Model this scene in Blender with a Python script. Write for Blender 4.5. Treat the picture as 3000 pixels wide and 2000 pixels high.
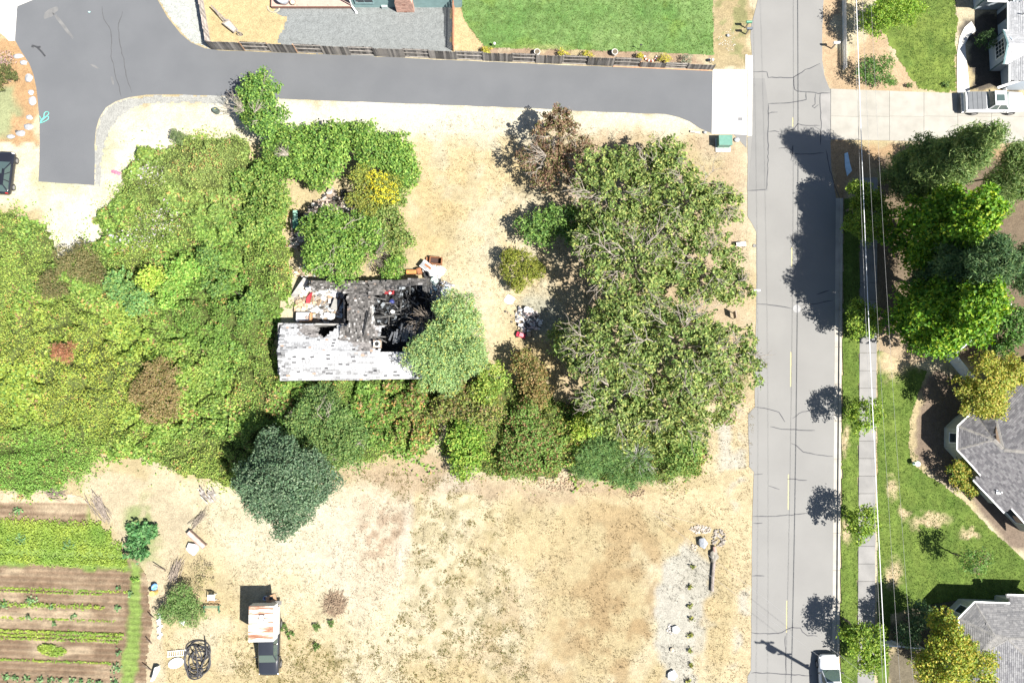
import bpy, bmesh, math, random
import numpy as np
from mathutils import Vector, Matrix
from mathutils.geometry import tessellate_polygon
random.seed(11)
rng = np.random.default_rng(11)
for o in list(bpy.data.objects):
    bpy.data.objects.remove(o, do_unlink=True)
SC = bpy.context.scene
COL = SC.collection
# ---------------------------------------------------------------- camera, sky, sun, exposure
H = 69.0                      # drone height in metres
F = 2267.0                    # focal length in pixels of a 3000 px wide frame
TH = math.radians(5.5)        # pitched forward from straight down
cam_d = bpy.data.cameras.new('drone_camera')
cam = bpy.data.objects.new('drone_camera', cam_d)
COL.objects.link(cam)
cam.location = (0, 0, H)
cam.rotation_euler = (TH, 0, 0)
cam_d.sensor_width = 36.0
cam_d.lens = F / 3000 * 36.0
cam_d.clip_start = 0.5
cam_d.clip_end = 3000
SC.camera = cam
SUN = Vector((0.60, -0.34, 1.0)).normalized()
sun_el = math.asin(SUN.z)
sun_az = math.atan2(SUN.x, SUN.y)
world = bpy.data.worlds.new('World')
SC.world = world
world.use_nodes = True
wn = world.node_tree.nodes
wl = world.node_tree.links
sky = wn.new('ShaderNodeTexSky')
sky.sky_type = 'NISHITA'
sky.sun_disc = False
sky.sun_elevation = sun_el
sky.sun_rotation = sun_az
wl.new(sky.outputs[0], wn['Background'].inputs[0])
wn['Background'].inputs[1].default_value = 0.05
sd = bpy.data.lights.new('sun', 'SUN')
sd.energy = 4.8
sd.angle = math.radians(0.53)
sd.color = (1.0, 0.955, 0.88)
so = bpy.data.objects.new('sun', sd)
COL.objects.link(so)
so.rotation_euler = SUN.to_track_quat('Z', 'Y').to_euler()
so.location = (30, -20, 60)
SC.view_settings.view_transform = 'Standard'
SC.view_settings.look = 'None'
SC.view_settings.gamma = 1.0
SC.view_settings.exposure = 1.58
SC.view_settings.use_curve_mapping = False
SC.cycles.max_bounces = 6
SC.cycles.diffuse_bounces = 3
SC.cycles.transmission_bounces = 4
SC.cycles.transparent_max_bounces = 8

# ---------------------------------------------------------------- photo pixel <-> place
CT, ST = math.cos(TH), math.sin(TH)
def ray(px, py):
    u = (px - 1500) / F
    v = (1000 - py) / F
    return Vector((u, ST + v * CT, -CT + v * ST))
def P(px, py, h=0.0):
    r = ray(px, py)
    t = (H - h) / (-r.z)
    return Vector((r.x * t, r.y * t, h))
def on_plane(px, py, pl):
    n, d = pl
    r = ray(px, py)
    o = Vector((0, 0, H))
    t = (d - n.dot(o)) / n.dot(r)
    return o + r * t
def plane3(a, b, c):
    n = (b - a).cross(c - a).normalized()
    if n.z < 0: n = -n
    return n, n.dot(a)
def plane_eave(a, b, slope, inward):
    d = (b - a).normalized()
    up = Vector((-d.y, d.x, 0))
    if up.dot(inward) < 0: up = -up
    return plane3(a, b, a + up + Vector((0, 0, slope)))
def topx(x, y, z=0.0):
    dep = y * ST - (z - H) * CT
    u = x / dep
    v = (y * CT + (z - H) * ST) / dep
    return 1500 + u * F, 1000 - v * F
def mpp(h=0.0):
    return (H - h) / F

# ---------------------------------------------------------------- numeric noise
_lat = rng.random((97, 97))
def vnoise(x, y, s, seed=0):
    x = np.asarray(x, float) / s + seed * 17.31
    y = np.asarray(y, float) / s + seed * 9.77
    xi = np.floor(x).astype(int); yi = np.floor(y).astype(int)
    fx = x - xi; fy = y - yi
    fx = fx * fx * (3 - 2 * fx); fy = fy * fy * (3 - 2 * fy)
    a = _lat[xi % 97, yi % 97]; b = _lat[(xi + 1) % 97, yi % 97]
    c = _lat[xi % 97, (yi + 1) % 97]; d = _lat[(xi + 1) % 97, (yi + 1) % 97]
    return (a * (1 - fx) + b * fx) * (1 - fy) + (c * (1 - fx) + d * fx) * fy
def fbm(x, y, s, seed=0, oct=3):
    t = 0; a = 1; n = 0
    for i in range(oct):
        t = t + a * vnoise(x, y, s / (2 ** i), seed + i); n += a; a *= 0.55
    return t / n
def sstep(a, b, x):
    t = np.clip((x - a) / (b - a), 0, 1)
    return t * t * (3 - 2 * t)
def sdf(poly, X, Y):
    """signed distance to a polygon, positive inside"""
    X = np.asarray(X, float); Y = np.asarray(Y, float)
    d = np.full(X.shape, 1e18); ins = np.zeros(X.shape, bool)
    n = len(poly)
    for i in range(n):
        ax, ay = poly[i]; bx, by = poly[(i + 1) % n]
        ex, ey = bx - ax, by - ay
        L = ex * ex + ey * ey + 1e-12
        t = np.clip(((X - ax) * ex + (Y - ay) * ey) / L, 0, 1)
        d = np.minimum(d, (X - ax - t * ex) ** 2 + (Y - ay - t * ey) ** 2)
        if ay != by:
            c = ((ay > Y) != (by > Y)) & (X < (bx - ax) * (Y - ay) / (by - ay) + ax)
            ins ^= c
    d = np.sqrt(d)
    return np.where(ins, d, -d)

# ---------------------------------------------------------------- materials
def _nt(name):
    m = bpy.data.materials.new(name)
    m.use_nodes = True
    n = m.node_tree.nodes; l = m.node_tree.links
    return m, n, l, n['Principled BSDF']
def _c(c):
    return (c[0], c[1], c[2], 1.0)
def M(name, col, rough=0.8, col2=None, scale=3.0, bump=0.0, bscale=None, metal=0.0, spec=0.3, vary=0.0, lo=0.35, hi=0.65, detail=5):
    m, n, l, b = _nt(name)
    b.inputs['Roughness'].default_value = rough
    b.inputs['Metallic'].default_value = metal
    b.inputs['Specular IOR Level'].default_value = spec
    tc = n.new('ShaderNodeTexCoord')
    if col2 is None: col2 = tuple(c * 0.78 for c in col)
    nz = n.new('ShaderNodeTexNoise'); nz.inputs['Scale'].default_value = scale; nz.inputs['Detail'].default_value = detail
    l.new(tc.outputs['Object'], nz.inputs['Vector'])
    rp = n.new('ShaderNodeValToRGB')
    rp.color_ramp.elements[0].position = lo; rp.color_ramp.elements[0].color = _c(col2)
    rp.color_ramp.elements[1].position = hi; rp.color_ramp.elements[1].color = _c(col)
    l.new(nz.outputs['Fac'], rp.inputs[0])
    out = rp.outputs[0]
    if vary > 0:
        oi = n.new('ShaderNodeObjectInfo')
        mr = n.new('ShaderNodeMapRange'); mr.inputs[3].default_value = 1 - vary; mr.inputs[4].default_value = 1 + vary
        l.new(oi.outputs['Random'], mr.inputs[0])
        hs = n.new('ShaderNodeHueSaturation'); l.new(mr.outputs[0], hs.inputs['Value']); l.new(out, hs.inputs['Color'])
        out = hs.outputs[0]
    l.new(out, b.inputs['Base Color'])
    if bump > 0:
        nb = n.new('ShaderNodeTexNoise'); nb.inputs['Scale'].default_value = bscale or scale * 4; nb.inputs['Detail'].default_value = 4
        l.new(tc.outputs['Object'], nb.inputs['Vector'])
        bp = n.new('ShaderNodeBump'); bp.inputs['Strength'].default_value = bump; bp.inputs['Distance'].default_value = 0.05
        l.new(nb.outputs['Fac'], bp.inputs['Height']); l.new(bp.outputs[0], b.inputs['Normal'])
    return m
def attrmat(name, rough=0.9, s1=2.2, s2=9.0, var=0.35, bump=0.5, spec=0.15):
    """albedo from the mesh's own colour attribute, with two scales of grain"""
    m, n, l, b = _nt(name)
    b.inputs['Roughness'].default_value = rough
    b.inputs['Specular IOR Level'].default_value = spec
    at = n.new('ShaderNodeAttribute'); at.attribute_name = 'Col'
    tc = n.new('ShaderNodeTexCoord')
    a = n.new('ShaderNodeTexNoise'); a.inputs['Scale'].default_value = s1; a.inputs['Detail'].default_value = 8; a.inputs['Roughness'].default_value = 0.7
    c = n.new('ShaderNodeTexNoise'); c.inputs['Scale'].default_value = s2; c.inputs['Detail'].default_value = 3
    l.new(tc.outputs['Object'], a.inputs['Vector']); l.new(tc.outputs['Object'], c.inputs['Vector'])
    ad = n.new('ShaderNodeMath'); ad.operation = 'ADD'
    l.new(a.outputs['Fac'], ad.inputs[0]); l.new(c.outputs['Fac'], ad.inputs[1])
    mr = n.new('ShaderNodeMapRange')
    mr.inputs[1].default_value = 0.7; mr.inputs[2].default_value = 1.3
    mr.inputs[3].default_value = 1 - var; mr.inputs[4].default_value = 1 + var * 0.7
    l.new(ad.outputs[0], mr.inputs[0])
    hs = n.new('ShaderNodeHueSaturation'); l.new(at.outputs['Color'], hs.inputs['Color']); l.new(mr.outputs[0], hs.inputs['Value'])
    l.new(hs.outputs[0], b.inputs['Base Color'])
    if bump:
        bp = n.new('ShaderNodeBump'); bp.inputs['Strength'].default_value = bump; bp.inputs['Distance'].default_value = 0.06
        l.new(ad.outputs[0], bp.inputs['Height']); l.new(bp.outputs[0], b.inputs['Normal'])
    return m
def leafmat():
    m, n, l, b = _nt('leaf')
    at = n.new('ShaderNodeAttribute'); at.attribute_name = 'Col'
    b.inputs['Roughness'].default_value = 0.55
    b.inputs['Specular IOR Level'].default_value = 0.25
    l.new(at.outputs['Color'], b.inputs['Base Color'])
    tr = n.new('ShaderNodeBsdfTranslucent')
    hs = n.new('ShaderNodeHueSaturation'); hs.inputs['Saturation'].default_value = 1.15; hs.inputs['Value'].default_value = 1.25
    l.new(at.outputs['Color'], hs.inputs['Color']); l.new(hs.outputs[0], tr.inputs['Color'])
    mx = n.new('ShaderNodeMixShader'); mx.inputs[0].default_value = 0.36
    l.new(b.outputs[0], mx.inputs[1]); l.new(tr.outputs[0], mx.inputs[2])
    l.new(mx.outputs[0], n['Material Output'].inputs[0])
    return m
def glassmat(name, col, rough=0.08):
    m, n, l, b = _nt(name)
    b.inputs['Base Color'].default_value = _c(col)
    b.inputs['Roughness'].default_value = rough
    b.inputs['Specular IOR Level'].default_value = 0.8
    return m
LEAF = leafmat()
GRIT = attrmat('ground_cover_grain')
ROOFM = attrmat('shingle_grain', 0.9, 5.0, 22.0, 0.22, 0.35)
DEBM = attrmat('debris_surface', 0.8, 4.0, 14.0, 0.25, 0.3)

# ---------------------------------------------------------------- objects
def tag(o, label=None, cat=None, group=None, kind=None):
    if label: o['label'] = label
    if cat: o['category'] = cat
    if group: o['group'] = group
    if kind: o['kind'] = kind
    return o
def thing(name, label, cat, loc=(0, 0, 0), rotz=0.0, group=None):
    o = bpy.data.objects.new(name, None)
    o.empty_display_size = 0.3
    COL.objects.link(o)
    o.location = loc; o.rotation_euler = (0, 0, rotz)
    return tag(o, label, cat, group)
def struct(name, label=None):
    o = bpy.data.objects.new(name, None); COL.objects.link(o)
    o['kind'] = 'structure'
    if label: o['label'] = label
    return o
def link(name, me, parent=None, loc=None, rot=None):
    o = bpy.data.objects.new(name, me)
    COL.objects.link(o)
    if parent is not None: o.parent = parent
    if loc is not None: o.location = loc
    if rot is not None: o.rotation_euler = rot
    return o
def copy_tree(o, parent=None):
    c = o.copy(); COL.objects.link(c)
    if parent is not None:
        c.parent = parent
    for ch in list(o.children):
        copy_tree(ch, c)
    return c
def raw_mesh(name, V, faces4=None, faces3=None, cols=None, mats=(), mi=None, smooth=False):
    """fast numpy mesh"""
    me = bpy.data.meshes.new(name)
    V = np.asarray(V, np.float32)
    me.vertices.add(len(V)); me.vertices.foreach_set('co', V.ravel())
    li = []; ls = []; k = 0
    if faces4 is not None and len(faces4):
        f = np.asarray(faces4, np.int32); li.append(f.ravel()); ls.append(np.arange(len(f)) * 4 + k); k += f.size
    if faces3 is not None and len(faces3):
        f = np.asarray(faces3, np.int32); li.append(f.ravel()); ls.append(np.arange(len(f)) * 3 + k); k += f.size
    li = np.concatenate(li).astype(np.int32); ls = np.concatenate(ls).astype(np.int32)
    me.loops.add(len(li)); me.loops.foreach_set('vertex_index', li)
    me.polygons.add(len(ls)); me.polygons.foreach_set('loop_start', ls)
    if mi is not None: me.polygons.foreach_set('material_index', np.asarray(mi, np.int32))
    for m in mats: me.materials.append(m)
    me.update(calc_edges=True)
    if cols is not None:
        a = me.attributes.new('Col', 'FLOAT_COLOR', 'POINT')
        c = np.ones((len(V), 4), np.float32); c[:, :3] = cols
        a.data.foreach_set('color', c.ravel())
    me.polygons.foreach_set('use_smooth', np.full(len(ls), smooth))
    me.validate()
    return me

class MB:
    """collects shapes, then links them as ONE mesh object"""
    def __init__(s):
        s.v = []; s.f = []; s.mi = []; s.c = []; s.cur = 0; s.col = (1, 1, 1)
    def add(s, vs, fs):
        b = len(s.v)
        s.v += [tuple(v) for v in vs]
        s.c += [s.col] * len(vs)
        s.f += [tuple(i + b for i in f) for f in fs]
        s.mi += [s.cur] * len(fs)
        return s
    def box(s, c, d, rz=0.0, R=None):
        x, y, z = d[0] / 2, d[1] / 2, d[2] / 2
        R = R or Matrix.Rotation(rz, 3, 'Z')
        c = Vector(c)
        vs = [c + R @ Vector((sx * x, sy * y, sz * z)) for sz in (-1, 1) for sx, sy in ((-1, -1), (1, -1), (1, 1), (-1, 1))]
        return s.add(vs, [(3, 2, 1, 0), (4, 5, 6, 7), (0, 1, 5, 4), (1, 2, 6, 5), (2, 3, 7, 6), (3, 0, 4, 7)])
    def bar(s, a, b, w, t):
        a = Vector(a); b = Vector(b); d = b - a
        L = d.length
        if L < 1e-6: return s
        return s.box((a + b) / 2, (w, t, L), R=d.to_track_quat('Z', 'Y').to_matrix())
    def frustum(s, bot, top):
        n = len(bot)
        vs = list(bot) + list(top)
        fs = [tuple(range(n))[::-1], tuple(range(n, 2 * n))] + [(i, (i + 1) % n, n + (i + 1) % n, n + i) for i in range(n)]
        return s.add(vs, fs)
    def prism(s, poly, z0, z1):
        return s.frustum([(p[0], p[1], z0) for p in poly], [(p[0], p[1], z1) for p in poly])
    def tube(s, pts, rad, n=6, cap=True):
        pts = [Vector(p) for p in pts]
        if not hasattr(rad, '__len__'): rad = [rad] * len(pts)
        vs = []; fs = []
        for i, p in enumerate(pts):
            d = pts[min(i + 1, len(pts) - 1)] - pts[max(i - 1, 0)]
            if d.length < 1e-9: d = Vector((0, 0, 1))
            q = d.to_track_quat('Z', 'Y').to_matrix()
            for k in range(n):
                a = 2 * math.pi * k / n
                vs.append(p + q @ Vector((math.cos(a) * rad[i], math.sin(a) * rad[i], 0)))
        for i in range(len(pts) - 1):
            for k in range(n):
                fs.append((i * n + k, i * n + (k + 1) % n, (i + 1) * n + (k + 1) % n, (i + 1) * n + k))
        if cap:
            fs.append(tuple(range(n))[::-1]); fs.append(tuple(range((len(pts) - 1) * n, len(pts) * n)))
        return s.add(vs, fs)
    def lathe(s, c, prof, n=16):
        """prof: (radius, z) from bottom to top"""
        c = Vector(c); vs = []; fs = []
        for r, z in prof:
            for k in range(n):
                a = 2 * math.pi * k / n
                vs.append(c + Vector((r * math.cos(a), r * math.sin(a), z)))
        for i in range(len(prof) - 1):
            for k in range(n):
                fs.append((i * n + k, i * n + (k + 1) % n, (i + 1) * n + (k + 1) % n, (i + 1) * n + k))
        fs.append(tuple(range(n))[::-1]); fs.append(tuple(range((len(prof) - 1) * n, len(prof) * n)))
        return s.add(vs, fs)
    def torus(s, c, R, r, n=24, m=6, tilt=None):
        c = Vector(c); vs = []; fs = []
        T = tilt or Matrix.Identity(3)
        for i in range(n):
            a = 2 * math.pi * i / n
            for j in range(m):
                b = 2 * math.pi * j / m
                vs.append(c + T @ Vector(((R + r * math.cos(b)) * math.cos(a), (R + r * math.cos(b)) * math.sin(a), r * math.sin(b))))
        for i in range(n):
            for j in range(m):
                fs.append((i * m + j, ((i + 1) % n) * m + j, ((i + 1) % n) * m + (j + 1) % m, i * m + (j + 1) % m))
        return s.add(vs, fs)
    def rock(s, c, d, seed=0, facet=0.18, sub=1):
        bm = bmesh.new()
        bmesh.ops.create_icosphere(bm, subdivisions=sub + 1, radius=0.5)
        r = random.Random(seed)
        for v in bm.verts:
            k = 1 + r.uniform(-facet, facet)
            v.co = Vector((v.co.x * d[0] * k, v.co.y * d[1] * k, max(v.co.z * d[2] * k, -d[2] * 0.3)))
        bm.verts.index_update()
        vs = [Vector(c) + v.co for v in bm.verts]
        fs = [tuple(v.index for v in f.verts) for f in bm.faces]
        bm.free()
        return s.add(vs, fs)
    def sheet(s, pts):
        return s.add(pts, [tuple(range(len(pts)))])
    def build(s, name, mats, parent=None, loc=None, local=False, smooth=False, col=False, bevel=0.0, rot=None):
        """world-space verts are moved to the parent's (or loc's) origin unless local"""
        if not isinstance(mats, (list, tuple)): mats = [mats]
        off = Vector((0, 0, 0))
        if not local:
            if parent is not None:
                p = parent
                while p is not None:
                    off += Vector(p.location); p = p.parent
            if loc is not None and parent is None: off += Vector(loc)
            elif loc is not None: off += Vector(loc)
        me = bpy.data.meshes.new(name)
        me.from_pydata([(v[0] - off.x, v[1] - off.y, v[2] - off.z) for v in s.v], [], s.f)
        for m in mats: me.materials.append(m)
        me.polygons.foreach_set('material_index', s.mi)
        if col:
            a = me.attributes.new('Col', 'FLOAT_COLOR', 'POINT')
            c = np.ones((len(s.v), 4), np.float32); c[:, :3] = s.c
            a.data.foreach_set('color', c.ravel())
        if smooth: me.polygons.foreach_set('use_smooth', [True] * len(s.f))
        me.update()
        o = link(name, me, parent, loc, rot)
        if bevel:
            bv = o.modifiers.new('edge', 'BEVEL'); bv.width = bevel; bv.segments = 2; bv.limit_method = 'ANGLE'
        return o

def sheet_poly(name, pxs, mat, z, parent=None, jit=0.0, step=0.6, kind='structure', skirt=0.0):
    """a flat surface given by photo pixels, edges broken up a little"""
    pts = [P(x, y, 0) for x, y in pxs]
    out = []
    r = random.Random(len(pxs) * 31 + int(z * 1e4))
    n = len(pts)
    for i in range(n):
        a, b = pts[i], pts[(i + 1) % n]
        k = max(1, int((b - a).length / step)) if jit else 1
        for j in range(k):
            p = a.lerp(b, j / k)
            if jit and j: p = p + Vector((r.uniform(-jit, jit), r.uniform(-jit, jit), 0))
            out.append(Vector((p.x, p.y, z)))
    tri = tessellate_polygon([out])
    fs = []
    for a, b, c in tri:
        A_, B_, C_ = out[a], out[b], out[c]
        cr = (B_.x - A_.x) * (C_.y - A_.y) - (B_.y - A_.y) * (C_.x - A_.x)
        if abs(cr) < 1e-7: continue
        fs.append((a, b, c) if cr > 0 else (a, c, b))
    me = bpy.data.meshes.new(name); me.from_pydata([tuple(p) for p in out], [], fs)
    me.materials.append(mat)
    o = link(name, me, parent)
    if kind and parent is None: o['kind'] = kind
    return o
def cells(name, pxs, z, colf, step=0.2, edge=0.35, mat=None, zf=None, kind='structure', parent=None, seed=0):
    """natural surface: a fine grid cut ragged along a pixel outline, colour per vertex"""
    W = [P(x, y, 0) for x, y in pxs]
    poly = [(p.x, p.y) for p in W]
    xs = np.arange(min(p[0] for p in poly) - 1, max(p[0] for p in poly) + 1, step)
    ys = np.arange(min(p[1] for p in poly) - 1, max(p[1] for p in poly) + 1, step)
    X, Y = np.meshgrid(xs, ys, indexing='ij')
    D = sdf(poly, X, Y) + (fbm(X, Y, 1.1, seed + 3, 3) - 0.5) * 2 * edge + (rng.random(X.shape) - 0.5) * edge * 0.6
    keep = D > 0
    cell = keep[:-1, :-1] & keep[1:, :-1] & keep[:-1, 1:] & keep[1:, 1:]
    idx = np.arange(X.size).reshape(X.shape)
    i, j = np.nonzero(cell)
    q = np.stack([idx[i, j], idx[i + 1, j], idx[i + 1, j + 1], idx[i, j + 1]], 1)
    used, inv = np.unique(q, return_inverse=True)
    q = inv.reshape(q.shape)
    x = X.ravel()[used]; y = Y.ravel()[used]
    zz = np.full(x.shape, z) + (zf(x, y) if zf else 0)
    px, py = topx(x, y)
    c = colf(x, y, px, py)
    me = raw_mesh(name, np.stack([x, y, zz], 1), q, None, c, [mat or GRIT], smooth=True)
    o = link(name, me, parent)
    if kind: o['kind'] = kind
    return o
def lerpc(a, b, t):
    t = np.asarray(t)[..., None]
    return np.asarray(a) * (1 - t) + np.asarray(b) * t

# ---------------------------------------------------------------- foliage
LEAFK = np.array([1.56, 1.54, 1.55])
def palette(n, cols, w=None, jit=0.18, seed=None):
    r = rng
    cols = np.asarray(cols, float)
    k = r.choice(len(cols), n, p=None if w is None else np.asarray(w) / np.sum(w))
    c = cols[k] * (1 + (r.random((n, 1)) - 0.5) * 2 * jit)
    c *= 1 + (r.random((n, 3)) - 0.5) * 0.16
    return np.clip(c, 0.005, 0.85)
def unit(v):
    return v / (np.linalg.norm(v, axis=1, keepdims=True) + 1e-9)
def leaf_arrays(C, Nn, L, W):
    n = len(C)
    t = unit(np.cross(Nn, unit(rng.normal(size=(n, 3)))))
    b = np.cross(Nn, t)
    L = np.asarray(L)[:, None]; W = np.asarray(W)[:, None]
    droop = Nn * (-0.12) * L
    V = np.empty((n, 4, 3), np.float32)
    V[:, 0] = C - t * L / 2 + droop * 0.5
    V[:, 1] = C + b * W / 2
    V[:, 2] = C + t * L / 2 + droop
    V[:, 3] = C - b * W / 2
    return V.reshape(-1, 3), np.arange(n * 4).reshape(n, 4)
def leaf_obj(name, C, Nn, L, W, cols, parent=None, off=(0, 0, 0), base=None):
    V, Q = leaf_arrays(C, Nn, L, W)
    cols = np.clip(np.asarray(cols) * LEAFK, 0, 0.8)
    cc = np.repeat(cols, 4, axis=0)
    mi = np.zeros(len(Q), int); mats = [LEAF]
    if base is not None:
        bv, bq, bc, bm_ = base
        Q = np.concatenate([Q, np.asarray(bq) + len(V)]); mi = np.concatenate([mi, np.ones(len(bq), int)])
        V = np.concatenate([V, bv]); cc = np.concatenate([cc, bc]); mats.append(bm_)
    me = raw_mesh(name, V - np.asarray(off), Q, None, cc, mats, mi)
    return link(name, me, parent)
def blob_leaves(blobs, dens, cl=12, sig=0.26, low=-0.25, upb=0.5, rnd=0.75, inner=0.2):
    """leaf centres and normals spread in clumps through ellipsoids (c, rx, ry, rz)"""
    Cs = []; Ns = []
    for c, rx, ry, rz in blobs:
        area = 2 * math.pi * (rx * ry + rx * rz + ry * rz) / 3
        n = max(20, int(dens * area)); nc = max(4, n // cl)
        d = unit(rng.normal(size=(nc * 3, 3)))
        d = d[d[:, 2] > low][:nc]
        nc = len(d)
        f = np.where(rng.random(nc) < inner, rng.uniform(0.25, 0.75, nc), rng.uniform(0.78, 1.04, nc))
        R = np.array([rx, ry, rz])
        cc = np.asarray(c) + d * R * f[:, None]
        sg = np.repeat(sig * rng.uniform(0.55, 1.35, nc), cl)[:, None]
        C = np.repeat(cc, cl, 0) + unit(rng.normal(size=(nc * cl, 3))) * (rng.random((nc * cl, 1)) ** 0.4) * sg * np.array([1.7, 1.7, 1.05])
        o = unit(d / R)
        N_ = np.repeat(o, cl, 0) * 0.6 + np.array([0, 0, upb]) + rng.normal(size=(nc * cl, 3)) * rnd
        Cs.append(C); Ns.append(unit(N_))
    C = np.concatenate(Cs); N_ = np.concatenate(Ns)
    N_[N_[:, 2] < 0] *= -1
    ok = C[:, 2] > 0.03
    return C[ok], N_[ok]
def lobes(c, r, rz, k, seed):
    q = random.Random(seed)
    kc = 0.92 if k <= 3 else 0.72
    out = [(c, r * kc, r * kc, rz * 0.9)]
    a0 = q.uniform(0, 6.28)
    for i in range(k):
        a = a0 + 6.283 * i / k + q.uniform(-0.35, 0.35)
        m = q.uniform(0.55, 0.82) * r; rr = q.uniform(0.26, 0.46) * r
        z = c[2] + rz * q.uniform(-0.35, 0.35)
        out.append(((c[0] + m * math.cos(a), c[1] + m * math.sin(a), max(z, rz * 0.35)), rr, rr * q.uniform(0.75, 1.25), rz * q.uniform(0.38, 0.62)))
    return out
def limb(mb, a, b, r0, r1, seed, n=5, wig=0.1, sides=5, sag=0.12):
    q = random.Random(seed)
    a = Vector(a); b = Vector(b); L = (b - a).length
    pts = []
    for i in range(n + 1):
        t = i / n
        p = a.lerp(b, t)
        p.z += math.sin(t * math.pi) * L * sag
        if 0 < i < n: p += Vector((q.uniform(-1, 1), q.uniform(-1, 1), q.uniform(-.6, .6))) * wig * L
        pts.append(p)
    mb.tube(pts, [r0 + (r1 - r0) * i / n for i in range(n + 1)], sides)
    return pts
BARK = M('bark', (0.20, 0.16, 0.12), 0.9, (0.10, 0.08, 0.06), 6, 0.5)
PALEBARK = M('pale_bark', (0.30, 0.265, 0.225), 0.85, (0.15, 0.13, 0.105), 5, 0.4)
TWIG = M('dead_twig', (0.24, 0.20, 0.165), 0.9, (0.13, 0.11, 0.09), 5, 0.2)
def tree(name, label, cat, blobs, pal, w=None, leaf=(0.27, 0.15), dens=105, nl=6, limbs=0, bark=None, group=None, base=None,
         cl=12, sig=0.26, low=-0.25, bare=0, rnd=0.75, upb=0.5, barelen=1.06, jit=0.2, trunk_r=None, sub=3, seed=0, thick=0.5):
    """blobs: (px, py, radius px, crown centre height m, half height m)"""
    bl = []; cs = []
    for i, (px, py, rp, hc, rz) in enumerate(blobs):
        c = P(px, py, hc); r = rp * mpp(hc)
        cs.append((c, r, rz)); bl += lobes((c.x, c.y, c.z), r, rz, nl, seed * 100 + i * 7 + int(px))
    if base is None:
        tot = sum(r * r for _, r, _ in cs)
        bx = sum(c.x * r * r for c, r, _ in cs) / tot; by = sum(c.y * r * r for c, r, _ in cs) / tot
    else:
        b = P(*base); bx, by = b.x, b.y
    root = thing(name, label, cat, (bx, by, 0), group=group)
    C, N_ = blob_leaves(bl, dens, cl, sig, low, upb, rnd)
    n = len(C)
    L = rng.uniform(0.7, 1.25, n) * leaf[0]; W_ = rng.uniform(0.75, 1.2, n) * leaf[1]
    tone = fbm(C[:, 0], C[:, 1], 2.3, seed + 5, 2)
    cols = palette(n, pal, w, jit) * (0.82 + 0.36 * tone)[:, None]
    leaf_obj('crown', C, N_, L, W_, cols, root, (bx, by, 0))
    bk = bark or BARK
    R0 = max(r for _, r, _ in cs)
    tr = trunk_r or max(0.05, 0.055 * R0)
    zc = min(c.z for c, _, _ in cs)
    mb = MB()
    fork = Vector((bx, by, max(0.3, zc * 0.45)))
    limb(mb, (bx, by, -0.05), fork, tr * 1.25, tr * 0.9, seed + 1, 4, 0.03, 7, 0)
    for i, (c, r, rz) in enumerate(cs):
        limb(mb, fork, (c.x, c.y, c.z), tr * 0.75, tr * 0.35, seed + i * 3 + 2, 4, 0.05, 6, 0.03)
    mb.build('trunk', bk, root)
    if limbs:
        q = random.Random(seed + 99)
        for i in range(limbs):
            mb = MB()
            c, r, rz = cs[i % len(cs)]
            a = q.uniform(0, 6.283); el = q.uniform(0.25, 1.1)
            d = Vector((math.cos(a) * math.cos(el), math.sin(a) * math.cos(el), math.sin(el)))
            s0 = Vector((c.x, c.y, c.z)) + Vector((d.x * r, d.y * r, d.z * rz)) * q.uniform(0.1, 0.4)
            e = Vector((c.x + d.x * r * barelen, c.y + d.y * r * barelen, c.z + d.z * rz * barelen + 0.15))
            rr = tr * q.uniform(0.22, thick)
            pts = limb(mb, s0, e, rr, rr * 0.3, seed + i * 11, 6, 0.08, 5, 0.1)
            for k in range(sub):
                p0 = pts[q.randrange(2, 6)]
                aa = a + q.uniform(-1.2, 1.2)
                e2 = p0 + Vector((math.cos(aa), math.sin(aa), q.uniform(-0.1, 0.5))) * q.uniform(0.25, 0.55) * r
                p2 = limb(mb, p0, e2, rr * 0.45, rr * 0.14, seed + i * 13 + k, 4, 0.1, 4, 0.06)
                p3 = p2[2]
                limb(mb, p3, p3 + Vector((math.cos(aa + .9), math.sin(aa + .9), 0.2)) * 0.2 * r, rr * 0.25, rr * 0.1, seed + k, 3, 0.1, 3, 0.05)
            mb.build('branch', bark or PALEBARK, root)
    return root
def twig_burst(mb, c, r, n, r0, seed, up=0.5, fan=None, sub=3):
    q = random.Random(seed)
    c = Vector(c)
    for i in range(n):
        a = q.uniform(*(fan or (0, 6.283)))
        el = q.uniform(0.05, up)
        d = Vector((math.cos(a) * math.cos(el), math.sin(a) * math.cos(el), math.sin(el)))
        L = r * q.uniform(0.6, 1.0)
        pts = limb(mb, c, c + d * L, r0, r0 * 0.35, seed + i, 4, 0.06, 4, 0.05)
        for k in range(sub):
            p = pts[q.randrange(1, 4)]
            aa = a + q.uniform(-0.8, 0.8)
            limb(mb, p, p + Vector((math.cos(aa), math.sin(aa), q.uniform(-.1, .5))) * L * q.uniform(0.25, 0.5), r0 * 0.5, r0 * 0.25, seed + i + k, 3, 0.08, 3, 0.04)
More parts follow.
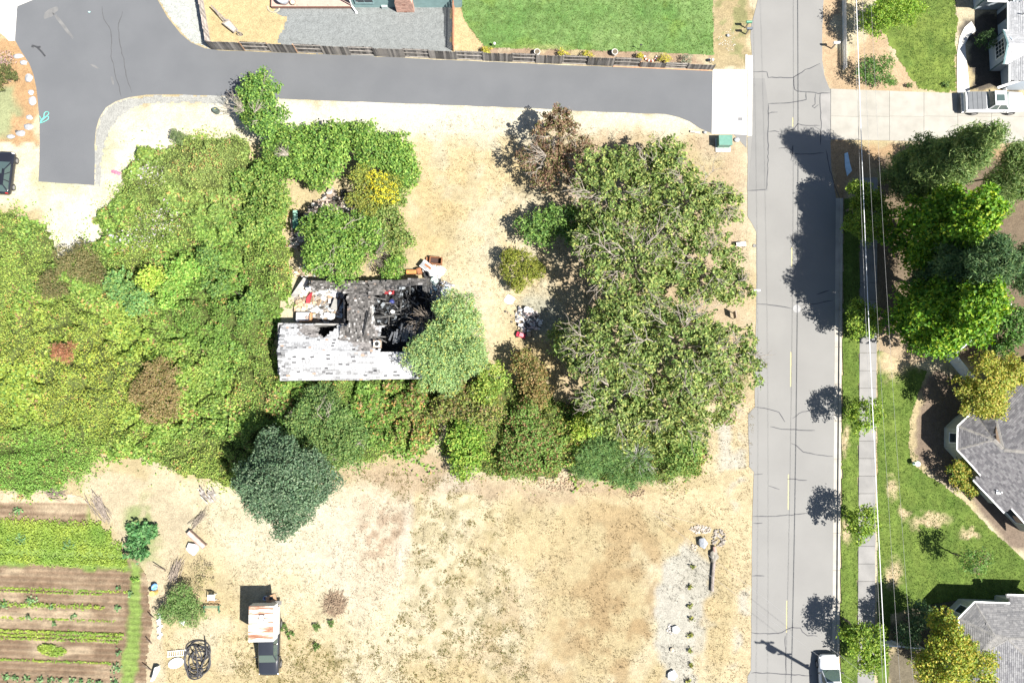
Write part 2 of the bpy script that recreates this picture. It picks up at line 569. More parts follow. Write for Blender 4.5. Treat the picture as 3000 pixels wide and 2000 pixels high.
def tufts(name, X, Y, Z, hgt, cols, nb=3, spread=0.12, wid=0.03, parent=None):
    """grass tufts: nb blades (triangles) each"""
    n = len(X)
    a = rng.uniform(0, 6.283, (n, nb)); ln = rng.uniform(0.5, 1.2, (n, nb)) * np.asarray(hgt)[:, None]
    lean = rng.uniform(0.3, 1.2, (n, nb)) * ln
    bx = X[:, None] + np.cos(a) * spread * rng.random((n, nb)); by = Y[:, None] + np.sin(a) * spread * rng.random((n, nb))
    V = np.empty((n, nb, 3, 3), np.float32)
    w = wid * rng.uniform(0.6, 1.5, (n, nb))
    V[:, :, 0, 0] = bx - np.sin(a) * w; V[:, :, 0, 1] = by + np.cos(a) * w; V[:, :, 0, 2] = Z[:, None]
    V[:, :, 1, 0] = bx + np.sin(a) * w; V[:, :, 1, 1] = by - np.cos(a) * w; V[:, :, 1, 2] = Z[:, None]
    V[:, :, 2, 0] = bx + np.cos(a) * lean; V[:, :, 2, 1] = by + np.sin(a) * lean; V[:, :, 2, 2] = Z[:, None] + ln
    V = V.reshape(-1, 3)
    cc = np.repeat(cols, nb * 3, 0)
    me = raw_mesh(name, V, None, np.arange(len(V)).reshape(-1, 3), cc, [LEAF])
    o = link(name, me, parent)
    o['kind'] = 'stuff'
    return o
# ================================================================ ground
def ell(px, py, cx, cy, rx, ry, soft=0.5):
    d = np.sqrt(((px - cx) / rx) ** 2 + ((py - cy) / ry) ** 2)
    return 1 - sstep(1 - soft, 1 + soft, d)
def pin(px, py, poly, soft):
    return sstep(-soft, soft, sdf(poly, px, py))
STRAW = (0.34, 0.275, 0.155); PALE = (0.46, 0.415, 0.31); BROWN = (0.235, 0.165, 0.085); OLIVE = (0.19, 0.155, 0.06)
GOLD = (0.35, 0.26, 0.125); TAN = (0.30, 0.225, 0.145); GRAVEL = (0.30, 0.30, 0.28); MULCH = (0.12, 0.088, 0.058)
def ground_col(x, y, px, py):
    n1 = fbm(x, y, 5.0, 1, 4); n2 = fbm(x, y, 1.6, 7, 3); n3 = fbm(x, y, 0.6, 13, 2)
    wob = (n1 - 0.5) * 90 + (n2 - 0.5) * 60
    px = px + wob; py = py + (n2 - 0.5) * 70 + (n1 - 0.5) * 40
    c = lerpc(STRAW, PALE, sstep(0.40, 0.68, n1) * 0.5)
    def mix(c, col, w):
        return c * (1 - w[..., None]) + np.asarray(col) * w[..., None]
    # bleached strip south of the lane and round its bend
    c = mix(c, PALE, 0.95 * pin(px, py, [(280, 300), (640, 285), (2090, 330), (2090, 385), (1300, 400), (1220, 420), (700, 420), (520, 420), (430, 480), (300, 640), (290, 760), (150, 760), (120, 620), (110, 560), (270, 545)], 25))
    c = mix(c, (0.50, 0.465, 0.38), 0.7 * ell(px, py, 420, 420, 90, 70, 0.6))
    c = mix(c, (0.50, 0.465, 0.38), 0.7 * ell(px, py, 220, 670, 60, 110, 0.6))
    c = mix(c, (0.50, 0.465, 0.38), 0.6 * ell(px, py, 1000, 340, 330, 45, 0.6))
    c = mix(c, (0.17, 0.20, 0.06), 0.35 * ell(px, py, 310, 440, 35, 60, 0.8))
    c = mix(c, (0.17, 0.20, 0.06), 0.35 * ell(px, py, 180, 560, 110, 30, 0.8))
    # pale drive verge at far left where the car stands
    c = mix(c, (0.50, 0.46, 0.34), 0.7 * pin(px, py, [(-200, 410), (120, 420), (115, 600), (-200, 600)], 15))
    # yard of dry grass behind the walnut trees
    c = mix(c, GOLD, 0.55 * pin(px, py, [(1200, 420), (1660, 420), (1660, 1100), (1250, 1100)], 40) * sstep(0.35, 0.6, n2))
    c = mix(c, PALE, 0.45 * ell(px, py, 1380, 900, 120, 170, 0.7))
    c = mix(c, TAN, 0.8 * pin(px, py, [(1640, 380), (2200, 400), (2210, 1340), (1640, 1340)], 40) * sstep(0.3, 0.6, n2 * 0.6 + n1 * 0.4))
    # the big open lot at the bottom
    c = mix(c, PALE, 0.7 * ell(px, py, 850, 1560, 230, 140, 0.6))
    c = mix(c, BROWN, 0.75 * ell(px, py, 1850, 1720, 190, 330, 0.6) * sstep(0.36, 0.62, n2))
    c = mix(c, BROWN, 0.6 * ell(px, py, 1700, 1880, 330, 170, 0.6) * sstep(0.38, 0.62, n2))
    c = mix(c, OLIVE, 0.36 * pin(px, py, [(1010, 1370), (1340, 1400), (1480, 1500), (1560, 2020), (1130, 2020), (1220, 1700), (1190, 1480)], 40) * sstep(0.5, 0.66, n3 * 0.65 + n1 * 0.35))
    c = mix(c, OLIVE, 0.5 * pin(px, py, [(680, 1900), (1100, 1880), (1100, 2050), (680, 2050)], 40) * sstep(0.52, 0.7, n3))
    pk = ell(px, py, 1090, 1600, 130, 210, 0.25) * (px < 1235)
    c = mix(c, (0.40, 0.345, 0.265), 0.6 * pk)
    c = mix(c, (0.27, 0.185, 0.12), 0.7 * ell(px, py, 1130, 1560, 80, 100, 0.7) * sstep(0.35, 0.6, n3))
    c = mix(c, (0.44, 0.395, 0.32), 0.45 * ell(px, py, 1195, 1560, 22, 190, 0.7))
    c = mix(c, TAN, 0.8 * pin(px, py, [(980, 1370), (1290, 1320), (1330, 1380), (1640, 1440), (1720, 1400), (1850, 1430), (1700, 1470), (1200, 1450)], 22))
    c = mix(c, (0.36, 0.31, 0.24), 0.6 * ell(px, py, 1340, 1420, 60, 35, 0.6))
    c = mix(c, (0.38, 0.31, 0.19), 0.8 * pin(px, py, [(2040, 1180), (2215, 1190), (2205, 2040), (2130, 2040), (2120, 1600), (2060, 1500), (1700, 1470), (2060, 1430)], 20))
    c = mix(c, GRAVEL, 0.55 * pin(px, py, [(2090, 1230), (2180, 1230), (2200, 1420), (2150, 1500), (2100, 1420)], 25) * sstep(0.45, 0.6, n2))
    c = mix(c, GRAVEL, 0.55 * pin(px, py, [(2150, 1700), (2200, 1700), (2195, 1960), (2140, 1960)], 20) * sstep(0.45, 0.6, n2))
    c = mix(c, (0.315, 0.305, 0.265), 0.8 * pin(px, py, [(1960, 1620), (2010, 1590), (2070, 1640), (2060, 1740), (2050, 2030), (1925, 2030), (1925, 1850)], 14))
    # grey pad under the trees by the junk heap
    c = mix(c, (0.24, 0.25, 0.21), 0.7 * ell(px, py, 1590, 930, 60, 60, 0.5))
    # beds and bare earth right of the street
    c = mix(c, (0.34, 0.245, 0.15), pin(px, py, [(2412, -60), (2450, -60), (2462, 210), (2590, 60), (2640, 200), (2690, 268), (2600, 275), (2435, 258), (2414, 190)], 8))
    c = mix(c, (0.30, 0.20, 0.11), 0.95 * pin(px, py, [(2425, 415), (3050, 418), (3050, 480), (2500, 500), (2448, 575), (2430, 560)], 12))
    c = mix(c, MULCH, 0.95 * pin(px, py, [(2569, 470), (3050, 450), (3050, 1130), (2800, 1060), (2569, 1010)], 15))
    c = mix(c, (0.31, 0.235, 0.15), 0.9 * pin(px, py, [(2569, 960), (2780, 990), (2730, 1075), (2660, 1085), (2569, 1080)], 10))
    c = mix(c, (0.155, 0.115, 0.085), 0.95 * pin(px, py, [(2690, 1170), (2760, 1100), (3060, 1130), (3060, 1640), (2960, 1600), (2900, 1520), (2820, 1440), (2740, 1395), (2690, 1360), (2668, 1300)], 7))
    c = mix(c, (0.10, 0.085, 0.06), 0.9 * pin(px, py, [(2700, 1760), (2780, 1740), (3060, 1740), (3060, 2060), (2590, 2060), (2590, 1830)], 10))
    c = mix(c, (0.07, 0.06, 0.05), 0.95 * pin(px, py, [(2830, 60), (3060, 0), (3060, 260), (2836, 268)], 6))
    # parched band inside the timber yard
    c = mix(c, (0.37, 0.29, 0.15), 0.9 * pin(px, py, [(575, -60), (1300, -60), (1300, 150), (615, 140)], 5))
    c = mix(c, (0.38, 0.29, 0.15), 0.9 * pin(px, py, [(1325, -60), (1430, -60), (1430, 160), (1325, 160)], 6))
    c = mix(c, (0.24, 0.165, 0.11), 0.9 * pin(px, py, [(1420, 140), (2090, 150), (2090, 205), (1420, 180)], 4) * sstep(0.3, 0.5, n2))
    c = mix(c, (0.27, 0.21, 0.11), 0.8 * pin(px, py, [(2088, -60), (2205, -60), (2196, 205), (2090, 205)], 5))
    c = mix(c, (0.12, 0.16, 0.05), 0.5 * pin(px, py, [(2088, -60), (2190, -60), (2190, 170), (2090, 170)], 8) * sstep(0.5, 0.6, n3))
    # planting at top left
    c = mix(c, (0.33, 0.20, 0.10), 0.9 * pin(px, py, [(-60, 110), (40, 118), (95, 190), (115, 330), (110, 420), (-60, 420)], 5))
    c = mix(c, (0.20, 0.27, 0.14), 0.7 * pin(px, py, [(-60, 240), (20, 240), (55, 330), (30, 400), (-60, 400)], 14))
    # weedy margin of the vegetable plot
    c = mix(c, (0.36, 0.30, 0.20), 0.9 * pin(px, py, [(200, 1380), (520, 1390), (560, 1500), (480, 1680), (460, 2040), (380, 2040), (400, 1640), (270, 1460)], 14))
    c = mix(c, (0.10, 0.17, 0.035), 0.7 * ell(px, py, 420, 1560, 50, 90, 0.6) * sstep(0.4, 0.55, n2))
    sp = sstep(0.60, 0.72, n3) * 0.25
    c = c * (1 - sp[..., None]) + c * 0.68 * sp[..., None]
    return np.clip(c * np.array([0.775, 0.79, 0.82]) * (0.84 + 0.32 * n2)[..., None], 0.01, 0.75)
def build_ground():
    gx = np.concatenate([[-1500, -600, -250, -110, -70], np.arange(-56, 56.01, 0.22), [70, 110, 250, 600, 1500]])
    gy = np.concatenate([[-1500, -600, -250, -110, -60], np.arange(-38, 50.01, 0.22), [60, 110, 250, 600, 1500]])
    X, Y = np.meshgrid(gx, gy, indexing='ij')
    px, py = topx(np.clip(X, -60, 60), np.clip(Y, -40, 52))
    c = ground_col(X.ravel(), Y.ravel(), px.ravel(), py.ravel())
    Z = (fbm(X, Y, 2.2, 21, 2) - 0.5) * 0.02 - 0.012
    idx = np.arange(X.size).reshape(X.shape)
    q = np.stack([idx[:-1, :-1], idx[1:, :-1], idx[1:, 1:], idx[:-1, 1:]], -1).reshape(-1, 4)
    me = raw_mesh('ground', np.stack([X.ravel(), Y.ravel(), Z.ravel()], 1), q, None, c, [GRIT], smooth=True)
    o = link('ground', me); o['kind'] = 'structure'
build_ground()

ASPH = M('lane_asphalt', (0.098, 0.102, 0.109), 0.85, (0.088, 0.092, 0.099), 0.3, 0.3, 45, detail=8)
STREET = M('street_asphalt', (0.172, 0.170, 0.164), 0.9, (0.158, 0.156, 0.151), 0.3, 0.2, 50, detail=8)
PATCH = M('newer_asphalt', (0.153, 0.152, 0.148), 0.9, (0.142, 0.141, 0.138), 0.8, 0.2, 50)
CONC = M('concrete', (0.262, 0.250, 0.222), 0.85, (0.220, 0.210, 0.186), 0.9, 0.15, 30, vary=0.05, detail=8)
WHITEC = M('fresh_concrete', (0.46, 0.45, 0.43), 0.8, (0.40, 0.39, 0.37), 0.8, 0.1, 30, vary=0.02)
KERBM = M('kerb_concrete', (0.33, 0.31, 0.275), 0.85, (0.26, 0.245, 0.22), 1.2, 0.15, 30, vary=0.06)
PAVE = M('pavement_concrete', (0.195, 0.19, 0.184), 0.85, (0.155, 0.152, 0.148), 0.8, 0.15, 30, vary=0.07, detail=8)
TAR = M('crack_seal', (0.055, 0.056, 0.062), 0.7, (0.04, 0.04, 0.045), 4)
YEL = M('road_paint', (0.42, 0.37, 0.17), 0.8, (0.26, 0.245, 0.17), 6)
DARKJ = M('joint_shade', (0.10, 0.095, 0.09), 0.9)

# ---- the shared asphalt lane
lane = sheet_poly('asphalt_lane', [(50, -200), (44, 118), (62, 150), (86, 187), (98, 218), (106, 255), (112, 310), (116, 362), (117, 420), (116, 470), (113, 532),
    (277, 543), (277, 500), (277, 425), (281, 380), (291, 345), (311, 315), (340, 297), (380, 285), (430, 278), (530, 277), (640, 281), (820, 290), (1090, 300),
    (1500, 315), (1750, 328), (1950, 335), (1990, 344), (2022, 357), (2050, 376), (2070, 385), (2087, 391), (2088, 206), (1800, 197), (1500, 185), (1240, 173),
    (1000, 162), (750, 152), (640, 148), (600, 142), (560, 125), (530, 100), (490, 50), (462, 0), (440, -200)], ASPH, 0.012, jit=0.03, step=0.8)
# faint crack in the old asphalt and pale smears
def strip(px_pts, w, z, mat, name, parent, seed=0, jit=0.05):
    q = random.Random(seed)
    pts = [P(x, y, z) for x, y in px_pts]
    fine = []
    for a, b in zip(pts, pts[1:]):
        k = max(1, int((b - a).length / 0.35))
        for j in range(k):
            p = a.lerp(b, j / k)
            fine.append(p + Vector((q.uniform(-jit, jit), q.uniform(-jit, jit), 0)))
    fine.append(pts[-1])
    mb = MB(); vs = []; n = len(fine)
    for i, p in enumerate(fine):
        d = fine[min(i + 1, n - 1)] - fine[max(i - 1, 0)]
        d.z = 0; d.normalize()
        s = Vector((-d.y, d.x, 0)) * w * 0.5 * q.uniform(0.7, 1.25)
        if i in (0, n - 1): s *= 0.4
        vs += [p + s, p - s]
    fs = [(2 * i, 2 * i + 1, 2 * i + 3, 2 * i + 2)[::-1] for i in range(n - 1)]
    mb.add(vs, fs)
    o = mb.build(name, mat, parent)
    me = o.data
    if me.polygons[0].normal.z < 0: me.flip_normals()
    return o
LSEAM = M('lane_crack', (0.07, 0.072, 0.075), 0.9)
for k, pl in enumerate([[(298, 20), (303, 55), (325, 90), (326, 130), (325, 165), (334, 200), (340, 230), (352, 265), (355, 285)],
                        [(360, 35), (347, 70), (348, 110), (355, 145), (365, 185), (370, 220), (380, 255), (386, 272)]]):
    strip(pl, 0.07, 0.016, LSEAM, 'crack', lane, k)
SMEAR = M('dusty_asphalt', (0.14, 0.139, 0.136), 0.9, (0.096, 0.097, 0.10), 1.6, lo=0.3, hi=0.7)
for k, (x, y, a, L, w) in enumerate([(148, 38, 0.7, 1.6, 0.8), (185, 75, -0.9, 3.4, 0.35), (277, 195, -0.45, 0.9, 0.2), (330, 237, -1.3, 0.9, 0.22)]):
    p = P(x, y); mb = MB(); q = random.Random(k)
    vs = []
    for i in range(18):
        t = i / 18 * 6.283; rr = q.uniform(0.75, 1.1)
        vx, vy = math.cos(t) * L * 0.5 * rr, math.sin(t) * w * 0.5 * rr
        vs.append((p.x + vx * math.cos(a) - vy * math.sin(a), p.y + vx * math.sin(a) + vy * math.cos(a), 0.0165))
    mb.sheet(vs).build('dust_stain', SMEAR, lane)
# ---- gravel beside the lane
GR1 = lambda col, v=0.2: (lambda x, y, px, py: np.clip(np.asarray(col) * (0.88 + v * fbm(x, y, 1.4, 5, 3) + 0.12 * rng.random(len(x)))[:, None], 0, 0.8))
cells('gravel_verge', [(276, 545), (276, 425), (281, 380), (291, 345), (311, 315), (340, 295), (380, 284), (430, 277), (530, 276), (665, 281), (660, 310), (520, 303), (430, 308), (385, 322), (345, 350), (320, 400), (303, 450), (296, 545)],
      0.006, GR1((0.21, 0.21, 0.195)), 0.16, 0.25, seed=4)
cells('gravel_shoulder', [(440, -120), (462, 0), (492, 50), (532, 100), (562, 125), (600, 141), (622, 146), (596, 60), (578, -120)], 0.007, GR1((0.25, 0.26, 0.245)), 0.16, 0.12, seed=5)
cells('gravel_yard', [(850, -100), (1345, -100), (1330, 30), (1326, 160), (1150, 166), (960, 160), (850, 152), (815, 120), (835, 60), (810, 30)], 0.006, GR1((0.150, 0.160, 0.160), 0.12), 0.1, 0.5, seed=6)

# ---- concrete apron and gutter at the lane mouth
apr = struct('concrete_apron', 'bleached concrete apron where the lane meets the street')
def slab(pxs, z0, z1, name, mat, parent, inset=0.012):
    pts = [P(x, y, z1) for x, y in pxs]
    c = sum(pts, Vector()) / len(pts)
    pts = [p + (c - p).normalized() * inset for p in pts]
    mb = MB(); mb.frustum([(p.x, p.y, z0) for p in pts][::1], [(p.x, p.y, z1) for p in pts])
    o = mb.build(name, mat, parent)
    if o.data.polygons[1].normal.z < 0: o.data.flip_normals()
    return o
slab([(2088, 203), (2138, 203), (2136, 393), (2085, 392)], -0.1, 0.03, 'slab', WHITEC, apr)
slab([(2138, 203), (2188, 205), (2188, 396), (2136, 393)], -0.1, 0.03, 'slab', WHITEC, apr)
for i in range(4):
    y0 = 162 + i * 59; y1 = y0 + 59
    slab([(2190, y0), (2205 - i * 0.4, y0), (2204.6 - i * 0.4, y1), (2190, y1)], -0.1, 0.035, 'gutter_piece', WHITEC, apr)
slab([(2184, 160), (2190, 160), (2190, 204), (2184, 204)], -0.1, 0.05, 'gutter_piece', WHITEC, apr)
slab([(2162, 344), (2176, 344), (2176, 354), (2162, 354)], 0.0, 0.038, 'metal_plate', M('plate_steel', (0.16, 0.16, 0.165), 0.6, metal=0.3), apr)
slab([(2148, 392), (2188, 396), (2187, 434), (2160, 405)], -0.1, 0.010, 'asphalt_patch', PATCH, lane)

# ---- the street
SL = [(2222, -200), (2220, 0), (2201, 73), (2198, 108), (2203, 162), (2203, 398), (2190, 402), (2190, 500), (2190, 634), (2203, 655), (2216, 680), (2216, 892), (2211, 1086), (2212, 1191), (2192, 1212), (2195, 1367), (2209, 1382),
      (2205, 1478), (2203, 1596), (2200, 1962), (2190, 1980), (2188, 2150)]
SR = [(2440, 2150), (2438, 1882), (2441, 1596), (2443, 1478), (2446, 1000), (2449, 578), (2436, 500), (2433, 411), (2433, 262), (2424, 252), (2416, 230), (2409, 178), (2409, 80), (2413, 0), (2416, -200)]
street = sheet_poly('street', SL + SR, STREET, 0.012, jit=0.025, step=0.7)
strt_label = 'grey residential asphalt street with sealed cracks'
street['label'] = strt_label
for nm, pl in (('asphalt_patch', [(2250, 226), (2326, 228), (2402, 186), (2420, 235), (2432, 265), (2405, 272), (2334, 268), (2326, 228)]),
               ('asphalt_patch', [(2205, 230), (2240, 230), (2250, 303), (2250, 560), (2192, 556), (2204, 400)])):
    s = sheet_poly(nm, pl, PATCH, 0.016, street, jit=0.01)
for y0, y1, x in ((725, 782, 2320), (1031, 1132, 2317), (1389, 1492, 2310), (1758, 1852, 2305), (344, 372, 2323)):
    slab([(x - 1.6, y0), (x + 1.6, y0), (x + 1.0, y1), (x - 2.2, y1)], 0.010, 0.0165, 'centre_dash', YEL, street, 0.0)
CR = [[(2205, 210), (2248, 211), (2250, 227), (2322, 229), (2360, 205), (2403, 186)], [(2326, 226), (2327, 262), (2334, 268), (2370, 270), (2398, 274), (2432, 273)],
      [(2360, 270), (2361, 292), (2320, 300), (2250, 304)], [(2403, 274), (2401, 300), (2404, 330), (2406, 360), (2404, 425)], [(2388, 274), (2387, 305), (2380, 312), (2386, 318), (2398, 307)],
      [(2250, 335), (2262, 330), (2279, 329)], [(2250, 386), (2270, 384), (2284, 387)], [(2302, 386), (2325, 378), (2336, 363), (2362, 368), (2402, 368)], [(2385, 370), (2402, 380)],
      [(2281, 436), (2302, 431), (2318, 440), (2323, 425), (2321, 450), (2317, 470)], [(2321, 451), (2370, 452), (2414, 448)], [(2420, 440), (2432, 500), (2446, 545), (2460, 580)],
      [(2322, 682), (2320, 700), (2323, 715), (2316, 730)], [(2218, 890), (2260, 893), (2300, 900), (2322, 904)], [(2345, 896), (2370, 893), (2440, 880)], [(2392, 862), (2430, 850)],
      [(2212, 1191), (2240, 1196), (2282, 1206), (2300, 1236)], [(2323, 1226), (2340, 1210), (2385, 1197)], [(2255, 1250), (2290, 1256), (2330, 1258), (2388, 1260)],
      [(2317, 1297), (2332, 1303), (2352, 1324), (2390, 1331), (2440, 1336)], [(2209, 1389), (2235, 1387)], [(2306, 1403), (2330, 1404), (2365, 1406)], [(2252, 1422), (2284, 1433)],
      [(2205, 1512), (2260, 1511), (2330, 1507), (2372, 1503)], [(2206, 1532), (2234, 1531)], [(2204, 1686), (2240, 1686)], [(2201, 1853), (2240, 1855), (2290, 1852), (2320, 1836), (2345, 1838), (2352, 1850), (2365, 1860), (2395, 1862)],
      [(2300, 1860), (2303, 1940), (2304, 1972)], [(2200, 1969), (2260, 1971), (2340, 1976), (2380, 1978)], [(2190, 558), (2246, 555)], [(2246, 555), (2250, 470), (2251, 305)]]
for k, pl in enumerate(CR):
    strip(pl, 0.075, 0.0195, TAR, 'sealed_crack', street, 50 + k, 0.04)
mb = MB(); p = P(2334, 904); mb.lathe((p.x, p.y, 0), [(0.36, 0.012), (0.36, 0.022), (0.30, 0.024), (0.28, 0.021), (0.05, 0.023)], 24)
tag(mb.build('manhole_cover', M('cast_iron', (0.24, 0.24, 0.245), 0.6, (0.18, 0.18, 0.18), 12, metal=0.2), loc=(p.x, p.y, 0)), 'round grey manhole cover in the middle of the street', 'manhole cover')

# ---- kerb, planting strip, pavement, neighbour's drive
kerb = struct('kerb', 'pale concrete kerb and gutter along the street')
ys = list(np.arange(580, 2120, 109.0))
def ex(y): return 2449 - (y - 578) * 0.0082
for a, b in zip(ys, ys[1:]):
    slab([(ex(a), a), (ex(a) + 14, a), (ex(b) + 14, b), (ex(b), b)], -0.1, 0.02, 'gutter_piece', KERBM, kerb)
    slab([(ex(a) + 14.4, a), (ex(a) + 21, a), (ex(b) + 21, b), (ex(b) + 14.4, b)], -0.1, 0.155, 'kerb_stone', KERBM, kerb)
LAWN1 = lambda x, y, px, py: lerpc((0.040, 0.105, 0.022), (0.085, 0.165, 0.050), fbm(x, y, 1.3, 31, 4)) * (0.8 + 0.4 * fbm(x, y, 0.5, 3, 2))[:, None]
def lawn_right(x, y, px, py):
    n = fbm(x, y, 1.6, 41, 4); n3 = fbm(x, y, 0.5, 43, 2)
    c = lerpc((0.050, 0.088, 0.015), (0.105, 0.142, 0.028), n)
    stripe = 0.5 + 0.5 * np.sin(px * 0.19)
    c = c * (0.93 + 0.12 * stripe)[:, None]
    d = np.zeros(len(x))
    for cx, cy, rx, ry in ((2720, 1525, 52, 18), (2615, 1680, 24, 36), (2645, 1500, 14, 18), (2835, 1565, 26, 14), (2620, 1060, 50, 45), (2690, 1040, 60, 40), (2480, 1290, 10, 40), (2484, 1550, 12, 34), (2615, 1430, 20, 30)):
        d = np.maximum(d, ell(px + (n - .5) * 40, py + (n3 - .5) * 40, cx, cy, rx, ry, 0.5))
    c = lerpc((0, 0, 0), (1, 1, 1), d) * np.asarray((0.30, 0.24, 0.15)) + c * (1 - d)[:, None]
    return np.clip(c * (0.78 + 0.44 * n3)[:, None], 0.004, 0.8)
def lawn_top(x, y, px, py):
    n = fbm(x, y, 2.0, 51, 4); n3 = fbm(x, y, 0.45, 53, 2)
    c = lerpc((0.055, 0.122, 0.028), (0.135, 0.195, 0.070), n)
    yel = sstep(0.58, 0.75, fbm(x, y, 2.4, 57, 3)) * 0.5
    c = c * (1 - yel[:, None]) + np.asarray((0.10, 0.155, 0.028)) * yel[:, None]
    dry = ell(px, py, 1600, 140, 60, 8, 0.8) * 0.3
    c = c * (1 - dry[:, None]) + np.asarray((0.28, 0.23, 0.12)) * dry[:, None]
    return np.clip(c * (0.72 + 0.56 * n3)[:, None], 0.004, 0.8)
def lawn_ne(x, y, px, py):
    n = fbm(x, y, 1.3, 61, 4); n3 = fbm(x, y, 0.45, 63, 2)
    c = lerpc((0.052, 0.088, 0.018), (0.130, 0.168, 0.034), n)
    return np.clip(c * (0.72 + 0.56 * n3)[:, None], 0.004, 0.8)
cells('lawn', [(1349, -120), (1350, 20), (1356, 57), (1375, 86), (1404, 121), (1424, 144), (1500, 144), (1800, 151), (2000, 158), (2091, 162), (2091, -120)], 0.008, lawn_top, 0.09, 0.12, seed=8)
cells('lawn', [(2560, -120), (2800, -120), (2802, 20), (2812, 60), (2800, 130), (2803, 272), (2740, 271), (2690, 262), (2650, 200), (2600, 130), (2565, 60)], 0.008, lawn_ne, 0.09, 0.3, seed=9)
cells('lawn', [(2569, 1020), (2690, 1075), (2720, 1085), (2690, 1160), (2668, 1230), (2664, 1300), (2672, 1350), (2720, 1392), (2765, 1418), (2830, 1470), (2900, 1545), (2970, 1608), (3060, 1690), (3060, 1760), (2800, 1760), (2700, 1775), (2610, 1800), (2600, 2150), (2569, 2150)], 0.008, lawn_right, 0.10, 0.10, seed=10)
cells('planting_strip', [(ex(580) + 21, 580), (2519, 580), (2519, 1000), (2516, 1400), (2513, 2150), (ex(2150) + 21, 2150)], 0.06, lawn_right, 0.14, 0.05, seed=11)
pav = struct('pavement', 'light grey concrete pavement between two lawns')
jy = 520.0
while jy < 2120:
    a, b = jy, jy + 51.4
    lx = lambda y: 2519.5 - (y - 800) * 0.0062
    slab([(lx(a), a), (lx(a) + 50.6, a), (lx(b) + 50.6, b), (lx(b), b)], -0.1, 0.07, 'paving_slab', PAVE, pav, 0.02)
    jy = b
drv = struct('concrete_driveway', 'pale concrete driveway under the white pickup')
xs = [2434, 2516, 2606, 2707, 2806, 2905, 3010, 3120]
for i in range(7):
    t0 = 260 + (xs[i] - 2434) * 0.036; t1 = 260 + (xs[i + 1] - 2434) * 0.036
    b0 = 409 + (xs[i] - 2434) * 0.018; b1 = 409 + (xs[i + 1] - 2434) * 0.018
    slab([(xs[i], t0), (xs[i + 1], t1), (xs[i + 1], 342), (xs[i], 340)], -0.1, 0.045, 'driveway_slab', CONC, drv, 0.016)
    slab([(xs[i], 340), (xs[i + 1], 342), (xs[i + 1], b1), (xs[i], b0)], -0.1, 0.045, 'driveway_slab', CONC, drv, 0.016)
slab([(2404, 273), (2433, 273), (2433, 412), (2405, 412)], -0.1, 0.018, 'gutter_piece', PAVE, drv)
path = struct('garden_path', 'curved pale concrete path beside the grey house')
cpl = [(2846, 62), (2826, 80), (2812, 108), (2805, 150), (2804, 200), (2805, 274)]; cpr = [(2862, 90), (2840, 106), (2828, 130), (2830, 160), (2836, 205), (2842, 276)]
for i in range(5):
    slab([cpl[i], cpr[i], cpr[i + 1], cpl[i + 1]], -0.1, 0.05, 'path_slab', WHITEC, path, 0.01)
cpad = struct('concrete_pad', 'white concrete pad in the corner beside the lane')
slab([(-60, -60), (120, -60), (96, 0), (52, 18), (0, -6), (-60, -20)], -0.05, 0.05, 'slab', WHITEC, cpad)
slab([(0, -5), (51, 19), (48, 30), (19, 30), (0, 24)], -0.05, 0.05, 'slab', WHITEC, cpad)
slab([(19, 31), (49, 31), (43, 120), (25, 120), (14, 108)], -0.05, 0.05, 'slab', WHITEC, cpad)
slab([(-60, 20), (0, 25), (18, 31), (13, 107), (0, 97), (-60, 60)], -0.05, 0.05, 'slab', WHITEC, cpad)

# ---- vegetable plot: furrowed soil
def row_y(px, py): return py - (px - 150) * 0.035
ROWS = [1688, 1715, 1760, 1795, 1822, 1845, 1885, 1905, 1925, 1955, 1975]
def soil_z(x, y):
    px, py = topx(x, y); r = row_y(px, py)
    return 0.05 * np.sin(r * 2 * math.pi / 17.0) * (r > 1655) + 0.05 + 0.05 * (fbm(x, y, 0.7, 71, 2) - 0.5)
def soil_col(x, y, px, py):
    r = row_y(px, py); n = fbm(x, y, 1.2, 73, 3); n3 = fbm(x, y, 0.35, 75, 2)
    c = lerpc((0.105, 0.070, 0.045), (0.20, 0.150, 0.100), np.clip(n * 0.8 + 0.30 * np.sin(r * 2 * math.pi / 17.0 + 0.8), 0, 1))
    pale = sstep(0.5, 0.8, fbm(x, y * 4, 3.0, 79, 2)) * 0.5
    c = c * (1 - pale[:, None]) + np.asarray((0.33, 0.27, 0.185)) * pale[:, None]
    g = pin(px + (n - .5) * 30, py, [(383, 1640), (412, 1660), (405, 1850), (392, 2010), (352, 2010), (372, 1800)], 8) * 0.75
    g = np.maximum(g, pin(px, r + (n - .5) * 30, [(-90, 1536), (300, 1536), (390, 1660), (-90, 1660)], 8) * 0.8)
    g = np.maximum(g, ell(px, py, 275, 1540, 20, 70, 0.6) * 0.6)
    c = c * (1 - g[:, None]) + np.asarray((0.11, 0.19, 0.035)) * g[:, None]
    ed = pin(px + (n - .5) * 20, py, [(-90, 1440), (250, 1445), (272, 1475), (-90, 1470)], 5) * 0.8
    c = c * (1 - ed[:, None]) + np.asarray((0.38, 0.30, 0.21)) * ed[:, None]
    return np.clip(c * (0.8 + 0.4 * n3)[:, None], 0.01, 0.7)
cells('vegetable_plot', [(-90, 1440), (210, 1442), (262, 1470), (272, 1520), (330, 1580), (390, 1620), (430, 1680), (440, 1760), (450, 1840), (430, 1930), (440, 2120), (-90, 2120)], 0.0, soil_col, 0.10, 0.25, zf=soil_z, seed=14)
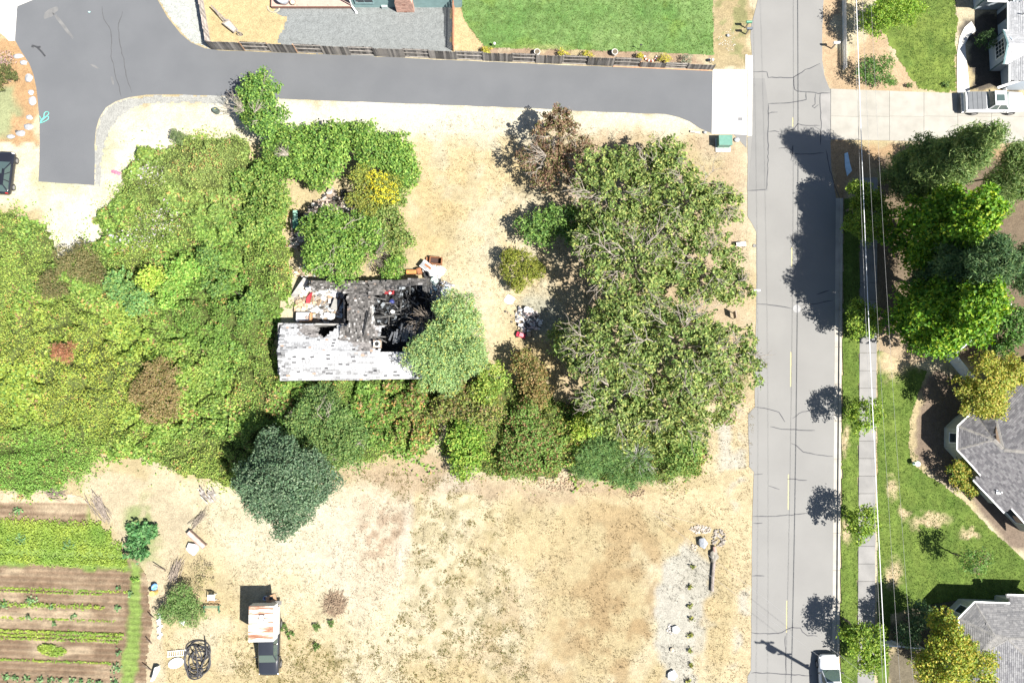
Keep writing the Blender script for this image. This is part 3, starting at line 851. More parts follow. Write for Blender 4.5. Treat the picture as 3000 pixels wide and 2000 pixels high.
# ================================================================ vegetation
G_DARK = (0.045, 0.085, 0.022); G_MID = (0.085, 0.150, 0.032); G_LT = (0.135, 0.205, 0.045); G_YEL = (0.21, 0.235, 0.045)
G_BLUE = (0.060, 0.110, 0.058); G_BLUE2 = (0.095, 0.150, 0.080); YELLOW = (0.55, 0.43, 0.03); BRN = (0.20, 0.125, 0.060); BRN2 = (0.13, 0.075, 0.042); RUST = (0.24, 0.11, 0.06)
OLV = (0.115, 0.120, 0.035); OLV2 = (0.165, 0.165, 0.050)

# ---- bramble thickets: one mound of stems under a skin of leaves
STEM = attrmat('bramble_stem', 0.95, 3.0, 9.0, 0.4, 0.6)
def thicket(name, label, pxs, hfun, colf, dens=150, leaf=(0.19, 0.14), step=0.35, edge=1.3, seed=0, rough=0.34):
    W = [P(x, y, 0) for x, y in pxs]
    poly = [(p.x, p.y) for p in W]
    xs = np.arange(min(p[0] for p in poly) - 1, max(p[0] for p in poly) + 1, step)
    ys = np.arange(min(p[1] for p in poly) - 1, max(p[1] for p in poly) + 1, step)
    def surf(x, y):
        d = sdf(poly, x, y) + (fbm(x, y, 1.8, seed + 2, 3) - 0.5) * 2.0
        cr = np.abs(fbm(x, y, 2.6, seed + 12, 2) - 0.5)
        return d, hfun(x, y) * sstep(0, edge, d) * (0.35 + 1.3 * fbm(x, y, 1.4, seed + 9, 3)) * (0.45 + 0.55 * sstep(0.0, 0.07, cr))
    X, Y = np.meshgrid(xs, ys, indexing='ij')
    D, Z = surf(X, Y)
    keep = D > -0.1
    cell = keep[:-1, :-1] & keep[1:, :-1] & keep[:-1, 1:] & keep[1:, 1:]
    idx = np.arange(X.size).reshape(X.shape); i, j = np.nonzero(cell)
    q = np.stack([idx[i, j], idx[i + 1, j], idx[i + 1, j + 1], idx[i, j + 1]], 1)
    used, inv = np.unique(q, return_inverse=True); q = inv.reshape(q.shape)
    bx, by, bz = X.ravel()[used], Y.ravel()[used], Z.ravel()[used]
    bc = np.tile(np.array([[0.060, 0.075, 0.022]]), (len(bx), 1)) * (0.7 + 0.6 * rng.random((len(bx), 1)))
    area = cell.sum() * step * step
    n = int(area * dens)
    k = rng.integers(0, len(i), n)
    x = xs[i[k]] + rng.random(n) * step; y = ys[j[k]] + rng.random(n) * step
    d, z = surf(x, y)
    gap = fbm(x, y, 0.9, seed + 15, 2)
    ok = (d > 0.02) & ((gap > 0.30) | (rng.random(n) < 0.35))
    x, y, z = x[ok], y[ok], z[ok]
    m = int(n * 0.9)
    ex_ = rng.uniform(xs[0], xs[-1], m); ey_ = rng.uniform(ys[0], ys[-1], m)
    de = sdf(poly, ex_, ey_) + (fbm(ex_, ey_, 1.8, seed + 2, 3) - 0.5) * 2.0
    fr = (de < 0.1) & (rng.random(m) < 0.75 * np.exp(de / 0.45) * sstep(0.38, 0.6, fbm(ex_, ey_, 0.8, seed + 33, 2)))
    x = np.concatenate([x, ex_[fr]]); y = np.concatenate([y, ey_[fr]]); z = np.concatenate([z, np.zeros(fr.sum())]); n = len(x)
    e = 0.25
    gx = (surf(x + e, y)[1] - z) / e; gy = (surf(x, y + e)[1] - z) / e
    Nn = unit(np.stack([-gx, -gy, np.ones(n)], 1)); Nn = unit(Nn + rng.normal(size=(n, 3)) * 0.75)
    Nn[Nn[:, 2] < 0] *= -1
    C = np.stack([x, y, np.maximum(z + rng.uniform(-0.12, rough, n), 0.04)], 1)
    px, py = topx(x, y, z)
    cols = colf(x, y, px, py, n)
    sz = 0.72 + 0.75 * sstep(0.42, 0.66, fbm(x, y, 3.4, seed + 40, 3))
    L = rng.uniform(0.6, 1.4, n) * leaf[0] * sz; Wd = rng.uniform(0.7, 1.2, n) * leaf[1] * sz
    o = leaf_obj(name, C, Nn, L, Wd, cols, None, base=(np.stack([bx, by, bz - 0.13], 1), q, bc, STEM))
    o['kind'] = 'stuff'; o['label'] = label
    return o
def bram_col(x, y, px, py, n):
    t = fbm(x, y, 3.0, 81, 3); t2 = fbm(x, y, 0.8, 83, 2)
    c = palette(n, [(0.105, 0.165, 0.036), (0.150, 0.215, 0.048), (0.215, 0.255, 0.065), (0.060, 0.105, 0.026)], [4, 4, 2, 2])
    yel = (ell(px, py, 140, 1120, 340, 200, 0.7) * 1.0 + sstep(0.5, 0.75, t) * 0.35) * (rng.random(n) < 0.65)
    c = c * (1 - 0.6 * yel[:, None]) + np.asarray((0.255, 0.275, 0.045)) * 0.6 * yel[:, None]
    g = ell(px, py, 110, 1360, 190, 110, 0.5) * 0.8
    c = c * (1 - g[:, None]) + palette(n, [(0.075, 0.165, 0.030), (0.125, 0.22, 0.045)]) * g[:, None]
    gr = np.maximum(ell(px, py, 640, 900, 200, 120, 0.6), ell(px, py, 1000, 1220, 220, 110, 0.6)) * 0.7
    c = c * (1 - gr[:, None]) + palette(n, [(0.060, 0.125, 0.026), (0.105, 0.175, 0.036)]) * gr[:, None]
    ol = ell(px, py, 640, 500, 220, 120, 0.7) * 0.45
    c = c * (1 - ol[:, None]) + np.asarray((0.165, 0.195, 0.070)) * ol[:, None]
    br = (rng.random(n) < np.clip(sstep(0.58, 0.75, t2) * 0.22 + ell(px, py, 1230, 1200, 120, 90, 0.8) * 0.35 + ell(px, py, 820, 1180, 60, 40, .8) * 0.2, 0, 1))
    c[br] = palette(int(br.sum()), [(0.23, 0.15, 0.07), (0.28, 0.17, 0.06), (0.17, 0.11, 0.06)])
    gy = ell(px, py, 470, 650, 45, 40, 0.8) + ell(px, py, 440, 510, 35, 30, 0.8) + ell(px, py, 380, 700, 60, 25, 0.8)
    m = rng.random(n) < gy * 0.22
    c[m] = palette(int(m.sum()), [(0.33, 0.31, 0.29), (0.30, 0.25, 0.30), (0.24, 0.24, 0.19)])
    big = sstep(0.42, 0.66, fbm(x, y, 3.4, 60, 3))
    c = c * (1 - 0.45 * big[:, None]) + c * np.asarray((0.62, 0.80, 0.70)) * 0.45 * big[:, None]
    return c * (0.86 + 0.46 * t2)[:, None]
def bram_h(x, y):
    px, py = topx(x, y, 1.0)
    h = 1.0 + 0.7 * fbm(x, y, 5.0, 87, 2)
    h = h * (1 - 0.5 * ell(px, py, 110, 1360, 220, 110, 0.5)) + 0.5 * ell(px, py, 640, 900, 200, 130, 0.6)
    return h
thicket('bramble_thicket', 'yellow green bramble thicket covering the overgrown left half of the lot',
        [(-120, 640), (40, 625), (120, 650), (165, 700), (180, 745), (250, 720), (290, 690), (285, 640), (330, 590), (372, 520), (395, 450), (430, 425), (520, 412), (600, 385), (690, 395), (745, 430), (770, 560), (835, 620), (850, 760), (868, 800), (860, 850), (835, 900), (822, 940),
         (812, 1000), (818, 1080), (960, 1085), (1285, 1085), (1300, 1200), (1275, 1330), (1140, 1345), (1010, 1370), (930, 1420), (720, 1440), (650, 1420), (560, 1395), (480, 1385), (380, 1345), (300, 1355), (230, 1400), (210, 1445), (-120, 1450)],
        bram_h, bram_col, 215, (0.19, 0.14), seed=20)
def th2_col(x, y, px, py, n):
    c = palette(n, [(0.075, 0.135, 0.028), (0.125, 0.185, 0.040), (0.19, 0.20, 0.05), (0.16, 0.12, 0.05)], [3, 3, 2, 1.4])
    return c * (0.75 + 0.5 * fbm(x, y, 1.0, 91, 2))[:, None]
thicket('hedgerow_undergrowth', 'tangled dark green undergrowth along the bottom of the walnut grove',
        [(1285, 1150), (1420, 1080), (1560, 1120), (1660, 1180), (1800, 1220), (2000, 1180), (2060, 1230), (2050, 1380), (1980, 1420), (1750, 1405), (1650, 1380), (1600, 1405), (1470, 1390), (1400, 1370), (1330, 1360), (1290, 1300)],
        lambda x, y: 1.0 + 0.5 * fbm(x, y, 3, 93, 2), th2_col, 150, (0.2, 0.13), seed=25)

# ---- trees and bushes of the overgrown lot
WALP = [(0.065, 0.105, 0.028), (0.110, 0.155, 0.044), (0.160, 0.200, 0.062), (0.215, 0.235, 0.070)]
WALW = [3, 4, 3, 1.6]
WK = dict(cat='tree', pal=WALP, w=WALW, leaf=(0.30, 0.17), nl=8, sig=0.24, cl=18, dens=50, low=-0.2, bark=PALEBARK, sub=6, thick=0.36, group='walnut trees in the grove beside the street')
tree('walnut_tree', 'sprawling walnut at the top of the grove nearest the brown leaved tree', blobs=[(1790, 560, 130, 5.0, 2.2), (1900, 500, 75, 4.4, 1.8)], limbs=9, seed=31, **WK)
tree('walnut_tree', 'walnut leaning out toward the street above the white wooden stand', blobs=[(2010, 590, 130, 5.0, 2.0), (2110, 600, 70, 4.0, 1.6), (1950, 470, 70, 4.5, 1.6)], limbs=11, seed=32, **WK)
tree('walnut_tree', 'broad walnut in the middle of the grove with bare pale limbs at its heart', blobs=[(1850, 790, 150, 5.6, 2.4), (1750, 700, 90, 4.6, 1.8)], limbs=17, seed=33, **WK)
tree('walnut_tree', 'thin crowned walnut on the street side of the grove above the mailbox', blobs=[(2060, 780, 115, 4.4, 1.8), (2140, 840, 60, 3.6, 1.4)], limbs=9, seed=34, **WK)
tree('walnut_tree', 'large walnut in the lower grove reaching over the edge of the street', blobs=[(1990, 1010, 155, 5.6, 2.4), (2130, 1040, 100, 4.6, 1.7)], limbs=15, seed=35, **WK)
tree('walnut_tree', 'walnut in the lower grove with long pale limbs beside the shaded yard', blobs=[(1780, 1010, 135, 5.2, 2.2), (1800, 1170, 110, 4.6, 1.8), (1700, 1000, 70, 4.0, 1.6)], limbs=14, seed=36, **WK)
tree('walnut_tree', 'yellowing walnut at the bottom of the grove above the grassy broom', blobs=[(1970, 1200, 125, 4.4, 1.8), (1860, 1230, 80, 3.8, 1.5), (2100, 1160, 80, 3.6, 1.4)], limbs=10, seed=37, **dict(WK, w=[2, 4, 3, 3]))
DG = [(0.048, 0.095, 0.024), (0.085, 0.150, 0.036), (0.125, 0.195, 0.045)]
tree('spreading_bush', 'dark green leafy bush reaching left from the walnut grove', 'bush', [(1575, 670, 55, 2.2, 1.2), (1650, 640, 55, 2.4, 1.2), (1700, 700, 50, 2.4, 1.2)], DG, leaf=(0.26, 0.15), dens=85, seed=41)
tree('small_walnut', 'small leafy walnut growing in the shade beside the junk heap', 'tree', [(1650, 990, 48, 2.6, 1.1), (1690, 1040, 45, 2.6, 1.1)], WALP, WALW, leaf=(0.28, 0.16), dens=55, limbs=5, seed=42)
t9 = tree('brown_leaved_tree', 'half dead tree with brown leaves and bare grey branches', 'tree', [(1625, 400, 70, 3.4, 1.9), (1600, 480, 75, 2.8, 1.6), (1690, 470, 68, 3.0, 1.6), (1640, 345, 36, 4.0, 1.2)],
     [(0.150, 0.098, 0.062), (0.105, 0.066, 0.044), (0.190, 0.145, 0.085), (0.080, 0.090, 0.030)], [4, 3, 2, 3], (0.24, 0.13), 42, 11, limbs=9, bark=PALEBARK, low=-0.2, sig=0.2, cl=26, seed=43)
for (px, py, h, r, fan, s) in ((1600, 455, 4.6, 2.0, (2.2, 4.4), 5), (1700, 500, 4.2, 1.8, (-1.6, 0.4), 6), (1730, 520, 3.6, 1.4, (-1.2, 0.2), 7)):
    mb = MB(); c = P(px, py, h); twig_burst(mb, c, r, 11, 0.030, s, 0.5, fan); mb.build('bare_branch', PALEBARK, t9)
t1 = tree('lane_tree', 'upright bushy tree with bare twigs on its left at the lane edge', 'tree', [(765, 265, 58, 3.6, 1.6), (790, 355, 56, 3.2, 1.6), (735, 320, 45, 2.6, 1.3)], [(0.048, 0.105, 0.024), (0.085, 0.160, 0.034), (0.14, 0.215, 0.045)],
          leaf=(0.24, 0.15), dens=105, limbs=4, seed=44)
for (px, py, h, r, fan, s, n) in ((715, 325, 3.6, 2.0, (1.9, 3.4), 15, 14), (745, 330, 4.4, 1.6, (0.4, 2.2), 16, 8)):
    mb = MB(); twig_burst(mb, P(px, py, h), r, n, 0.026, s, 0.6, fan); mb.build('bare_branch', PALEBARK, t1)
FIG = [(0.058, 0.118, 0.024), (0.100, 0.175, 0.034), (0.155, 0.225, 0.048)]
FK = dict(cat='bush', pal=FIG, leaf=(0.26, 0.17), dens=95, nl=7, group='leafy bushes between the lane and the burnt house')
f1 = tree('leafy_bush', 'tall green bush beside the lane with a spray of dead twigs', blobs=[(850, 445, 78, 2.8, 1.5), (800, 500, 55, 2.2, 1.2)], seed=45, **FK)
mb = MB(); twig_burst(mb, P(845, 455, 4.1), 1.3, 12, 0.028, 9, 0.5, (1.6, 3.6)); mb.build('bare_branch', PALEBARK, f1)
tree('leafy_bush', 'bright green bush above the yellow flowering shrub', blobs=[(960, 430, 78, 3.0, 1.6), (1020, 400, 50, 2.8, 1.2), (930, 500, 60, 2.5, 1.3)], seed=46, **FK)
tree('leafy_bush', 'rounded green bush at the end of the row nearest the dry yard', blobs=[(1090, 440, 68, 2.8, 1.5), (1160, 455, 62, 2.5, 1.4), (1190, 510, 48, 2.0, 1.1)], seed=47, **FK)
tree('leafy_bush', 'mid green bush on the left end of the row beside the brambles', blobs=[(790, 590, 70, 2.4, 1.3), (760, 660, 62, 2.2, 1.2), (730, 540, 50, 2.0, 1.1)], seed=48, **dict(FK, pal=[(0.065, 0.12, 0.026), (0.105, 0.17, 0.036), (0.16, 0.205, 0.05)]))
tree('leafy_bush', 'low green bush under the yellow shrub on the yard side', blobs=[(1130, 640, 52, 2.0, 1.1), (1160, 700, 55, 2.0, 1.1), (1150, 570, 50, 1.8, 1.0)], seed=49, **dict(FK, pal=[(0.075, 0.12, 0.03), (0.12, 0.17, 0.045), (0.17, 0.19, 0.06)]))
ys_ = tree('flowering_shrub', 'shrub covered in bright yellow on its sunny side', 'shrub', [(1090, 556, 76, 2.8, 1.4)], [(0.135, 0.155, 0.030), (0.19, 0.20, 0.036), (0.09, 0.12, 0.03)], leaf=(0.18, 0.12), dens=150, nl=6, sig=0.2, seed=50)
Cb, Nb = blob_leaves([(tuple(P(1122, 566, 3.0)), 1.55, 1.25, 1.2), (tuple(P(1105, 525, 3.1)), 1.0, 0.7, 1.0)], 75, 9, 0.14, 0.0)
leaf_obj('blossom', Cb, Nb, rng.uniform(0.08, 0.16, len(Cb)), rng.uniform(0.06, 0.12, len(Cb)), palette(len(Cb), [(0.48, 0.40, 0.02), (0.50, 0.44, 0.03), (0.42, 0.37, 0.03), (0.24, 0.25, 0.03)]), ys_, tuple(ys_.location))
rt = tree('round_tree', 'rounded green tree with dead twigs on its lower right over the burnt house', 'tree', [(970, 700, 95, 3.6, 2.0), (1060, 690, 75, 3.2, 1.7), (1000, 770, 65, 2.8, 1.4), (935, 760, 55, 2.6, 1.3)], FIG, leaf=(0.25, 0.15), dens=95, limbs=6, seed=51)
for (px, py, h, r, fan, s) in ((1100, 740, 3.4, 1.8, (-1.0, 1.4), 21), (1090, 760, 3.0, 1.6, (-2.0, 0.0), 22)):
    mb = MB(); twig_burst(mb, P(px, py, h), r, 12, 0.024, s, 0.5, fan); mb.build('bare_branch', TWIG, rt)
tree('round_bush', 'solitary round olive green bush standing in the dry yard', 'bush', [(1523, 787, 62, 1.5, 1.35)], [(0.075, 0.095, 0.014), (0.120, 0.140, 0.022), (0.165, 0.175, 0.030)], leaf=(0.15, 0.09), dens=260, nl=3, sig=0.14, low=-0.5, seed=52)
LOC = [(0.105, 0.180, 0.070), (0.165, 0.245, 0.100), (0.22, 0.285, 0.115), (0.31, 0.31, 0.08)]
tree('locust_tree', 'feathery pale green tree growing over the right end of the burnt roof', 'tree', [(1340, 920, 68, 4.4, 2.0), (1330, 1000, 85, 4.8, 2.2), (1270, 1050, 80, 4.2, 1.9), (1370, 1040, 62, 3.8, 1.7), (1310, 1100, 55, 3.4, 1.4)], LOC, [3, 4, 3, 1], (0.19, 0.09), 150, 8, sig=0.24, seed=53)
dt = thing('dead_tree', 'small leafless tree standing in the burnt room beside the feathery tree', 'tree', P(1262, 955, 0))
mb = MB(); c = P(1262, 945, 2.6)
limb(mb, P(1262, 955, 0), c, 0.10, 0.07, 3, 4, 0.05, 6, 0); mb.build('trunk', TWIG, dt)
mb = MB(); twig_burst(mb, c, 2.2, 20, 0.030, 33, 0.8, None, 5); mb.build('branch', TWIG, dt)
tree('blue_green_tree', 'dense blue green tree alone at the edge of the open lot', 'tree', [(840, 1390, 112, 6.4, 2.8), (785, 1440, 82, 5.2, 2.2), (910, 1420, 75, 5.0, 2.0), (840, 1490, 78, 4.2, 1.9), (740, 1400, 52, 4.6, 1.7), (800, 1330, 60, 5.6, 2.0)], [(0.042, 0.078, 0.042), (0.075, 0.118, 0.066), (0.120, 0.165, 0.100)], [3, 4, 2], (0.20, 0.12), 150, 7, sig=0.24, seed=54)
tree('overgrown_bush', 'dark grey green bush with arching stems beside the blue green tree', 'bush', [(960, 1250, 95, 2.8, 1.6), (880, 1290, 75, 2.6, 1.4), (1010, 1310, 70, 2.0, 1.1), (940, 1170, 55, 2.4, 1.2), (905, 1220, 55, 2.4, 1.2)], [(0.055, 0.105, 0.032), (0.09, 0.15, 0.045), (0.13, 0.18, 0.055)], leaf=(0.19, 0.11), dens=120, limbs=8, seed=55, barelen=1.02)
tree('dried_shrub', 'large brown dried shrub standing out of the brambles', 'shrub', [(465, 1110, 62, 3.0, 1.2), (480, 1180, 58, 2.7, 1.0), (420, 1150, 40, 2.6, 0.9)], [(0.165, 0.130, 0.055), (0.195, 0.145, 0.075), (0.13, 0.12, 0.045)], leaf=(0.17, 0.10), dens=150, sig=0.2, seed=56)
tree('red_shrub', 'small reddish brown dried shrub at the far left of the brambles', 'shrub', [(188, 1032, 36, 2.6, 0.8)], [(0.20, 0.09, 0.05), (0.25, 0.13, 0.075), (0.15, 0.075, 0.045)], leaf=(0.18, 0.06), dens=170, nl=4, sig=0.16, seed=57)
tree('olive_shrub', 'dull olive shrub at the edge of the bare white ground', 'shrub', [(225, 770, 60, 2.3, 1.1), (160, 830, 50, 2.1, 0.9), (280, 800, 42, 2.1, 0.9)], [(0.075, 0.082, 0.030), (0.11, 0.105, 0.042), (0.14, 0.12, 0.055)], leaf=(0.16, 0.09), dens=150, sig=0.18, seed=58)
SAP = dict(cat='shrub', leaf=(0.24, 0.17), dens=95, sig=0.22, nl=6, group='leafy saplings rising from the brambles')
tree('sapling', 'lime green sapling in the middle of the brambles', blobs=[(442, 815, 38, 3.4, 1.0)], pal=[(0.16, 0.25, 0.035), (0.21, 0.29, 0.045), (0.26, 0.30, 0.06)], seed=59, **SAP)
tree('sapling', 'green sapling just right of the lime green one', blobs=[(525, 800, 42, 3.2, 1.0), (500, 860, 42, 2.9, 0.9), (580, 790, 34, 2.8, 0.9)], pal=[(0.095, 0.19, 0.035), (0.14, 0.24, 0.045), (0.18, 0.25, 0.055)], seed=60, **SAP)
tree('sapling', 'bluish green sapling just left of the lime green one', blobs=[(350, 835, 40, 2.9, 0.9), (400, 880, 42, 2.9, 0.9)], pal=[(0.07, 0.15, 0.05), (0.11, 0.20, 0.06), (0.15, 0.22, 0.06)], seed=61, **SAP)
tree('sapling', 'dark green sapling nearest the left wall of the burnt house', blobs=[(640, 830, 42, 3.0, 1.0), (730, 900, 45, 2.8, 1.0), (610, 760, 38, 2.8, 0.9)], pal=[(0.055, 0.11, 0.03), (0.09, 0.16, 0.036), (0.13, 0.19, 0.045)], seed=62, **SAP)
tree('juniper_bush', 'small grey green bush at the top of the bramble patch', 'bush', [(520, 400, 24, 1.2, 0.7)], [(0.07, 0.10, 0.04), (0.10, 0.135, 0.055)], leaf=(0.14, 0.07), dens=200, nl=4, sig=0.14, seed=63)
LK = dict(leaf=(0.22, 0.13), dens=105, sig=0.24)
tree('vine_mound', 'bright green vine mound at the top of the open lot', 'bush', [(1370, 1320, 58, 1.9, 1.1), (1380, 1250, 45, 2.0, 1.0), (1350, 1370, 38, 1.2, 0.7)], [(0.085, 0.17, 0.026), (0.135, 0.22, 0.036), (0.19, 0.24, 0.045)], seed=64, **LK)
tree('mottled_bush', 'brown and green mottled bush below the feathery tree', 'bush', [(1350, 1170, 62, 2.6, 1.3), (1420, 1200, 60, 2.4, 1.2), (1300, 1200, 40, 2.2, 1.0)], [(0.10, 0.13, 0.03), (0.16, 0.18, 0.045), (0.17, 0.12, 0.06), (0.06, 0.08, 0.03)], [3, 3, 2, 2], seed=65, **LK)
tree('green_sapling', 'light green sapling beside the shaded yard below the feathery tree', 'tree', [(1440, 1110, 50, 3.2, 1.2), (1420, 1150, 40, 2.8, 1.0)], [(0.10, 0.17, 0.03), (0.16, 0.22, 0.045), (0.21, 0.25, 0.05)], limbs=4, seed=66, **LK)
tree('russet_bush', 'russet leaved bush in front of the shaded yard', 'bush', [(1560, 1100, 48, 2.4, 1.1), (1530, 1060, 40, 2.2, 1.0), (1580, 1150, 40, 2.0, 0.9)], [(0.155, 0.115, 0.045), (0.115, 0.12, 0.035), (0.20, 0.14, 0.06), (0.075, 0.085, 0.025)], seed=67, **LK)
tree('mixed_bush', 'green bush with brown dead patches at the middle of the hedgerow', 'bush', [(1540, 1270, 60, 2.2, 1.2), (1580, 1330, 62, 1.9, 1.0), (1510, 1340, 55, 1.8, 1.0), (1540, 1210, 40, 2.2, 1.0)], [(0.075, 0.135, 0.03), (0.12, 0.18, 0.045), (0.16, 0.10, 0.05)], [3, 3, 1.5], seed=68, **LK)
tree('lime_bush', 'lime green bush between the hedgerow and the walnut grove', 'bush', [(1720, 1240, 46, 2.0, 1.0)], [(0.14, 0.22, 0.03), (0.20, 0.26, 0.04), (0.23, 0.26, 0.05)], seed=69, **LK)
bt = tree('broom_bush', 'wispy dark green broom at the foot of the walnut grove', 'bush', [(1760, 1330, 70, 1.7, 0.9), (1850, 1370, 75, 1.6, 0.8), (1720, 1370, 45, 1.4, 0.7)], [(0.055, 0.11, 0.036), (0.085, 0.15, 0.05), (0.12, 0.18, 0.055)], leaf=(0.42, 0.045), dens=190, sig=0.22, seed=70, rnd=0.9, upb=0.2)
mb = MB(); twig_burst(mb, P(1870, 1340, 1.6), 1.9, 24, 0.022, 71, 0.7, None, 3); mb.build('bare_branch', M('grey_twig', (0.34, 0.32, 0.31), 0.9), bt)
tree('laurel_bush', 'glossy leaved green bush at the right end of the hedgerow', 'bush', [(1990, 1340, 58, 1.7, 0.9), (2020, 1280, 40, 1.8, 0.8)], [(0.075, 0.14, 0.034), (0.12, 0.19, 0.045), (0.165, 0.21, 0.055)], seed=72, **LK)
tree('roadside_shrub', 'thin brownish shrub leaning toward the street below the grove', 'shrub', [(2130, 1150, 50, 1.6, 0.8), (2160, 1110, 36, 1.8, 0.8)], [(0.09, 0.125, 0.035), (0.13, 0.155, 0.05), (0.15, 0.12, 0.06)], leaf=(0.18, 0.09), dens=90, sig=0.25, seed=73)
tree('dead_weed', 'small reddish dead weed beside the street below the grove', 'shrub', [(2138, 1220, 24, 0.5, 0.35)], [(0.15, 0.09, 0.07), (0.20, 0.13, 0.09)], leaf=(0.14, 0.06), dens=60, nl=4, seed=74)
tree('corner_bush', 'feathery green bush at the corner of the vegetable plot', 'bush', [(535, 1755, 45, 1.2, 0.8), (500, 1790, 40, 1.0, 0.7), (560, 1800, 36, 1.0, 0.7)], [(0.075, 0.14, 0.04), (0.11, 0.18, 0.055), (0.14, 0.19, 0.07)], leaf=(0.22, 0.06), dens=170, sig=0.2, seed=75)
tree('dry_weed_clump', 'pale dry weed clump above the feathery corner bush', 'shrub', [(600, 1680, 36, 0.6, 0.4), (575, 1715, 28, 0.5, 0.35)], [(0.19, 0.17, 0.09), (0.13, 0.14, 0.06), (0.26, 0.22, 0.13)], leaf=(0.14, 0.06), dens=70, nl=5, seed=76)
tree('rhubarb_clump', 'broad leaved dark green clump at the end of the vegetable rows', 'plant', [(405, 1610, 36, 0.7, 0.45), (400, 1560, 30, 0.6, 0.4), (440, 1560, 22, 0.6, 0.4)], [(0.05, 0.13, 0.045), (0.08, 0.17, 0.06)], leaf=(0.30, 0.22), dens=80, nl=5, sig=0.2, seed=77)
tree('house_bush', 'leafy green bush against the back wall of the burnt house', 'bush', [(1150, 790, 36, 1.6, 0.8), (1165, 760, 24, 1.5, 0.7)], FIG, seed=78, **LK)
tree('lilac_bush', 'small purple flowering bush beside the white concrete pad', 'bush', [(15, 175, 26, 0.8, 0.5)], [(0.30, 0.20, 0.24), (0.24, 0.20, 0.14), (0.16, 0.17, 0.06)], leaf=(0.12, 0.07), dens=130, nl=4, seed=79)
tree('dark_bush', 'dark olive bush at the left edge below the purple flowers', 'bush', [(10, 225, 36, 1.1, 0.8)], [(0.055, 0.07, 0.022), (0.09, 0.10, 0.035)], leaf=(0.14, 0.08), dens=190, nl=4, sig=0.15, seed=80)

# ---- the street side and gardens on the right
ST_ = [(0.070, 0.125, 0.018), (0.115, 0.180, 0.026), (0.170, 0.225, 0.036)]
SK = dict(cat='tree', pal=ST_, leaf=(0.21, 0.13), dens=105, nl=7, sig=0.22, group='young street trees in the planting strip')
tree('street_tree', 'young street tree at the kerb under the tall dark maples', blobs=[(2522, 575, 52, 3.6, 1.7), (2560, 640, 60, 3.6, 1.7), (2510, 660, 36, 3.0, 1.2)], base=(2478, 620), seed=81, **SK)
tree('street_tree', 'young street tree beside the first dry patch of bare lawn', blobs=[(2524, 935, 56, 3.0, 1.5)], base=(2478, 945), seed=82, **SK)
tree('street_tree', 'young street tree whose shadow crosses the kerb opposite the bay roofed house', blobs=[(2530, 1215, 52, 3.0, 1.5)], base=(2474, 1213), seed=83, **SK)
tree('street_tree', 'young street tree beside the tan dry patches of the front lawn', blobs=[(2526, 1530, 50, 3.0, 1.5)], base=(2472, 1508), seed=84, **SK)
tree('street_tree', 'young street tree just above the parked white car', blobs=[(2522, 1870, 56, 3.0, 1.6), (2560, 1910, 36, 2.6, 1.2), (2545, 1945, 30, 2.4, 1.1)], base=(2470, 1810), seed=85, **SK)
MAP = [(0.040, 0.105, 0.010), (0.075, 0.155, 0.015), (0.125, 0.215, 0.020), (0.20, 0.26, 0.025)]
def CROWN(gx, gy, tiers):
    g = P(gx, gy, 0); out = []
    for rp, hc, rz in tiers:
        x_, y_ = topx(g.x, g.y, hc); out.append((x_, y_, rp, hc, rz))
    return out
MK = dict(cat='tree', pal=MAP, w=[3, 4, 3, 1.2], leaf=(0.30, 0.20), dens=66, nl=9, sig=0.3, cl=11, group='large maples right of the pavement')
tree('maple_tree', 'upper large maple right of the pavement beside the pale needled tree', blobs=CROWN(2630, 728, ((98, 4.0, 2.0), (122, 6.6, 2.4), (108, 9.4, 2.4), (68, 12.0, 2.2))), seed=86, **MK)
tree('maple_tree', 'lower large maple right of the pavement above the dry lawn corner', blobs=CROWN(2632, 952, ((98, 4.0, 2.0), (126, 6.6, 2.4), (112, 9.6, 2.4), (72, 12.4, 2.2))), seed=87, **MK)
NDL = [(0.070, 0.115, 0.036), (0.105, 0.155, 0.050), (0.145, 0.19, 0.065)]
tree('cedar_tree', 'pale feathery needled tree along the lower side of the driveway', 'tree', CROWN(2612, 566, ((74, 3.2, 1.6), (92, 5.4, 2.0), (92, 7.8, 2.2), (80, 10.2, 2.0), (58, 12.6, 1.8), (30, 14.6, 1.6))) + [(2985, 500, 88, 7.0, 2.6), (2940, 560, 60, 5.0, 2.0)], NDL, leaf=(0.42, 0.075), dens=150, nl=7, sig=0.3, rnd=0.6, upb=0.2, seed=88)
tree('cedar_tree', 'dark bluish needled tree at the right edge between the two maples', 'tree', CROWN(2650, 850, ((64, 4.0, 1.8), (84, 7.0, 2.2), (92, 10.0, 2.4), (74, 12.6, 2.2))) + [(3000, 790, 70, 6.0, 2.2)], [(0.035, 0.075, 0.030), (0.065, 0.115, 0.048), (0.10, 0.15, 0.06)], leaf=(0.40, 0.08), dens=150, nl=7, sig=0.28, rnd=0.6, upb=0.2, seed=89)
tree('garden_tree', 'dark green tree behind the white vinyl fence at the right edge', 'tree', [(2970, 950, 62, 3.4, 1.8), (2935, 1010, 30, 2.4, 1.1)], [(0.035, 0.085, 0.020), (0.06, 0.125, 0.03), (0.09, 0.16, 0.036)], leaf=(0.24, 0.15), dens=90, seed=90)
tree('garden_tree', 'yellow green tree overhanging the roof with the bay', 'tree', [(2890, 1120, 78, 4.6, 2.0), (2855, 1170, 55, 3.8, 1.6), (2960, 1090, 50, 4.2, 1.7), (2910, 1190, 42, 3.6, 1.3)], [(0.125, 0.165, 0.028), (0.195, 0.215, 0.040), (0.275, 0.235, 0.055)], leaf=(0.19, 0.12), dens=120, sig=0.2, seed=91)
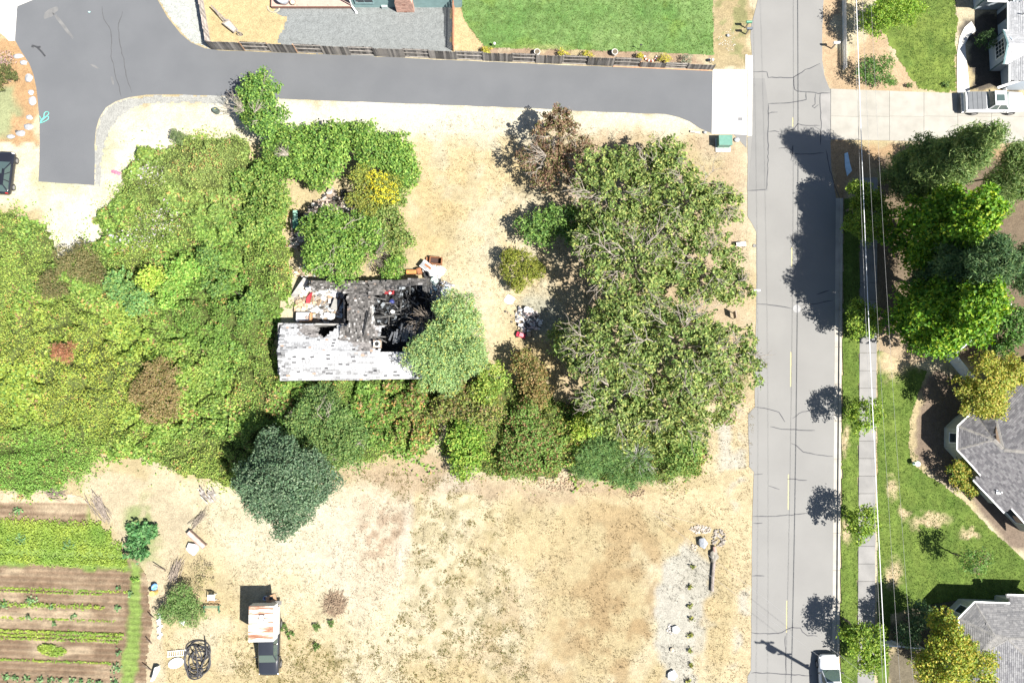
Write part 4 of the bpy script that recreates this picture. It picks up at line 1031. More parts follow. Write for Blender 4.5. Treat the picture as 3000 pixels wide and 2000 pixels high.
tree('garden_shrub', 'yellow tinged shrub against the wall of the bay roofed house', 'shrub', [(2805, 1370, 30, 1.7, 1.0), (2820, 1410, 32, 1.5, 0.9), (2845, 1435, 18, 1.3, 0.7)], [(0.10, 0.16, 0.03), (0.20, 0.22, 0.04), (0.28, 0.23, 0.05)], leaf=(0.18, 0.11), dens=130, sig=0.18, seed=92)
tree('garden_tree', 'large yellow green tree covering the corner of the lower roof', 'tree', [(2780, 1920, 80, 4.8, 2.2), (2760, 1830, 42, 4.2, 1.6), (2850, 1960, 70, 4.4, 1.9), (2720, 1950, 45, 3.6, 1.4)], [(0.115, 0.165, 0.026), (0.185, 0.22, 0.036), (0.275, 0.245, 0.045)], leaf=(0.21, 0.13), dens=110, sig=0.22, seed=93)
tree('young_tree', 'slender young tree alone on the front lawn', 'tree', [(2852, 1645, 40, 2.8, 1.5)], [(0.06, 0.12, 0.03), (0.095, 0.16, 0.04), (0.17, 0.11, 0.07)], [4, 3, 0.8], (0.20, 0.11), 55, 7, sig=0.26, base=(2788, 1619), seed=94, limbs=3, bark=BARK, trunk_r=0.07)
tree('dark_shrub', 'grey green shrub in the deep shade of the lower house', 'shrub', [(2690, 1800, 40, 1.8, 1.3), (2660, 1860, 36, 1.6, 1.2)], [(0.05, 0.09, 0.04), (0.08, 0.12, 0.055)], leaf=(0.20, 0.12), dens=90, seed=95)
tree('front_garden_tree', 'bright green airy tree on the top right lawn beside the picket fence', 'tree', [(2600, 30, 66, 3.4, 1.7), (2560, 60, 45, 3.0, 1.5), (2660, 40, 40, 3.0, 1.4)], [(0.075, 0.15, 0.018), (0.125, 0.205, 0.026), (0.17, 0.24, 0.034)], leaf=(0.24, 0.09), dens=85, seed=96)
tree('front_garden_shrub', 'sparse dark green shrub between the picket fence and the driveway', 'shrub', [(2545, 205, 40, 1.6, 1.0), (2590, 190, 30, 1.4, 0.9), (2595, 235, 20, 1.2, 0.7)], [(0.05, 0.105, 0.025), (0.085, 0.15, 0.036)], leaf=(0.22, 0.09), dens=85, seed=97)
tree('clipped_bush', 'dark round bush in the shade of the grey house', 'bush', [(2892, 118, 28, 1.1, 0.9)], [(0.03, 0.06, 0.02), (0.05, 0.09, 0.03)], leaf=(0.12, 0.07), dens=230, nl=3, sig=0.12, seed=98)

# ---- loose grass: tufts break up every flat edge
def scatter(pxs, n, keep=None):
    poly = [(a, b) for a, b in pxs]
    x0, x1 = min(p[0] for p in poly), max(p[0] for p in poly); y0, y1 = min(p[1] for p in poly), max(p[1] for p in poly)
    px = rng.uniform(x0, x1, n * 3); py = rng.uniform(y0, y1, n * 3)
    ok = sdf(poly, px, py) > 0
    px, py = px[ok][:n], py[ok][:n]
    v = (1000 - py) / F; rz = -CT + v * ST; t = H / (-rz)
    return (px - 1500) / F * t, (ST + v * CT) * t, px, py
x, y, px, py = scatter([(1240, 330), (2085, 400), (2190, 620), (2210, 1200), (2195, 1480), (2195, 2040), (460, 2040), (480, 1660), (560, 1480), (700, 1460), (930, 1440), (1010, 1390), (1290, 1370), (1250, 1120), (1240, 830)], 30000)
m = fbm(x, y, 1.4, 101, 3) > 0.44
x, y, px, py = x[m], y[m], px[m], py[m]
gc = ground_col(x, y, px, py)
tufts('dry_grass', x, y, np.zeros(len(x)), rng.uniform(0.05, 0.16, len(x)), np.clip(gc * rng.uniform(0.75, 1.25, (len(x), 1)), 0, 0.7), 3, 0.12, 0.022)
x, y, px, py = scatter([(1010, 1370), (1340, 1400), (1480, 1500), (1560, 2030), (660, 2030), (700, 1860), (1130, 1880), (1220, 1700), (1190, 1480)], 9000)
m = fbm(x, y, 0.8, 105, 2) > 0.55
x, y = x[m], y[m]
tufts('green_weeds', x, y, np.zeros(len(x)), rng.uniform(0.04, 0.10, len(x)), palette(len(x), [(0.15, 0.135, 0.035), (0.11, 0.125, 0.03), (0.20, 0.16, 0.06)]), 4, 0.10, 0.03)
LN = []
for pl, n in (([(1349, -30), (1350, 20), (1375, 86), (1424, 144), (2091, 160), (2091, -30)], 9000), ([(2569, 1085), (2690, 1080), (2668, 1300), (2720, 1390), (2900, 1545), (3050, 1690), (3050, 1750), (2610, 1800), (2569, 2030)], 9000), ([(2560, -20), (2800, -20), (2803, 270), (2690, 262)], 3500), ([(2470, 590), (2517, 590), (2512, 2030), (2462, 2030)], 3500)):
    LN.append(scatter(pl, n))
x = np.concatenate([a[0] for a in LN]); y = np.concatenate([a[1] for a in LN]); px = np.concatenate([a[2] for a in LN])
tufts('lawn_grass', x, y, np.where((px > 2462) & (px < 2518), 0.06, 0.008), rng.uniform(0.03, 0.07, len(x)), palette(len(x), [(0.055, 0.12, 0.022), (0.09, 0.155, 0.03), (0.12, 0.17, 0.04)], jit=0.3), 3, 0.10, 0.03)
# weeds in the vegetable rows
WX = []
for r0, th, n, x1, hh in ((1540, 16, 1500, 300, 0.2), (1565, 18, 1800, 330, 0.2), (1600, 18, 1800, 360, 0.2), (1640, 12, 1500, 375, 0.2), (1725, 3, 300, 380, 0.1), (1735, 2, 160, 300, 0.1), (1772, 6, 420, 310, 0.2), (1812, 3, 160, 340, 0.1), (1850, 3.5, 600, 365, 0.15), (1861, 3.5, 600, 360, 0.15), (1872, 3, 300, 350, 0.12), (1935, 2.5, 240, 330, 0.1)):
    qx = rng.uniform(-30, x1, n); qy = r0 + (qx - 150) * 0.035 + rng.normal(size=n) * th * 0.6
    WX.append((qx, qy, np.full(n, hh)))
n = 500; a = rng.uniform(0, 6.283, n); rr = np.sqrt(rng.random(n))
WX.append((155 + 42 * rr * np.cos(a), 1902 + 17 * rr * np.sin(a) + 6 * np.cos(a) * rr, np.full(n, 0.2)))
qx = np.concatenate([a[0] for a in WX]); qy = np.concatenate([a[1] for a in WX]); hh = np.concatenate([a[2] for a in WX])
v = (1000 - qy) / F; t = H / (CT - v * ST); x = (qx - 1500) / F * t; y = (ST + v * CT) * t
n = len(x)
C = np.stack([x, y, 0.08 + hh * rng.random(n)], 1); N_ = unit(np.stack([np.zeros(n), np.zeros(n), np.ones(n)], 1) + rng.normal(size=(n, 3)) * 0.5); N_[N_[:, 2] < 0] *= -1
low = fbm(x, y, 1.6, 111, 2)[:, None]
o = leaf_obj('row_weeds', C, N_, rng.uniform(0.12, 0.26, n), rng.uniform(0.08, 0.16, n), lerpc((0.085, 0.165, 0.03), (0.20, 0.24, 0.04), low[:, 0]) * rng.uniform(0.8, 1.2, (n, 1)))
o['kind'] = 'stuff'; o['label'] = 'rows of bright green weeds and greens in the vegetable plot'
def veg_plant(pal, seed, r, n):
    C = rng.normal(size=(n, 3)) * np.array([r * 0.55, r * 0.5, 0.05]) + np.array([0, 0, 0.22])
    N_ = unit(np.stack([C[:, 0], C[:, 1], np.full(n, r)], 1) + rng.normal(size=(n, 3)) * 0.3)
    return C, N_, rng.uniform(0.16, 0.30, n), rng.uniform(0.12, 0.2, n), palette(n, pal)
vp = None
VL = [(20, 1983, 'leftmost plant of the bottom row', 1.3), (48, 1985, 'second plant from the left in the bottom row', 1.0), (80, 1986, 'third plant from the left in the bottom row', 1.0), (118, 1989, 'fourth plant from the left in the bottom row', 1.0), (150, 1991, 'fifth plant from the left in the bottom row', 0.9), (178, 1990, 'sixth plant from the left in the bottom row', 0.7),
      (212, 1993, 'seventh plant from the left in the bottom row', 0.9), (240, 1994, 'eighth plant from the left in the bottom row', 0.8), (266, 1994, 'ninth plant from the left in the bottom row', 0.8), (292, 1996, 'tenth plant from the left in the bottom row', 0.7), (342, 1995, 'rightmost plant of the bottom row', 1.1),
      (90, 1755, 'largest plant in the squash row', 1.6), (10, 1770, 'squash plant at the left edge of the plot', 1.5), (347, 1780, 'plant near the right end of the squash row', 1.0), (218, 1804, 'lone plant below the middle of the squash row', 0.8), (163, 1825, 'lone plant in bare soil above the double green row', 0.8), (155, 1780, 'small plant just below the squash row', 0.7), (85, 1804, 'sprawling plant below the largest squash', 0.9),
      (60, 1580, 'grey green cabbage in the top green band at left', 1.5), (200, 1590, 'grey green cabbage in the middle of the top green band', 1.5), (50, 1497, 'single dark plant in the uppermost strip of soil', 1.3), (348, 1722, 'small seedling at the right end of a bare row', 0.7), (395, 1695, 'leafy plant on the path edge above the yellow barrel', 1.0), (385, 1735, 'leafy plant on the path edge left of the yellow barrel', 1.0), (350, 1910, 'plant at the right end of the bare lower row', 0.9), (340, 1955, 'tall weed clump at the right end of the bottom rows', 1.3)]
for i, (qx, qy, lab, s) in enumerate(VL):
    p = P(qx, qy, 0.1)
    r_ = thing('vegetable_plant', lab, 'plant', (p.x, p.y, 0.05), group='vegetable plants in the plot')
    pal = [(0.06, 0.13, 0.05), (0.10, 0.18, 0.07), (0.14, 0.21, 0.10)] if qy > 1700 or qy < 1600 else [(0.08, 0.17, 0.03), (0.13, 0.21, 0.04)]
    a = veg_plant(pal, i, 0.30 * s, int(26 * s))
    leaf_obj('leaves', a[0], a[1], a[2], a[3], a[4], r_)
    mb = MB(); mb.tube([(0, 0, -0.03), (0.02, 0.01, 0.2)], [0.018, 0.01], 5); mb.build('stem', BARK, r_, local=True)
# ================================================================ buildings
def shingles(mb, poly, eave_dir, exposure=0.15, width=0.30, colf=None, hole=None, thick=0.012, seed=0, gap=0.004, skip=0.0, edge=0.7):
    """laps shingles over a planar polygon; courses run along eave_dir, from the low edge up"""
    q = random.Random(seed)
    o = poly[0]
    n = Vector((0, 0, 0))
    for i in range(1, len(poly) - 1):
        n += (poly[i] - o).cross(poly[i + 1] - o)
    n.normalize()
    if n.z < 0: n = -n
    u = Vector(eave_dir) - n * n.dot(Vector(eave_dir)); u.normalize()
    v = n.cross(u)
    if v.z < 0: v = -v
    p2 = [((p - o).dot(u), (p - o).dot(v)) for p in poly]
    u0, u1 = min(a for a, _ in p2), max(a for a, _ in p2); v0, v1 = min(b for _, b in p2), max(b for _, b in p2)
    nr = int((v1 - v0) / exposure) + 1
    cu = []; meta = []
    for r in range(nr):
        a = u0 - q.random() * width
        while a < u1:
            w = width * q.uniform(0.85, 1.15)
            cu.append((a + w / 2, v0 + (r + 0.5) * exposure)); meta.append((a, w, v0 + r * exposure)); a += w
    cu = np.array(cu)
    ins = sdf(p2, cu[:, 0], cu[:, 1]) > -0.01
    for (a, w, vb), k, (cx, cy) in zip(meta, ins, cu):
        if not k: continue
        c = o + u * cx + v * cy
        if hole and hole(c, cx, cy): continue
        if skip and q.random() < skip: continue
        ek = edge
        if colf:
            mb.col = colf(c, cx, cy, q)
            if len(mb.col) == 4: ek = mb.col[3]; mb.col = mb.col[:3]
        h0 = thick * q.uniform(1.6, 2.6); h1 = thick * 0.4
        A = max(a + gap, u0); B = min(a + w - gap, u1)
        j = q.uniform(-0.012, 0.012)
        pts = [o + u * A + v * (vb - 0.01 + j) + n * h0, o + u * B + v * (vb - 0.01 + j) + n * h0, o + u * B + v * (vb + exposure * 1.08) + n * h1, o + u * A + v * (vb + exposure * 1.08) + n * h1]
        mb.add(pts, [(0, 1, 2, 3)])
        low = [pts[0] - n * h0 * 0.95, pts[1] - n * h0 * 0.95]
        mb.col = tuple(x * ek for x in mb.col)
        mb.add([low[0], low[1], pts[1], pts[0]], [(0, 1, 2, 3)])
def deck(mb, poly, t=0.08):
    n = (poly[1] - poly[0]).cross(poly[2] - poly[0]).normalized()
    if n.z < 0: poly = poly[::-1]; n = -n
    lo = [p - Vector((0, 0, t)) for p in poly]; hi = [p - n * 0.002 for p in poly]
    mb.frustum(lo, hi)
def caps(mb, a, b, w=0.30, step=0.17, colf=None, seed=0, lift=0.035):
    """ridge and hip caps"""
    q = random.Random(seed); a = Vector(a); b = Vector(b); L = (b - a).length; d = (b - a).normalized()
    s = Vector((-d.y, d.x, 0)).normalized()
    for i in range(int(L / step)):
        c = a + d * (i + 0.5) * step; c.z += lift
        if colf: mb.col = colf(c, 0, 0, q)
        e = d * step * 0.56; k = q.uniform(0.004, 0.016); dn = Vector((0, 0, 0.07))
        mb.add([c - e - s * w / 2 - dn, c + e - s * w / 2 - dn, c + e + Vector((0, 0, k)), c - e + Vector((0, 0, k)), c + e + s * w / 2 - dn, c - e + s * w / 2 - dn], [(0, 1, 2, 3), (3, 2, 4, 5)])
def gutter(root, pts, mat, name='gutter'):
    for a, b in zip(pts, pts[1:]):
        a, b = Vector(a), Vector(b)
        d = (b - a).normalized(); out = Vector((d.y, -d.x, 0))
        mb = MB(); mb.bar(a + Vector((0, 0, -0.02)), b + Vector((0, 0, -0.02)), 0.12, 0.12)
        mb.build(name, mat, root)
def wall_prism(root, poly, z0, z1, mat, name='wall'):
    mb = MB(); n = len(poly)
    for i in range(n):
        a, b = poly[i], poly[(i + 1) % n]
        m = MB()
        d = Vector((b[0] - a[0], b[1] - a[1], 0)); 
        if d.length < 0.05: continue
        d.normalize(); s = Vector((-d.y, d.x, 0)) * 0.06
        m.frustum([(a[0] + s.x, a[1] + s.y, z0), (b[0] + s.x, b[1] + s.y, z0), (b[0] - s.x, b[1] - s.y, z0), (a[0] - s.x, a[1] - s.y, z0)],
                  [(a[0] + s.x, a[1] + s.y, z1), (b[0] + s.x, b[1] + s.y, z1), (b[0] - s.x, b[1] - s.y, z1), (a[0] - s.x, a[1] - s.y, z1)])
        m.build(name, mat, root)
def window(root, a, b, z0, z1, fm, gm, out, muntin=(0, 0)):
    """frame with a pane (and bars) on the wall line a-b"""
    a = Vector(a); b = Vector(b); d = (b - a).normalized(); out = Vector(out).normalized()
    off = out * 0.075
    f = MB()
    for z in (z0, z1): f.bar(Vector((a.x, a.y, z)) + off - d * 0.05, Vector((b.x, b.y, z)) + off + d * 0.05, 0.10, 0.06)
    for p in (a, b): f.bar(Vector((p.x, p.y, z0)) + off, Vector((p.x, p.y, z1)) + off, 0.10, 0.06)
    for i in range(muntin[0]):
        p = a.lerp(b, (i + 1) / (muntin[0] + 1)); f.bar(Vector((p.x, p.y, z0)) + off, Vector((p.x, p.y, z1)) + off, 0.035, 0.03)
    for i in range(muntin[1]):
        z = z0 + (z1 - z0) * (i + 1) / (muntin[1] + 1); f.bar(Vector((a.x, a.y, z)) + off, Vector((b.x, b.y, z)) + off, 0.035, 0.03)
    fo = f.build('window', fm, root)
    g = MB(); m = (a + b) / 2
    R = Matrix((d, out, Vector((0, 0, 1)))).transposed()
    g.box((m.x + off.x * 0.9, m.y + off.y * 0.9, (z0 + z1) / 2), ((b - a).length, 0.02, z1 - z0), R=R)
    g.build('pane', gm, fo) if False else _child_build(g, 'pane', gm, fo, root)
def _child_build(mb, name, mat, par, root):
    o = mb.build(name, mat, None, loc=tuple(root.location))
    o.location = (0, 0, 0); o.parent = par
    return o
def inset(poly, d):
    n = len(poly); out = []
    A = sum(poly[i][0] * poly[(i + 1) % n][1] - poly[(i + 1) % n][0] * poly[i][1] for i in range(n))
    s = 1 if A > 0 else -1
    for i in range(n):
        p0, p1, p2 = Vector(poly[i - 1][:2]), Vector(poly[i][:2]), Vector(poly[(i + 1) % n][:2])
        d1 = (p1 - p0).normalized(); d2 = (p2 - p1).normalized()
        n1 = Vector((-d1.y, d1.x)) * s; n2 = Vector((-d2.y, d2.x)) * s
        k = 1 + n1.dot(n2)
        b = (n1 + n2) / max(k, 0.35)
        out.append((p1 + b * d))
    return out
GREYWALL = M('blue_grey_siding', (0.36, 0.41, 0.46), 0.8, (0.33, 0.37, 0.42), 2)
TANWALL = M('pale_siding', (0.42, 0.42, 0.36), 0.8, (0.36, 0.37, 0.33), 2)
WHITETRIM = M('white_trim', (0.80, 0.80, 0.79), 0.5, (0.74, 0.74, 0.73), 3)
TEALTRIM = M('teal_trim', (0.10, 0.17, 0.18), 0.6)
WGLASS = glassmat('window_glass', (0.03, 0.04, 0.05))
def grey_shingle(lo, hi):
    lo = np.array(lo); hi = np.array(hi)
    def f(c, cx, cy, q):
        t = q.random(); return tuple(lo * (1 - t) + hi * t)
    return f
DECK = M('roof_underlay', (0.06, 0.06, 0.06), 0.9)
# ---- house with the bay (right middle)
h2 = thing('house', 'house with dark grey shingles and an angled bay roof beside the front lawn', 'house', P(3000, 1300, 0))
E = 2.6
e0, e1, e2, e3 = P(2842, 1213, E), P(2805, 1248, E), P(2804, 1317, E), P(2835, 1350, E)
psw = plane_eave(e3, P(3000, 1530, E), 0.45, Vector((1, 1, 0)))
A_ = on_plane(2912, 1288, psw); R1 = on_plane(2942, 1316, psw); R2 = on_plane(3150, 1332, psw)
sw = [e2, e3] + [on_plane(x, y, psw) for x, y in ((2873, 1392), (2851, 1406), (2941, 1501), (2963, 1489), (3060, 1596))] + [R2, R1, A_]
V_ = on_plane(2858, 1211, plane3(e0, e1, A_))
K_ = P(2915, 1210, A_.z - 0.1)
pnw = plane3(K_, R1, R2)
NW = [K_, R1, R2, on_plane(3170, 1010, pnw), on_plane(2985, 1085, pnw)]
RF = []
cf = grey_shingle((0.080, 0.078, 0.084), (0.160, 0.156, 0.160))
cap = grey_shingle((0.170, 0.163, 0.152), (0.215, 0.204, 0.188))
mb = MB(); md = MB()
for pl, dr in ((sw, P(3000, 1530, E) - e3), ([e1, e2, A_], e2 - e1), ([e0, e1, A_, V_], e1 - e0), ([V_, A_, K_], Vector((1, 0, 0))), (NW, Vector((0.65, 0.75, 0)))):
    if pl[0] is e2: pl = pl
    shingles(mb, pl, dr, 0.15, 0.30, cf, seed=len(mb.v))
for pl in (sw, [e1, e2, A_], [e0, e1, A_, V_], [V_, A_, K_], NW):
    deck(md, list(pl))
ro = md.build('roof', DECK, h2)
o = _child_build(mb, 'shingles', ROOFM, ro, h2)
def recol(mb, o):
    me = o.data
    if 'Col' not in me.attributes:
        a = me.attributes.new('Col', 'FLOAT_COLOR', 'POINT')
        c = np.ones((len(mb.v), 4), np.float32); c[:, :3] = mb.c
        a.data.foreach_set('color', c.ravel())
recol(mb, o); o['kind'] = 'stuff'
mb = MB()
for a, b, w in ((e1, A_, 0.38), (e2, A_, 0.36), (A_, R1, 0.34), (R1, R2, 0.42), (A_, V_, 0.22), (K_, R1, 0.30)):
    caps(mb, a, b, w, 0.17, cap, 3)
o = _child_build(mb, 'ridge_caps', ROOFM, ro, h2); recol(mb, o); o['kind'] = 'stuff'
gutter(h2, [e0, e1, e2, e3, on_plane(2873, 1392, psw)], WHITETRIM)
gutter(h2, [on_plane(2851, 1406, psw), on_plane(2941, 1501, psw)], WHITETRIM)
gutter(h2, [on_plane(2963, 1489, psw), on_plane(3060, 1596, psw)], WHITETRIM)
ep = [(p.x, p.y) for p in (e0, e1, e2, e3, on_plane(2873, 1392, psw), on_plane(2863, 1401, psw), on_plane(2946, 1498, psw), on_plane(2960, 1491, psw), on_plane(3060, 1596, psw), R2)] + [(P(3150, 1020).x, P(3150, 1020).y), (P(2985, 1085).x, P(2985, 1085).y)]
wp = inset(ep, 0.38)
wall_prism(h2, [(p.x, p.y) for p in wp], 0, E - 0.03, TANWALL)
a, b = Vector((*wp[1], 0)), Vector((*wp[2], 0)); window(h2, a.lerp(b, 0.25), a.lerp(b, 0.75), 0.9, 2.1, WHITETRIM, WGLASS, (-1, 0, 0))
a, b = Vector((*wp[3], 0)), Vector((*wp[4], 0)); window(h2, a.lerp(b, 0.35), a.lerp(b, 0.75), 0.9, 2.1, WHITETRIM, WGLASS, (-.7, -.7, 0))
a, b = Vector((*wp[8], 0)), Vector((*wp[7], 0)); window(h2, a.lerp(b, 0.3), a.lerp(b, 0.8), 0.6, 2.1, WHITETRIM, WGLASS, (-.7, -.7, 0))
mb = MB(); p = on_plane(2925, 1440, psw); mb.tube([p, p + Vector((0, 0, 0.5))], 0.05, 8); mb.box(p + Vector((0, 0, 0.02)), (0.35, 0.35, 0.04)); mb.build('vent_pipe', WHITETRIM, h2)

# ---- lower right house
h3 = thing('house', 'grey shingled hip roofed house at the lower right behind the yellow green tree', 'house', P(3000, 1880, 0))
f1_, f2_, f3_ = P(2808, 1810, E), P(2855, 1762, E), P(2958, 1766, E)
pn = plane_eave(f2_, f3_, 0.45, Vector((0, -1, 0)))
B_ = on_plane(2914, 1861, pn); B2 = on_plane(2954, 1871, pn); B3 = on_plane(3100, 1874, pn)
N_pl = [f2_, f3_, on_plane(2951, 1741, pn), on_plane(3090, 1745, pn), B3, B2, B_]
f0 = P(2806, 1975, E)
pw = plane3(f1_, f0, B_)
Wp = [f1_, f0, on_plane(2806, 2080, pw), on_plane(2862, 2080, pw), on_plane(2870, 1917, pw), B_]
S1 = on_plane(2870, 1917, pw)
ps = plane3(S1, B2, P(2900, 2080, B2.z - 0.9))
Sp = [S1, B2, on_plane(3010, 1925, ps), on_plane(3040, 2090, ps), on_plane(2866, 2090, ps)]
pe = plane3(B2, B3, on_plane(3010, 1925, ps))
cf3 = grey_shingle((0.120, 0.120, 0.124), (0.190, 0.187, 0.187))
cap3 = grey_shingle((0.165, 0.162, 0.158), (0.215, 0.208, 0.20))
mb = MB(); md = MB()
PL = ((N_pl, f3_ - f2_, cf3), ([f1_, f2_, B_], f2_ - f1_, cf3), (Wp, f0 - f1_, cf3), ([S1, B2, B_], B2 - S1, cap3), (Sp, Vector((0, 1, 0)), grey_shingle((0.12, 0.12, 0.13), (0.20, 0.20, 0.205))), ([B2, B3, on_plane(3120, 2050, pe), on_plane(3010, 1925, ps)], B3 - B2, cf3))
for pl, dr, cc in PL:
    shingles(mb, list(pl), dr, 0.15, 0.30, cc, seed=len(mb.v)); deck(md, list(pl))
ro = md.build('roof', DECK, h3)
o = _child_build(mb, 'shingles', ROOFM, ro, h3); recol(mb, o); o['kind'] = 'stuff'
mb = MB()
for a, b, w in ((f1_, B_, 0.36), (f2_, B_, 0.36), (B_, B2, 0.3), (B2, B3, 0.3), (S1, B2, 0.4), (B2, on_plane(3010, 1925, ps), 0.34)):
    caps(mb, a, b, w, 0.17, cap3, 5)
o = _child_build(mb, 'ridge_caps', ROOFM, ro, h3); recol(mb, o); o['kind'] = 'stuff'
gutter(h3, [P(2806, 2060, E), f1_, f2_, f3_], WHITETRIM)
gutter(h3, [on_plane(2951, 1741, pn), on_plane(3090, 1745, pn)], WHITETRIM)
wp = inset([(p.x, p.y) for p in (P(2806, 2090, E), f1_, f2_, f3_, on_plane(2955, 1750, pn), on_plane(3090, 1750, pn), P(3090, 2090, E))], 0.38)
wall_prism(h3, [(p.x, p.y) for p in wp], 0, E - 0.03, TANWALL)
a, b = Vector((*wp[1], 0)), Vector((*wp[2], 0)); window(h3, a.lerp(b, 0.25), a.lerp(b, 0.75), 0.9, 2.1, WHITETRIM, WGLASS, (-.7, .7, 0))

# ---- pale house at the top right
h1 = thing('house', 'pale blue grey house with white gutters at the top right corner', 'house', P(3000, 100, 0))
E1 = 2.4
g1, g2 = P(2953, 5, E1), P(2953, 92, E1)
pw1 = plane_eave(g1, g2, 0.42, Vector((1, 0, 0)))
main = [g1, g2, on_plane(2957, 190, pw1), on_plane(2957, 240, pw1), on_plane(3120, 225, pw1), on_plane(3120, 5, pw1)]
cf1 = grey_shingle((0.26, 0.265, 0.275), (0.34, 0.345, 0.355))
ap = P(2952, 128, 3.5); ge = P(2939, 89, E1); gs = P(2940, 188, E1)
apE = ap + Vector((6, 0, 0)); geE = ge + Vector((6, 0, 0)); gsE = gs + Vector((6, 0, 0))
wg = [P(2893, 3, E1), P(2951, 5, E1), P(3080, 8, E1 + 1.2), P(3080, -110, E1 + 1.6), P(2893, -110, E1)]
wg = [wg[0], wg[1], wg[1] + Vector((3, 4, 1.2)), wg[0] + Vector((0, 4, 1.2))]
mb = MB(); md = MB()
for pl, dr in ((main, g2 - g1), ([ge, ap, apE, geE], Vector((1, 0, 0))), ([gs, ap, apE, gsE], Vector((1, 0, 0))), (wg, Vector((1, 0, 0)))):
    shingles(mb, list(pl), dr, 0.16, 0.32, cf1, seed=len(mb.v)); deck(md, list(pl), 0.10)
ro = md.build('roof', DECK, h1)
o = _child_build(mb, 'shingles', ROOFM, ro, h1); recol(mb, o); o['kind'] = 'stuff'
gutter(h1, [g1, g2, ge], WHITETRIM); gutter(h1, [on_plane(2957, 190, pw1), on_plane(2957, 240, pw1)], WHITETRIM)
gutter(h1, [wg[0], wg[1]], WHITETRIM)
mb = MB(); mb.bar(ge, ap, 0.16, 0.10); mb.bar(ap, gs, 0.16, 0.10); mb.build('barge_board', TEALTRIM, h1)
mb = MB(); mb.bar(P(2922, 258, E1), P(3000, 232, E1 + 0.1), 0.18, 0.14); mb.build('gutter', WHITETRIM, h1)
b0 = P(2855, 27); b1 = P(2953, 32)
wall_prism(h1, [(b0.x, b0.y), (P(2950, 32).x, b0.y), (P(2950, 32).x, b0.y + 6), (b0.x, b0.y + 6)], 0, E1 - 0.03, GREYWALL)
x0 = P(2920, 0).x
wall_prism(h1, [(x0, b0.y - 0.2), (x0, P(2920, 262).y), (x0 + 6, P(2920, 262).y), (x0 + 6, b0.y - 0.2)], 0, E1 - 0.03, GREYWALL)
wx = P(2899, 150).x; wy0 = P(2899, 128).y; wy1 = P(2899, 207).y
wall_prism(h1, [(wx, wy0), (wx, wy1), (x0 + 0.1, wy1), (x0 + 0.1, wy0)], 0, E1 - 0.03, GREYWALL)
mb = MB(); mb.add([(wx - .06, wy0, E1 - .04), (wx - .06, wy1, E1 - .04), (wx - .06, (wy0 + wy1) / 2, 3.3), (wx + .06, wy0, E1 - .04), (wx + .06, wy1, E1 - .04), (wx + .06, (wy0 + wy1) / 2, 3.3)], [(0, 1, 2), (5, 4, 3), (0, 2, 5, 3), (1, 4, 5, 2), (0, 3, 4, 1)]); mb.build('gable_wall', GREYWALL, h1)
m = (wy0 + wy1) / 2
window(h1, (wx, m + 0.75, 0), (wx, m - 0.75, 0), 1.0, 2.3, WHITETRIM, WGLASS, (-1, 0, 0), (3, 2))
mb = MB()
for y_ in (wy0, wy1): mb.bar((wx - 0.07, y_, 0), (wx - 0.07, y_, E1 - .05), 0.12, 0.05)
mb.bar((b0.x - .07, b0.y, 0), (b0.x - .07, b0.y, E1 - .05), 0.14, 0.05)
mb.build('corner_board', TEALTRIM, h1)
mb = MB(); dx = P(2935, 0).x; mb.box((x0 - 0.07, P(2920, 60).y, 1.05), (0.05, 1.0, 2.1)); mb.build('door', M('dark_door', (0.05, 0.05, 0.06), 0.5), h1)
mb = MB(); p = on_plane(2995, 43, pw1); mb.tube([p, p + Vector((0, 0, .4))], 0.05, 8); mb.build('vent_pipe', M('vent_metal', (0.2, 0.2, 0.2), 0.5), h1)

# ---- teal house along the top edge
h4 = thing('house', 'teal sided house with a brick chimney cut by the top edge', 'house', P(1190, 5, 0))
TEAL = M('teal_siding', (0.155, 0.235, 0.235), 0.7, (0.13, 0.20, 0.20), 2)
bx0, bx1 = P(1036, 22).x, P(1352, 22).x; by = P(1190, 22).y
mb = MB()
zz = 0.0; k = 0
while zz < 2.6:
    mb.add([(bx0, by - 0.02, zz), (bx1, by - 0.02, zz), (bx1, by + 0.02, zz + 0.16), (bx0, by + 0.02, zz + 0.16), (bx0, by + 0.02, zz), (bx1, by + 0.02, zz)], [(0, 1, 2, 3), (4, 5, 1, 0)])
    zz += 0.16
mb.build('siding_board', TEAL, h4)['kind'] = 'stuff'
wall_prism(h4, [(bx0, by + 0.10), (bx1, by + 0.10), (bx1, by + 7), (bx0, by + 7)], 0, 2.6, TEAL)
mb = MB(); deck(mb, [Vector((bx0 - .1, by - 0.05 + .3, 2.66)), Vector((bx1 + .2, by - 0.05 + .3, 2.66)), Vector((bx1 + .2, by + 4, 4.2)), Vector((bx0 - .1, by + 4, 4.2))]); mb.build('roof', DECK, h4)
window(h4, (P(1048, 20).x, by, 0), (P(1100, 20).x, by, 0), 0.9, 2.2, M('teal_frame', (0.22, 0.33, 0.34), 0.6), WGLASS, (0, -1, 0), (1, 0))
BRICK = M('chimney_brick', (0.34, 0.185, 0.14), 0.9, (0.24, 0.12, 0.09), 7, 0.4)
mb = MB(); c0, c1 = P(1163, 37), P(1214, 37)
cx = (c0.x + c1.x) / 2; w = c1.x - c0.x
rb = random.Random(4)
zz = 0.0; row = 0
